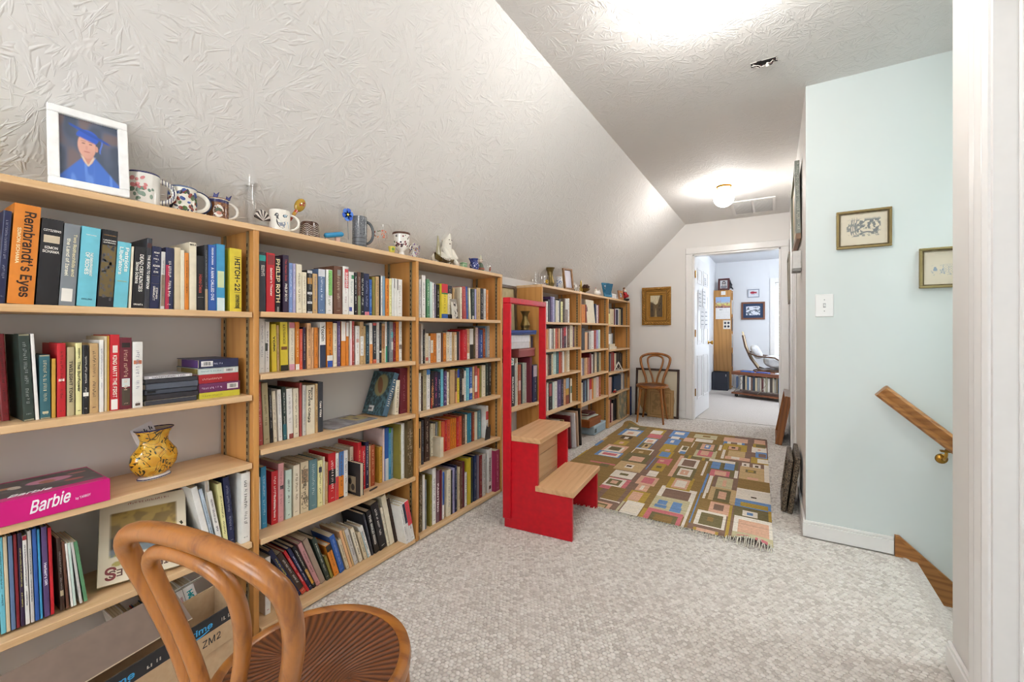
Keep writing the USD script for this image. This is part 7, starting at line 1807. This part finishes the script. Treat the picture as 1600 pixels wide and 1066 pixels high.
def parchment(u, v):
    c = np.zeros(u.shape + (3,)); c[:] = lin('b48e5a'); n = meshkit.fbm(np.stack([u * 9, v * 9, u * 0], -1), 3, 7); m = np.maximum(np.abs(u - .5) - .38, np.abs(v - .5) - .40); c = blend(c, sm(.012, .006, np.abs(m)), '7a5a30'); c = blend(c, sm(-.05, -.06, m) * sm(.45, .6, n) * .6, '8a6a3c'); return blend(c, sm(.06, .09, m) * sm(.5, .55, np.sin(u * 90) * np.sin(v * 110) * .5 + .5), '8a6a3e')
t = thing('old_print', 'unframed brown patterned print leaning behind the bentwood chair', 'print', (-1.40, D - .122, .0008), rz=-1)
UsdGeom.Xformable(t).AddRotateXOp(opSuffix='tilt').Set(-5.0)
put('board', box(0, .325, 0, .008, 0, .355), paint('a88452', .7), t); P, f, c = grid_panel(.325, .355, 60, 60, parchment); put_colored('pattern', place(P, (0, -.0006, 0), (1, 0, 0), (0, 0, 1)), f, c, vcol(.6), t)

# ------------------------------------------------------------------ right hall wall
def etched(seed):
    def fn(u, v):
        n = meshkit.fbm(np.stack([u * 16, v * 12, u * 0], -1), 5, seed); c = np.zeros(u.shape + (3,)); c[:] = lin('d8cdb8')
        g = '5a646c' if seed == 31 else '7d93ac'
        m = sm(.09, .12, u) * sm(.91, .88, u) * sm(.22, .26, v) * sm(.92, .82, v + .12 * (n - .5))
        ink = np.zeros_like(u)
        if seed == 31:
            for cx, w0 in ((.22, .012), (.27, .008), (.33, .010)): ink = np.maximum(ink, sm(w0 * 1.6, w0 * .6, np.abs(u - cx - .02 * np.sin(v * 9))) * sm(.28, .33, v))
            ink = np.maximum(ink, sm(.50, .60, n) * sm(.30, .38, v) * np.where(u > .35, 1, .6)); ink = np.maximum(ink, sm(.60, .64, n) * .9)
            arch = sm(.03, .015, np.abs(np.hypot((u - .58) / 1.6, v - .30) - .09)) * sm(.28, .31, v); ink = np.maximum(ink, arch); ink = np.maximum(ink, sm(.36, .28, v) * sm(.47, .56, n) * .8); ink = np.maximum(ink, sm(.46, .56, n) * sm(.62, .78, u) * sm(.40, .50, v))
        else:
            for cx, wd, ht in ((.45, .10, .60), (.62, .16, .52), (.80, .07, .64)):
                b = sm(.015, .0, np.abs(u - cx) - wd) * sm(.30, .32, v) * sm(ht + .01, ht - .01, v); edge = b * sm(.010, .0, np.minimum(np.abs(np.abs(u - cx) - wd), np.abs(v - ht)))
                ink = np.maximum(ink, edge); ink = np.maximum(ink, b * sm(.6, .8, np.sin(u * 120) * np.sin(v * 80)))
            ink = np.maximum(ink, sm(.46, .58, n) * sm(.34, .42, v) * sm(.62, .5, v) * np.where((u < .36) | (u > .78), 1, .25)); ink = np.maximum(ink, sm(.6, .66, n) * sm(.2, .3, v) * sm(.4, .32, v))
        return blend(c, m * ink * .85, g)
    return fn
t = thing('wall_picture', 'large picture in an ornate grey green frame on the right hall wall', 'picture', (XR - .0015, 3.20, 1.69), rz=-90); 
UsdGeom.Xformable(t).AddRotateXOp(opSuffix='tilt').Set(1.5)
picture(mvt := t, -.8 if False else .80, .48, .05, .026, '8a8f84', old_print, mat_w=.05, nx=20, ny=14) if False else None
t.GetPrim().SetActive(True)
def wall_pic_right(t, w, h, bar, depth, hx, func, edge=None):
    """Framed picture on the right hall wall: local y along the wall, facing -x."""
    M = paint(hx, .5)
    for k, m in enumerate((box(-depth, 0, 0, w, h - bar, h, .002), box(-depth, 0, 0, w, 0, bar, .002), box(-depth, 0, 0, bar, bar + .0002, h - bar - .0002, .002), box(-depth, 0, w - bar, w, bar + .0002, h - bar - .0002, .002))): put('frame_bar', m, M if k != 1 or not edge else paint(edge, .5), t)
    put('backing', box(-depth * .4, -.001, bar, w - bar, bar, h - bar), paint('4a4034', .8), t)
    P, f, c = grid_panel(w - 2 * bar, h - 2 * bar, 30, 20, func); put_colored('picture_print', place(P, (-depth * .45, w - bar, bar), (0, -1, 0), (0, 0, 1)), f, c, vcol(.4), t)
stage.RemovePrim(t.GetPath())
t = thing('framed_picture', 'large grey green framed picture seen edge on, high on the right hall wall', 'picture', (XR - .004, 3.20, 1.685), ry=-1.0)
wall_pic_right(t, .80, .49, .035, .026, '8d9288', old_print, '8a6a50')
rg = random.Random(8); put('frame_relief', [box(-.022 + rg.uniform(0, .014), -.018 + rg.uniform(0, .014), -.0012, .0003, z, z + .006) for z in np.arange(.06, .47, .011)], paint('b4b4a6', .5), t)
t = thing('framed_picture', 'thin grey framed picture on the right hall wall near the far doorway', 'picture', (XR - .003, 4.83, 1.39), ry=-.8)
wall_pic_right(t, .60, .47, .02, .022, '8a8478', blank)
t = thing('door_chime', 'small white door chime box on the right hall wall', 'chime', (XR - .0006, 3.22, 1.50)); put('cover', box(-.05, 0, 0, .13, 0, .115, .006), paint('dad8d4', .4), t); put('grey_strip', box(-.0495, -.001, .001, .129, -.014, -.0005, .002), paint('8a8884', .5), t)
for k, (y, x0) in enumerate(((4.86, -.060),)):
    t = thing('leaning_frame', 'deep wooden frame leaning on the right wall near the far doorway', 'frame', (.058, 4.87, .0004), ry=10)
    w, h, b, dp = .62, .475, .016, .055
    M_FR = wood('frame_wood', '9a5e2a', '70401a', '3a1c0a', 'z', knots=False, ring=14)
    put('side', box(-dp, 0, 0, b, 0, h, .001), M_FR, t); put('side', box(-dp, 0, w - b, w, 0, h, .001), M_FR, t); put('top', box(-dp, 0, b + .0003, w - b - .0003, h - b, h, .001), paint('b4aca6', .5), t); put('bottom', box(-dp, 0, b + .0003, w - b - .0003, 0, b, .001), M_FR, t); put('panel', box(-.010, -.004, b, w - b, b, h - b), paint('7a6a58', .6), t)
M_SPECK = mat('dark_speckled_frame', {'t': ('texture_coordinate', {}), 'n': ('noise_texture', {'scale': 120.0, 'detail': 3.0}), 'r': ('rgb_ramp', {'ramp': [(.42, lin('241a12')), (.58, lin('7a6a54'))]}), 'b': ('bump', {'strength': .6, 'distance': .004}), 'p': ('principled_bsdf', {'roughness': .5})}, [('t.object', 'n.vector'), ('n.fac', 'r.fac'), ('r.color', 'p.base_color'), ('n.fac', 'b.height'), ('b.normal', 'p.normal')])
for k, (x, y, w, h, lab) in enumerate(((.092, 3.085, .40, .345, 'back'), (.058, 3.10, .36, .325, 'front'))):
    t = thing('leaning_frame', '%s of two dark ornate frames leaning against the right hall wall' % lab, 'frame', (x, y, .0004), ry=7, group=None)
    put('side', box(-.026, 0, 0, .05, 0, h, .004), M_SPECK, t); put('side', box(-.026, 0, w - .05, w, 0, h, .004), M_SPECK, t); put('top', box(-.026, 0, .0503, w - .0503, h - .05, h, .004), M_SPECK, t); put('bottom', box(-.026, 0, .0503, w - .0503, 0, .05, .004), M_SPECK, t); put('picture_glass', box(-.012, -.006, .05, w - .05, .05, h - .05), paint('4a4a4a', .25), t)

# ------------------------------------------------------------------ green wall
t = thing('etching', 'gold framed etching of trees and a bridge on the green wall', 'picture', (.276, YG - .0015, 1.537)); picture(t, .222, .195, .011, .016, '8f7a4c', etched(31), mat_w=.014, mat_hex='d8cdb8', nx=150, ny=110, metal=.3, inner='5a4a2c')
t = thing('etching', 'gold framed etching of a town square, cut by the right edge', 'picture', (.598, YG - .0015, 1.318)); picture(t, .222, .193, .011, .016, '9a8a5c', etched(47), mat_w=.014, mat_hex='d8cdb8', nx=150, ny=110, metal=.3, inner='6a5a3c')
t = thing('light_switch', 'white toggle light switch plate on the green wall', 'light switch', (.1855, YG - .0006, 1.187)); put('plate', box(0, .080, -.006, 0, 0, .120, .003), paint('efeeec', .3, mottle=.01), t); put('toggle_slot', box(.034, .046, -.0066, -.0055, .048, .072), paint('b8b8b8', .5), t); put('toggle', mv(box(-.004, .004, -.012, 0, -.005, .005, .002), (.040, -.006, .062), rx=22), paint('efeeec', .3), t)
for z in (.030, .090): put('screw', mv(lathe([(0, 0), (.003, 0), (.0025, -.001), (0, -.0012)], 10), (.040, -.0062, z), rx=-90), paint('a8a8a8', .4), t)
t = thing('stair_handrail', 'stained oak handrail sloping down the green stair wall', 'handrail', (.449, YG - .072, .822))
L = 2.9; dv = np.array([.741, 0, -.672]); up = np.array([.672, 0, .741])
prof = [(-.026, -.030), (-.016, -.038), (.016, -.038), (.026, -.030), (.020, -.012), (.027, .004), (.028, .016), (.018, .027), (0, .031), (-.018, .027), (-.028, .016), (-.027, .004), (-.020, -.012)]
rail = extrude(prof, L); M4 = np.eye(4); M4[:3, 0] = (0, 1, 0); M4[:3, 1] = up; M4[:3, 2] = np.cross((0, 1, 0), up); 
if M4[:3, 2] @ dv < 0: M4[:3, 0] = (0, -1, 0); M4[:3, 2] = np.cross((0, -1, 0), up)
rail.apply_transform(M4); put('rail', rail, M_OAK, t, 35)
for s in (.345, 1.5, 2.6):
    c = dv * s - up * .0385
    put('bracket', [tube([c, c + (0, .005, -.03), c + (0, .03, -.055), c + (0, .066, -.06)], .006, 10)], M_BRASS, t, True); put('bracket_rose', mv(lathe([(0, 0), (.024, 0), (.02, -.008), (0, -.010)], 20), c + np.array([0, .0715, -.06]), rx=-90), M_BRASS, t, True); put('bracket_saddle', box(c[0] - .022, c[0] + .022, c[1] - .010, c[1] + .010, c[2] - .012, c[2] - .004, .002), M_BRASS, t)

# ------------------------------------------------------------------ far doorway door
d = thing('door_1', 'white six panel door standing open into the far room', 'door', (DX0 + .016, D + .045, 0.008), rz=90 - 3.5, kind='structure')
dw, dh = .885, 2.03
put('door_leaf', box(0, dw, -.0, .034, 0, dh, .002), M_DOOR, d)
for x0, x1 in ((.11, .40), (.485, .775)):
    for z0, z1 in ((.22, .78), (.92, 1.58), (1.70, 1.90)):
        put('door_panel', [box(x0, x1, -.005, -.0002, z0, z0 + .02, .002), box(x0, x1, -.005, -.0002, z1 - .02, z1, .002), box(x0, x0 + .02, -.005, -.0002, z0 + .0202, z1 - .0202, .002), box(x1 - .02, x1, -.005, -.0002, z0 + .0202, z1 - .0202, .002), box(x0 + .045, x1 - .045, -.004, -.0002, z0 + .045, z1 - .045, .003)], M_DOOR, d)
for z in (.28, 1.02, 1.76): put('hinge', [box(-.012, .035, -.003, -.0003, z, z + .09, .001), tube([(-.006, -.006, z), (-.006, -.006, z + .09)], .006, 10)], M_BRASS, d)
put('door_knob', [mv(lathe([(0, 0), (.026, 0), (.026, .006), (.010, .012), (.010, .03), (.026, .045), (.028, .055), (.02, .064), (0, .066)], 24), (dw - .07, -.0003, .93), rx=90)], M_BRASS, d, True)
rg = random.Random(12)
for k, (x, z, w, h) in enumerate(((.16, 1.36, .2, .26), (.42, 1.42, .2, .24), (.30, 1.12, .21, .27), (.55, 1.12, .2, .28), (.50, 1.70, .16, .12))):
    t = thing('door_notice', '%s printed paper taped on the open white door' % ('first', 'second', 'third', 'fourth', 'topmost')[k], 'notice', (DX0 + .016, D + .045, 0.008), rz=90 - 3.5, group='papers taped on the far door')
    put('sheet', box(x, x + w, -.0072, -.0064, z, z + h), paint('dcdcde', .7), t); put('print', [frame_to(strokes(rg, w * .7, .012), (x + w * .12, -.0073, z + h * q), (1, 0, 0), (0, 0, 1)) for q in (.2, .4, .6, .8)], paint('7a828c', .6), t)

# ------------------------------------------------------------------ far room furniture
t = thing('tall_bookcase', 'tall tan bookcase seen from its side in the far room', 'bookcase', (-.998, 9.03, 0))
M_TAN = wood('tan_veneer', 'c08d50', 'a8763c', '6a431c', 'z', knots=False, ring=7)
put('side_panel', box(0, .305, 0, .02, 0, 1.87, .001), M_TAN, t); put('side_panel', box(0, .305, .30, .32, 0, 1.87, .001), M_TAN, t); put('back_panel', box(0, .01, .0202, .2998, 0, 1.87), M_TAN, t)
for z in (.05, .42, .78, 1.10, 1.42, 1.85): put('shelf', box(.0102, .30, .0202, .2998, z - .02, z), M_TAN, t)
for k, (z, hx) in enumerate(((.0505, 'e4e0da'), (.4205, '6a4a3a'), (.7805, 'e0dcd8'), (1.1005, '5a3a34'), (1.4205, 'e8e4e0'))):
    for q in range(3):
        b = thing('book', '%s book of three on %s shelf of the far room bookcase' % (('left', 'middle', 'right')[q], ('the lowest', 'the second lowest', 'the middle', 'the second highest', 'the highest')[k]), 'book', (-.998 + .315, 9.06 + q * .085, z))
        cv, pg = book_mesh(.06, (.26, .22, .24)[q], .2, 0.0); put('cover', cv, paint((hx, '7a828c', 'c8b49a')[q], .5), b, 30); put('pages', pg, M_PAGES, b)
def scene_print(u, v):
    n = meshkit.fbm(np.stack([u * 9, v * 9, u * 0], -1), 4, 21); c = np.zeros(u.shape + (3,)); c[:] = lin('9ab4d8'); c = blend(c, sm(.6, .3, v), 'd8d06a'); c = blend(c, sm(.25, .1, v + .2 * (n - .5)), '6a4a4a'); return blend(c, sm(.55, .62, n) * sm(.8, .4, v), 'b87a6a')
t = thing('wall_calendar', 'calendar with a landscape picture on the tall bookcase side', 'calendar', (-.965, 9.0294, 1.32)); put('sheet', box(0, .25, -.002, -.0003, 0, .215), paint('e4e2e0', .7), t); put('picture_sheet', box(0, .25, -.003, -.0003, .2152, .42), paint('d8d8d8', .6), t); P, f, c = grid_panel(.25, .205, 30, 24, scene_print); put_colored('picture_print', place(P, (0, -.0034, .215), (1, 0, 0), (0, 0, 1)), f, c, vcol(.5), t); put('month', frame_to(lettering('MAY', .05, .018, .0005), (.07, -.0021, .17), (1, 0, 0), (0, 0, 1)), paint('4a4a4e', .6), t)
t = thing('picture_note', 'small white card with four black figures on the bookcase side', 'card', (-.835, 9.0294, 1.13)); put('card', box(0, .125, -.0015, -.0003, 0, .165), paint('dfdbd2', .7), t); put('figure', [frame_to(ellipsoid((0, 0, 0), (.02, .022, .0006), 1), (x, -.0018, z), (1, 0, 0), (0, 0, 1)) for x, z in ((.035, .115), (.09, .115), (.035, .05), (.09, .05))], paint('2e3040', .6), t)
t = thing('paper_label', 'small white note near the top of the bookcase side', 'note', (-.87, 9.0294, 1.78)); put('sheet', box(0, .075, -.001, -.0003, 0, .07), paint('e4e2de', .7), t)
t = thing('fabric_bin', 'black fabric storage bin on the floor by the tall bookcase', 'bin', (-1.0 + .012, 8.70, 0.0006)); put('bin_side', [box(0, .26, 0, .008, 0, .33, .002), box(0, .26, .29, .298, 0, .33, .002), box(0, .008, .0082, .2898, 0, .33), box(.252, .26, .0082, .2898, 0, .33), box(.0082, .2518, .0082, .2898, 0, .008)], paint('30323c', .85), t); put('pull_loop', box(.225, .232, -.004, -.0002, .26, .30, .001), paint('d8d8d8', .5), t); put('panel_seam', box(.06, .064, -.001, -.0002, 0, .33), paint('1c1d24', .9), t)
def face_print(u, v):
    c = np.zeros(u.shape + (3,)); c[:] = lin('d8d8d8'); d = lambda cx, cy, rx, ry: sm(1.1, .9, np.hypot((u - cx) / rx, (v - cy) / ry)); c = blend(c, d(.5, .2, .42, .2), '8a8a90'); c = blend(c, d(.5, .62, .26, .3), '3a3438'); c = blend(c, d(.5, .55, .2, .25), 'd0c4bc'); c = blend(c, d(.42, .6, .1, .05), '3a3438'); return blend(c, d(.6, .6, .1, .05), '3a3438')
t = thing('framed_photo', 'dark red framed portrait photo on the tall bookcase', 'picture frame', (-.93, 9.10, 1.8706), rz=-4)
UsdGeom.Xformable(t).AddRotateXOp(opSuffix='tilt').Set(-8.0)
picture(t, .20, .23, .035, .02, '5a3030', face_print, nx=24, ny=28)
t = thing('heron_figure', 'black and white bird figure on the tall bookcase', 'ornament', (-.735, 9.12, 1.8703))
put('body', hulls([((0, 0, .05), .025, (.02, 0, .10), .03), ((.02, 0, .12), .018, (0, 0, .19), .016), ((0, 0, .19), .015, (-.03, 0, .20), .005), ((.02, 0, .07), .02, (.06, 0, .02), .008)], .012, 4), paint('2c2e34', .5), t, True); put('white_breast', ellipsoid((-.008, -.016, .09), (.016, .014, .03), 1), paint('d8d8d8', .5), t, True); put('base', box(-.03, .03, -.025, .025, 0, .028, .003), paint('c8ccd0', .5), t)
t = thing('photo_card', 'pale blue card standing beside the bird figure', 'card', (-.80, 9.16, 1.8703)); put('card', mv(box(-.03, .05, 0, .002, 0, .17), rx=-6), paint('c8d0dc', .6), t)
def red_print(u, v):
    c = np.zeros(u.shape + (3,)); c[:] = lin('dcdce2'); c = blend(c, sm(1.05, .95, np.hypot((u - .4) / .3, (v - .62) / .22)), 'a8243a'); c = blend(c, sm(.02, 0, np.maximum(np.abs(u - .6) - .28, np.abs(v - .62) - .12)), 'a8243a'); return blend(c, sm(.02, 0, np.maximum(np.abs(u - .45) - .2, np.abs(v - .25) - .04)), '8a94a8')
t = thing('wall_picture', 'small silver framed picture with a red shape in the far room', 'picture', (-.441, WY - .0015, 1.735)); picture(t, .195, .155, .014, .02, '9aa2b0', red_print, nx=20, ny=16, mat_w=.012, mat_hex='e4e4ea')
def sketch_print(u, v):
    n = meshkit.fbm(np.stack([u * 7, v * 7, u * 0], -1), 4, 25); c = np.zeros(u.shape + (3,)); c[:] = lin('dfe4ee'); return blend(c, sm(.54, .6, n), '5a6472')
t = thing('wall_picture', 'brown framed picture with dark blue mat in the far room', 'picture', (-.549, WY - .0015, 1.312)); picture(t, .395, .335, .032, .024, '7a4a32', sketch_print, nx=30, ny=24, mat_w=.05, mat_hex='3a4a66')
# rocking chair
t = thing('rocking_chair', 'bentwood rocking chair with cane back and white cushion in the far room', 'rocking chair', (-.10, 8.72, 0.0))
M_RK = paint('5a3c26', .35)
for y in (-.24, .24):
    rk = [(-.42, y, .065), (-.3, y, .03), (-.1, y, .012), (.12, y, .014), (.32, y, .04), (.45, y, .09)]
    put('rocker', tube(rk, .016, 10), M_RK, t, True)
    put('side_hoop', tube([(-.30, y, .03), (-.33, y, .2), (-.22, y, .38), (0, y, .42), (.25, y, .40), (.36, y, .30), (.25, y, .16), (.05, y, .14), (-.05, y, .25), (.05, y, .38)], .014, 10), M_RK, t, True)
    put('back_post', tube([(.10, y * .9, .36), (-.14, y * .9, .44), (-.26, y * .9, .62), (-.34, y * .9, .82), (-.38, y * .9, 1.02)], .014, 10), M_RK, t, True)
    put('arm', tube([(-.30, y * 1.05, .72), (-.15, y * 1.08, .66), (.1, y * 1.08, .64), (.22, y * 1.05, .56), (.18, y, .42)], .013, 10), M_RK, t, True)
bk = []
for q in range(13):
    yq = -.19 + .38 * q / 12
    bk.append(tube([(-.14, yq, .46), (-.255, yq, .62), (-.335, yq, .82), (-.39, yq, 1.08)], .0045, 5))
for q in range(12):
    p = np.array([(-.14, .46), (-.255, .62), (-.335, .82), (-.39, 1.08)]); s = q / 11 * 3; i = min(int(s), 2); xz = p[i] + (p[i + 1] - p[i]) * (s - i)
    bk.append(tube([(xz[0], -.2, xz[1]), (xz[0], .2, xz[1])], .0045, 5))
put('cane_back', bk, paint('cdb892', .6), t); put('back_board', trimesh.util.concatenate([trimesh.convex.convex_hull([(p0[0] - .003, s * .19, p0[1]) for s in (-1, 1)] + [(p1[0] - .003, s * .19, p1[1]) for s in (-1, 1)] + [(p0[0] - .006, s * .19, p0[1]) for s in (-1, 1)] + [(p1[0] - .006, s * .19, p1[1]) for s in (-1, 1)]) for p0, p1 in (((-.14, .46), (-.255, .62)), ((-.255, .62), (-.335, .82)), ((-.335, .82), (-.39, 1.08)))]), paint('dccbaa', .7), t)
put('seat', box(-.16, .30, -.23, .23, .40, .425, .01), M_RK, t)
t2 = thing('seat_cushion', 'plump white cushion folded on the rocking chair', 'cushion', (.06, 8.72, .4262))
cu = trimesh.creation.icosphere(subdivisions=4); v = cu.vertices.copy(); v = np.sign(v) * np.abs(v) ** .75; v *= (.22, .24, .115); n = meshkit.fbm(v * 14, 3, 3); v *= (1 + .16 * (n - .5))[:, None]; v[:, 2] += .10 - .12 * v[:, 0]; v[:, 2] -= v[:, 2].min()
put('cover', trimesh.Trimesh(v, cu.faces), paint('dcdcdc', .85), t2, True)
t3 = thing('seat_cushion', 'second white cushion propped against the rocker back', 'cushion', (-.30, 8.72, .56), ry=-28)
v = cu.vertices.copy(); v = np.sign(v) * np.abs(v) ** .75; v *= (.07, .21, .13); n = meshkit.fbm(v * 16, 3, 9); v *= (1 + .16 * (n - .5))[:, None]; v[:, 2] -= v[:, 2].min(); v[:, 0] += .10
put('cover', trimesh.Trimesh(v, cu.faces), paint('d6d6d8', .85), t3, True)
# magazine table
t = thing('magazine_table', 'long low wooden magazine table on a wheeled base in the far room', 'table', (-.62, 8.02, 0), rz=-24)
M_TB = wood('table_wood', '8a5232', '6a3a20', '3a1c0e', 'x', knots=False, ring=10)
TL, TW = .95, .36
put('base_board', box(0, TL, 0, TW, .050, .078, .003), M_TB, t)
for x in (.06, TL - .06):
    for y in (.05, TW - .05): put('caster', mv(lathe([(0, -.012), (.022, -.012), (.025, -.006), (.025, .006), (.022, .012), (0, .012)], 16), (x, y, .0255), rx=90), paint('241c18', .4), t, True)
put('top_rail', [box(0, TL, 0, .02, .37, .425, .002), box(0, TL, TW - .02, TW, .37, .425, .002), box(0, .02, .0202, TW - .0202, .37, .425, .002), box(TL - .02, TL, .0202, TW - .0202, .37, .425, .002)], M_TB, t); put('top_board', box(.0202, TL - .0202, .0202, TW - .0202, .385, .400), paint('c4c8d0', .4), t)
for x in (.10, .48, TL - .12):
    for y in (.04, TW - .04): put('wire_leg', tube([(x - .08, y, .079), (x, y, .16), (x + .06, y, .25), (x, y, .368)], .005, 8), paint('b8b09c', .3, .7), t, True)
put('wire_shelf', [tube([(.03, y, .128), (TL - .03, y, .128)], .004, 6) for y in (.06, .14, .22, .30)] + [tube([(x, .04, .128), (x, TW - .04, .128)], .004, 6) for x in (.05, .35, .65, .9)], paint('b8b09c', .3, .7), t)
rg = random.Random(15); x = .055
MG = ['4a5a78', '8a8e94', 'd8d4cc', '2a2a30', 'c8b898', '5a7a9a', 'e0dcd4', '7a5a4a', '3a4a5a', 'd0c0a0', '9a9a98', 'ccc4b4', '6a3a38', 'd8d4c8', 'b0a890', 'e4e0d8', '5a5048', 'c8c0a8', 'a8a49c', '8a7a60']
for k in range(20):
    w = rg.uniform(.024, .038)
    m = thing('magazine', '%s of the magazines filed in the low table, counting from its left' % ORD[k], 'magazine', (-.62 + math.cos(math.radians(-24)) * x + math.sin(math.radians(24)) * .05, 8.02 + math.sin(math.radians(-24)) * x + math.cos(math.radians(24)) * .05, .1326), rz=-24, group='magazines in the low table')
    put('cover', box(0, w - .004, 0, .26, 0, .22 + rg.uniform(-.015, .012), .001), paint(MG[k], .5), m); x += w
m = thing('blue_folder', 'bright blue folder at the right end of the low table', 'folder', (-.62 + math.cos(math.radians(-24)) * (x + .01) + math.sin(math.radians(24)) * .04, 8.02 + math.sin(math.radians(-24)) * (x + .01) + math.cos(math.radians(24)) * .04, .1326), rz=-24); put('board', box(0, .13, 0, .28, 0, .228, .002), paint('1f7ac0', .5), m)
for k, (px_, py_, hx, lab) in enumerate(((.10, .10, '2a62b4', 'blue pencil case'), (.34, .12, '24408c', 'dark blue folder'), (.62, .14, 'd8dce2', 'white tray'))):
    m = thing('desk_item', '%s lying on top of the low magazine table' % lab, lab.split()[-1], (-.62 + math.cos(math.radians(-24)) * px_ + math.sin(math.radians(24)) * py_, 8.02 + math.sin(math.radians(-24)) * px_ + math.cos(math.radians(24)) * py_, .4006), rz=-24); put('body', box(0, .18, 0, .1, 0, .03, .004), paint(hx, .5), m)
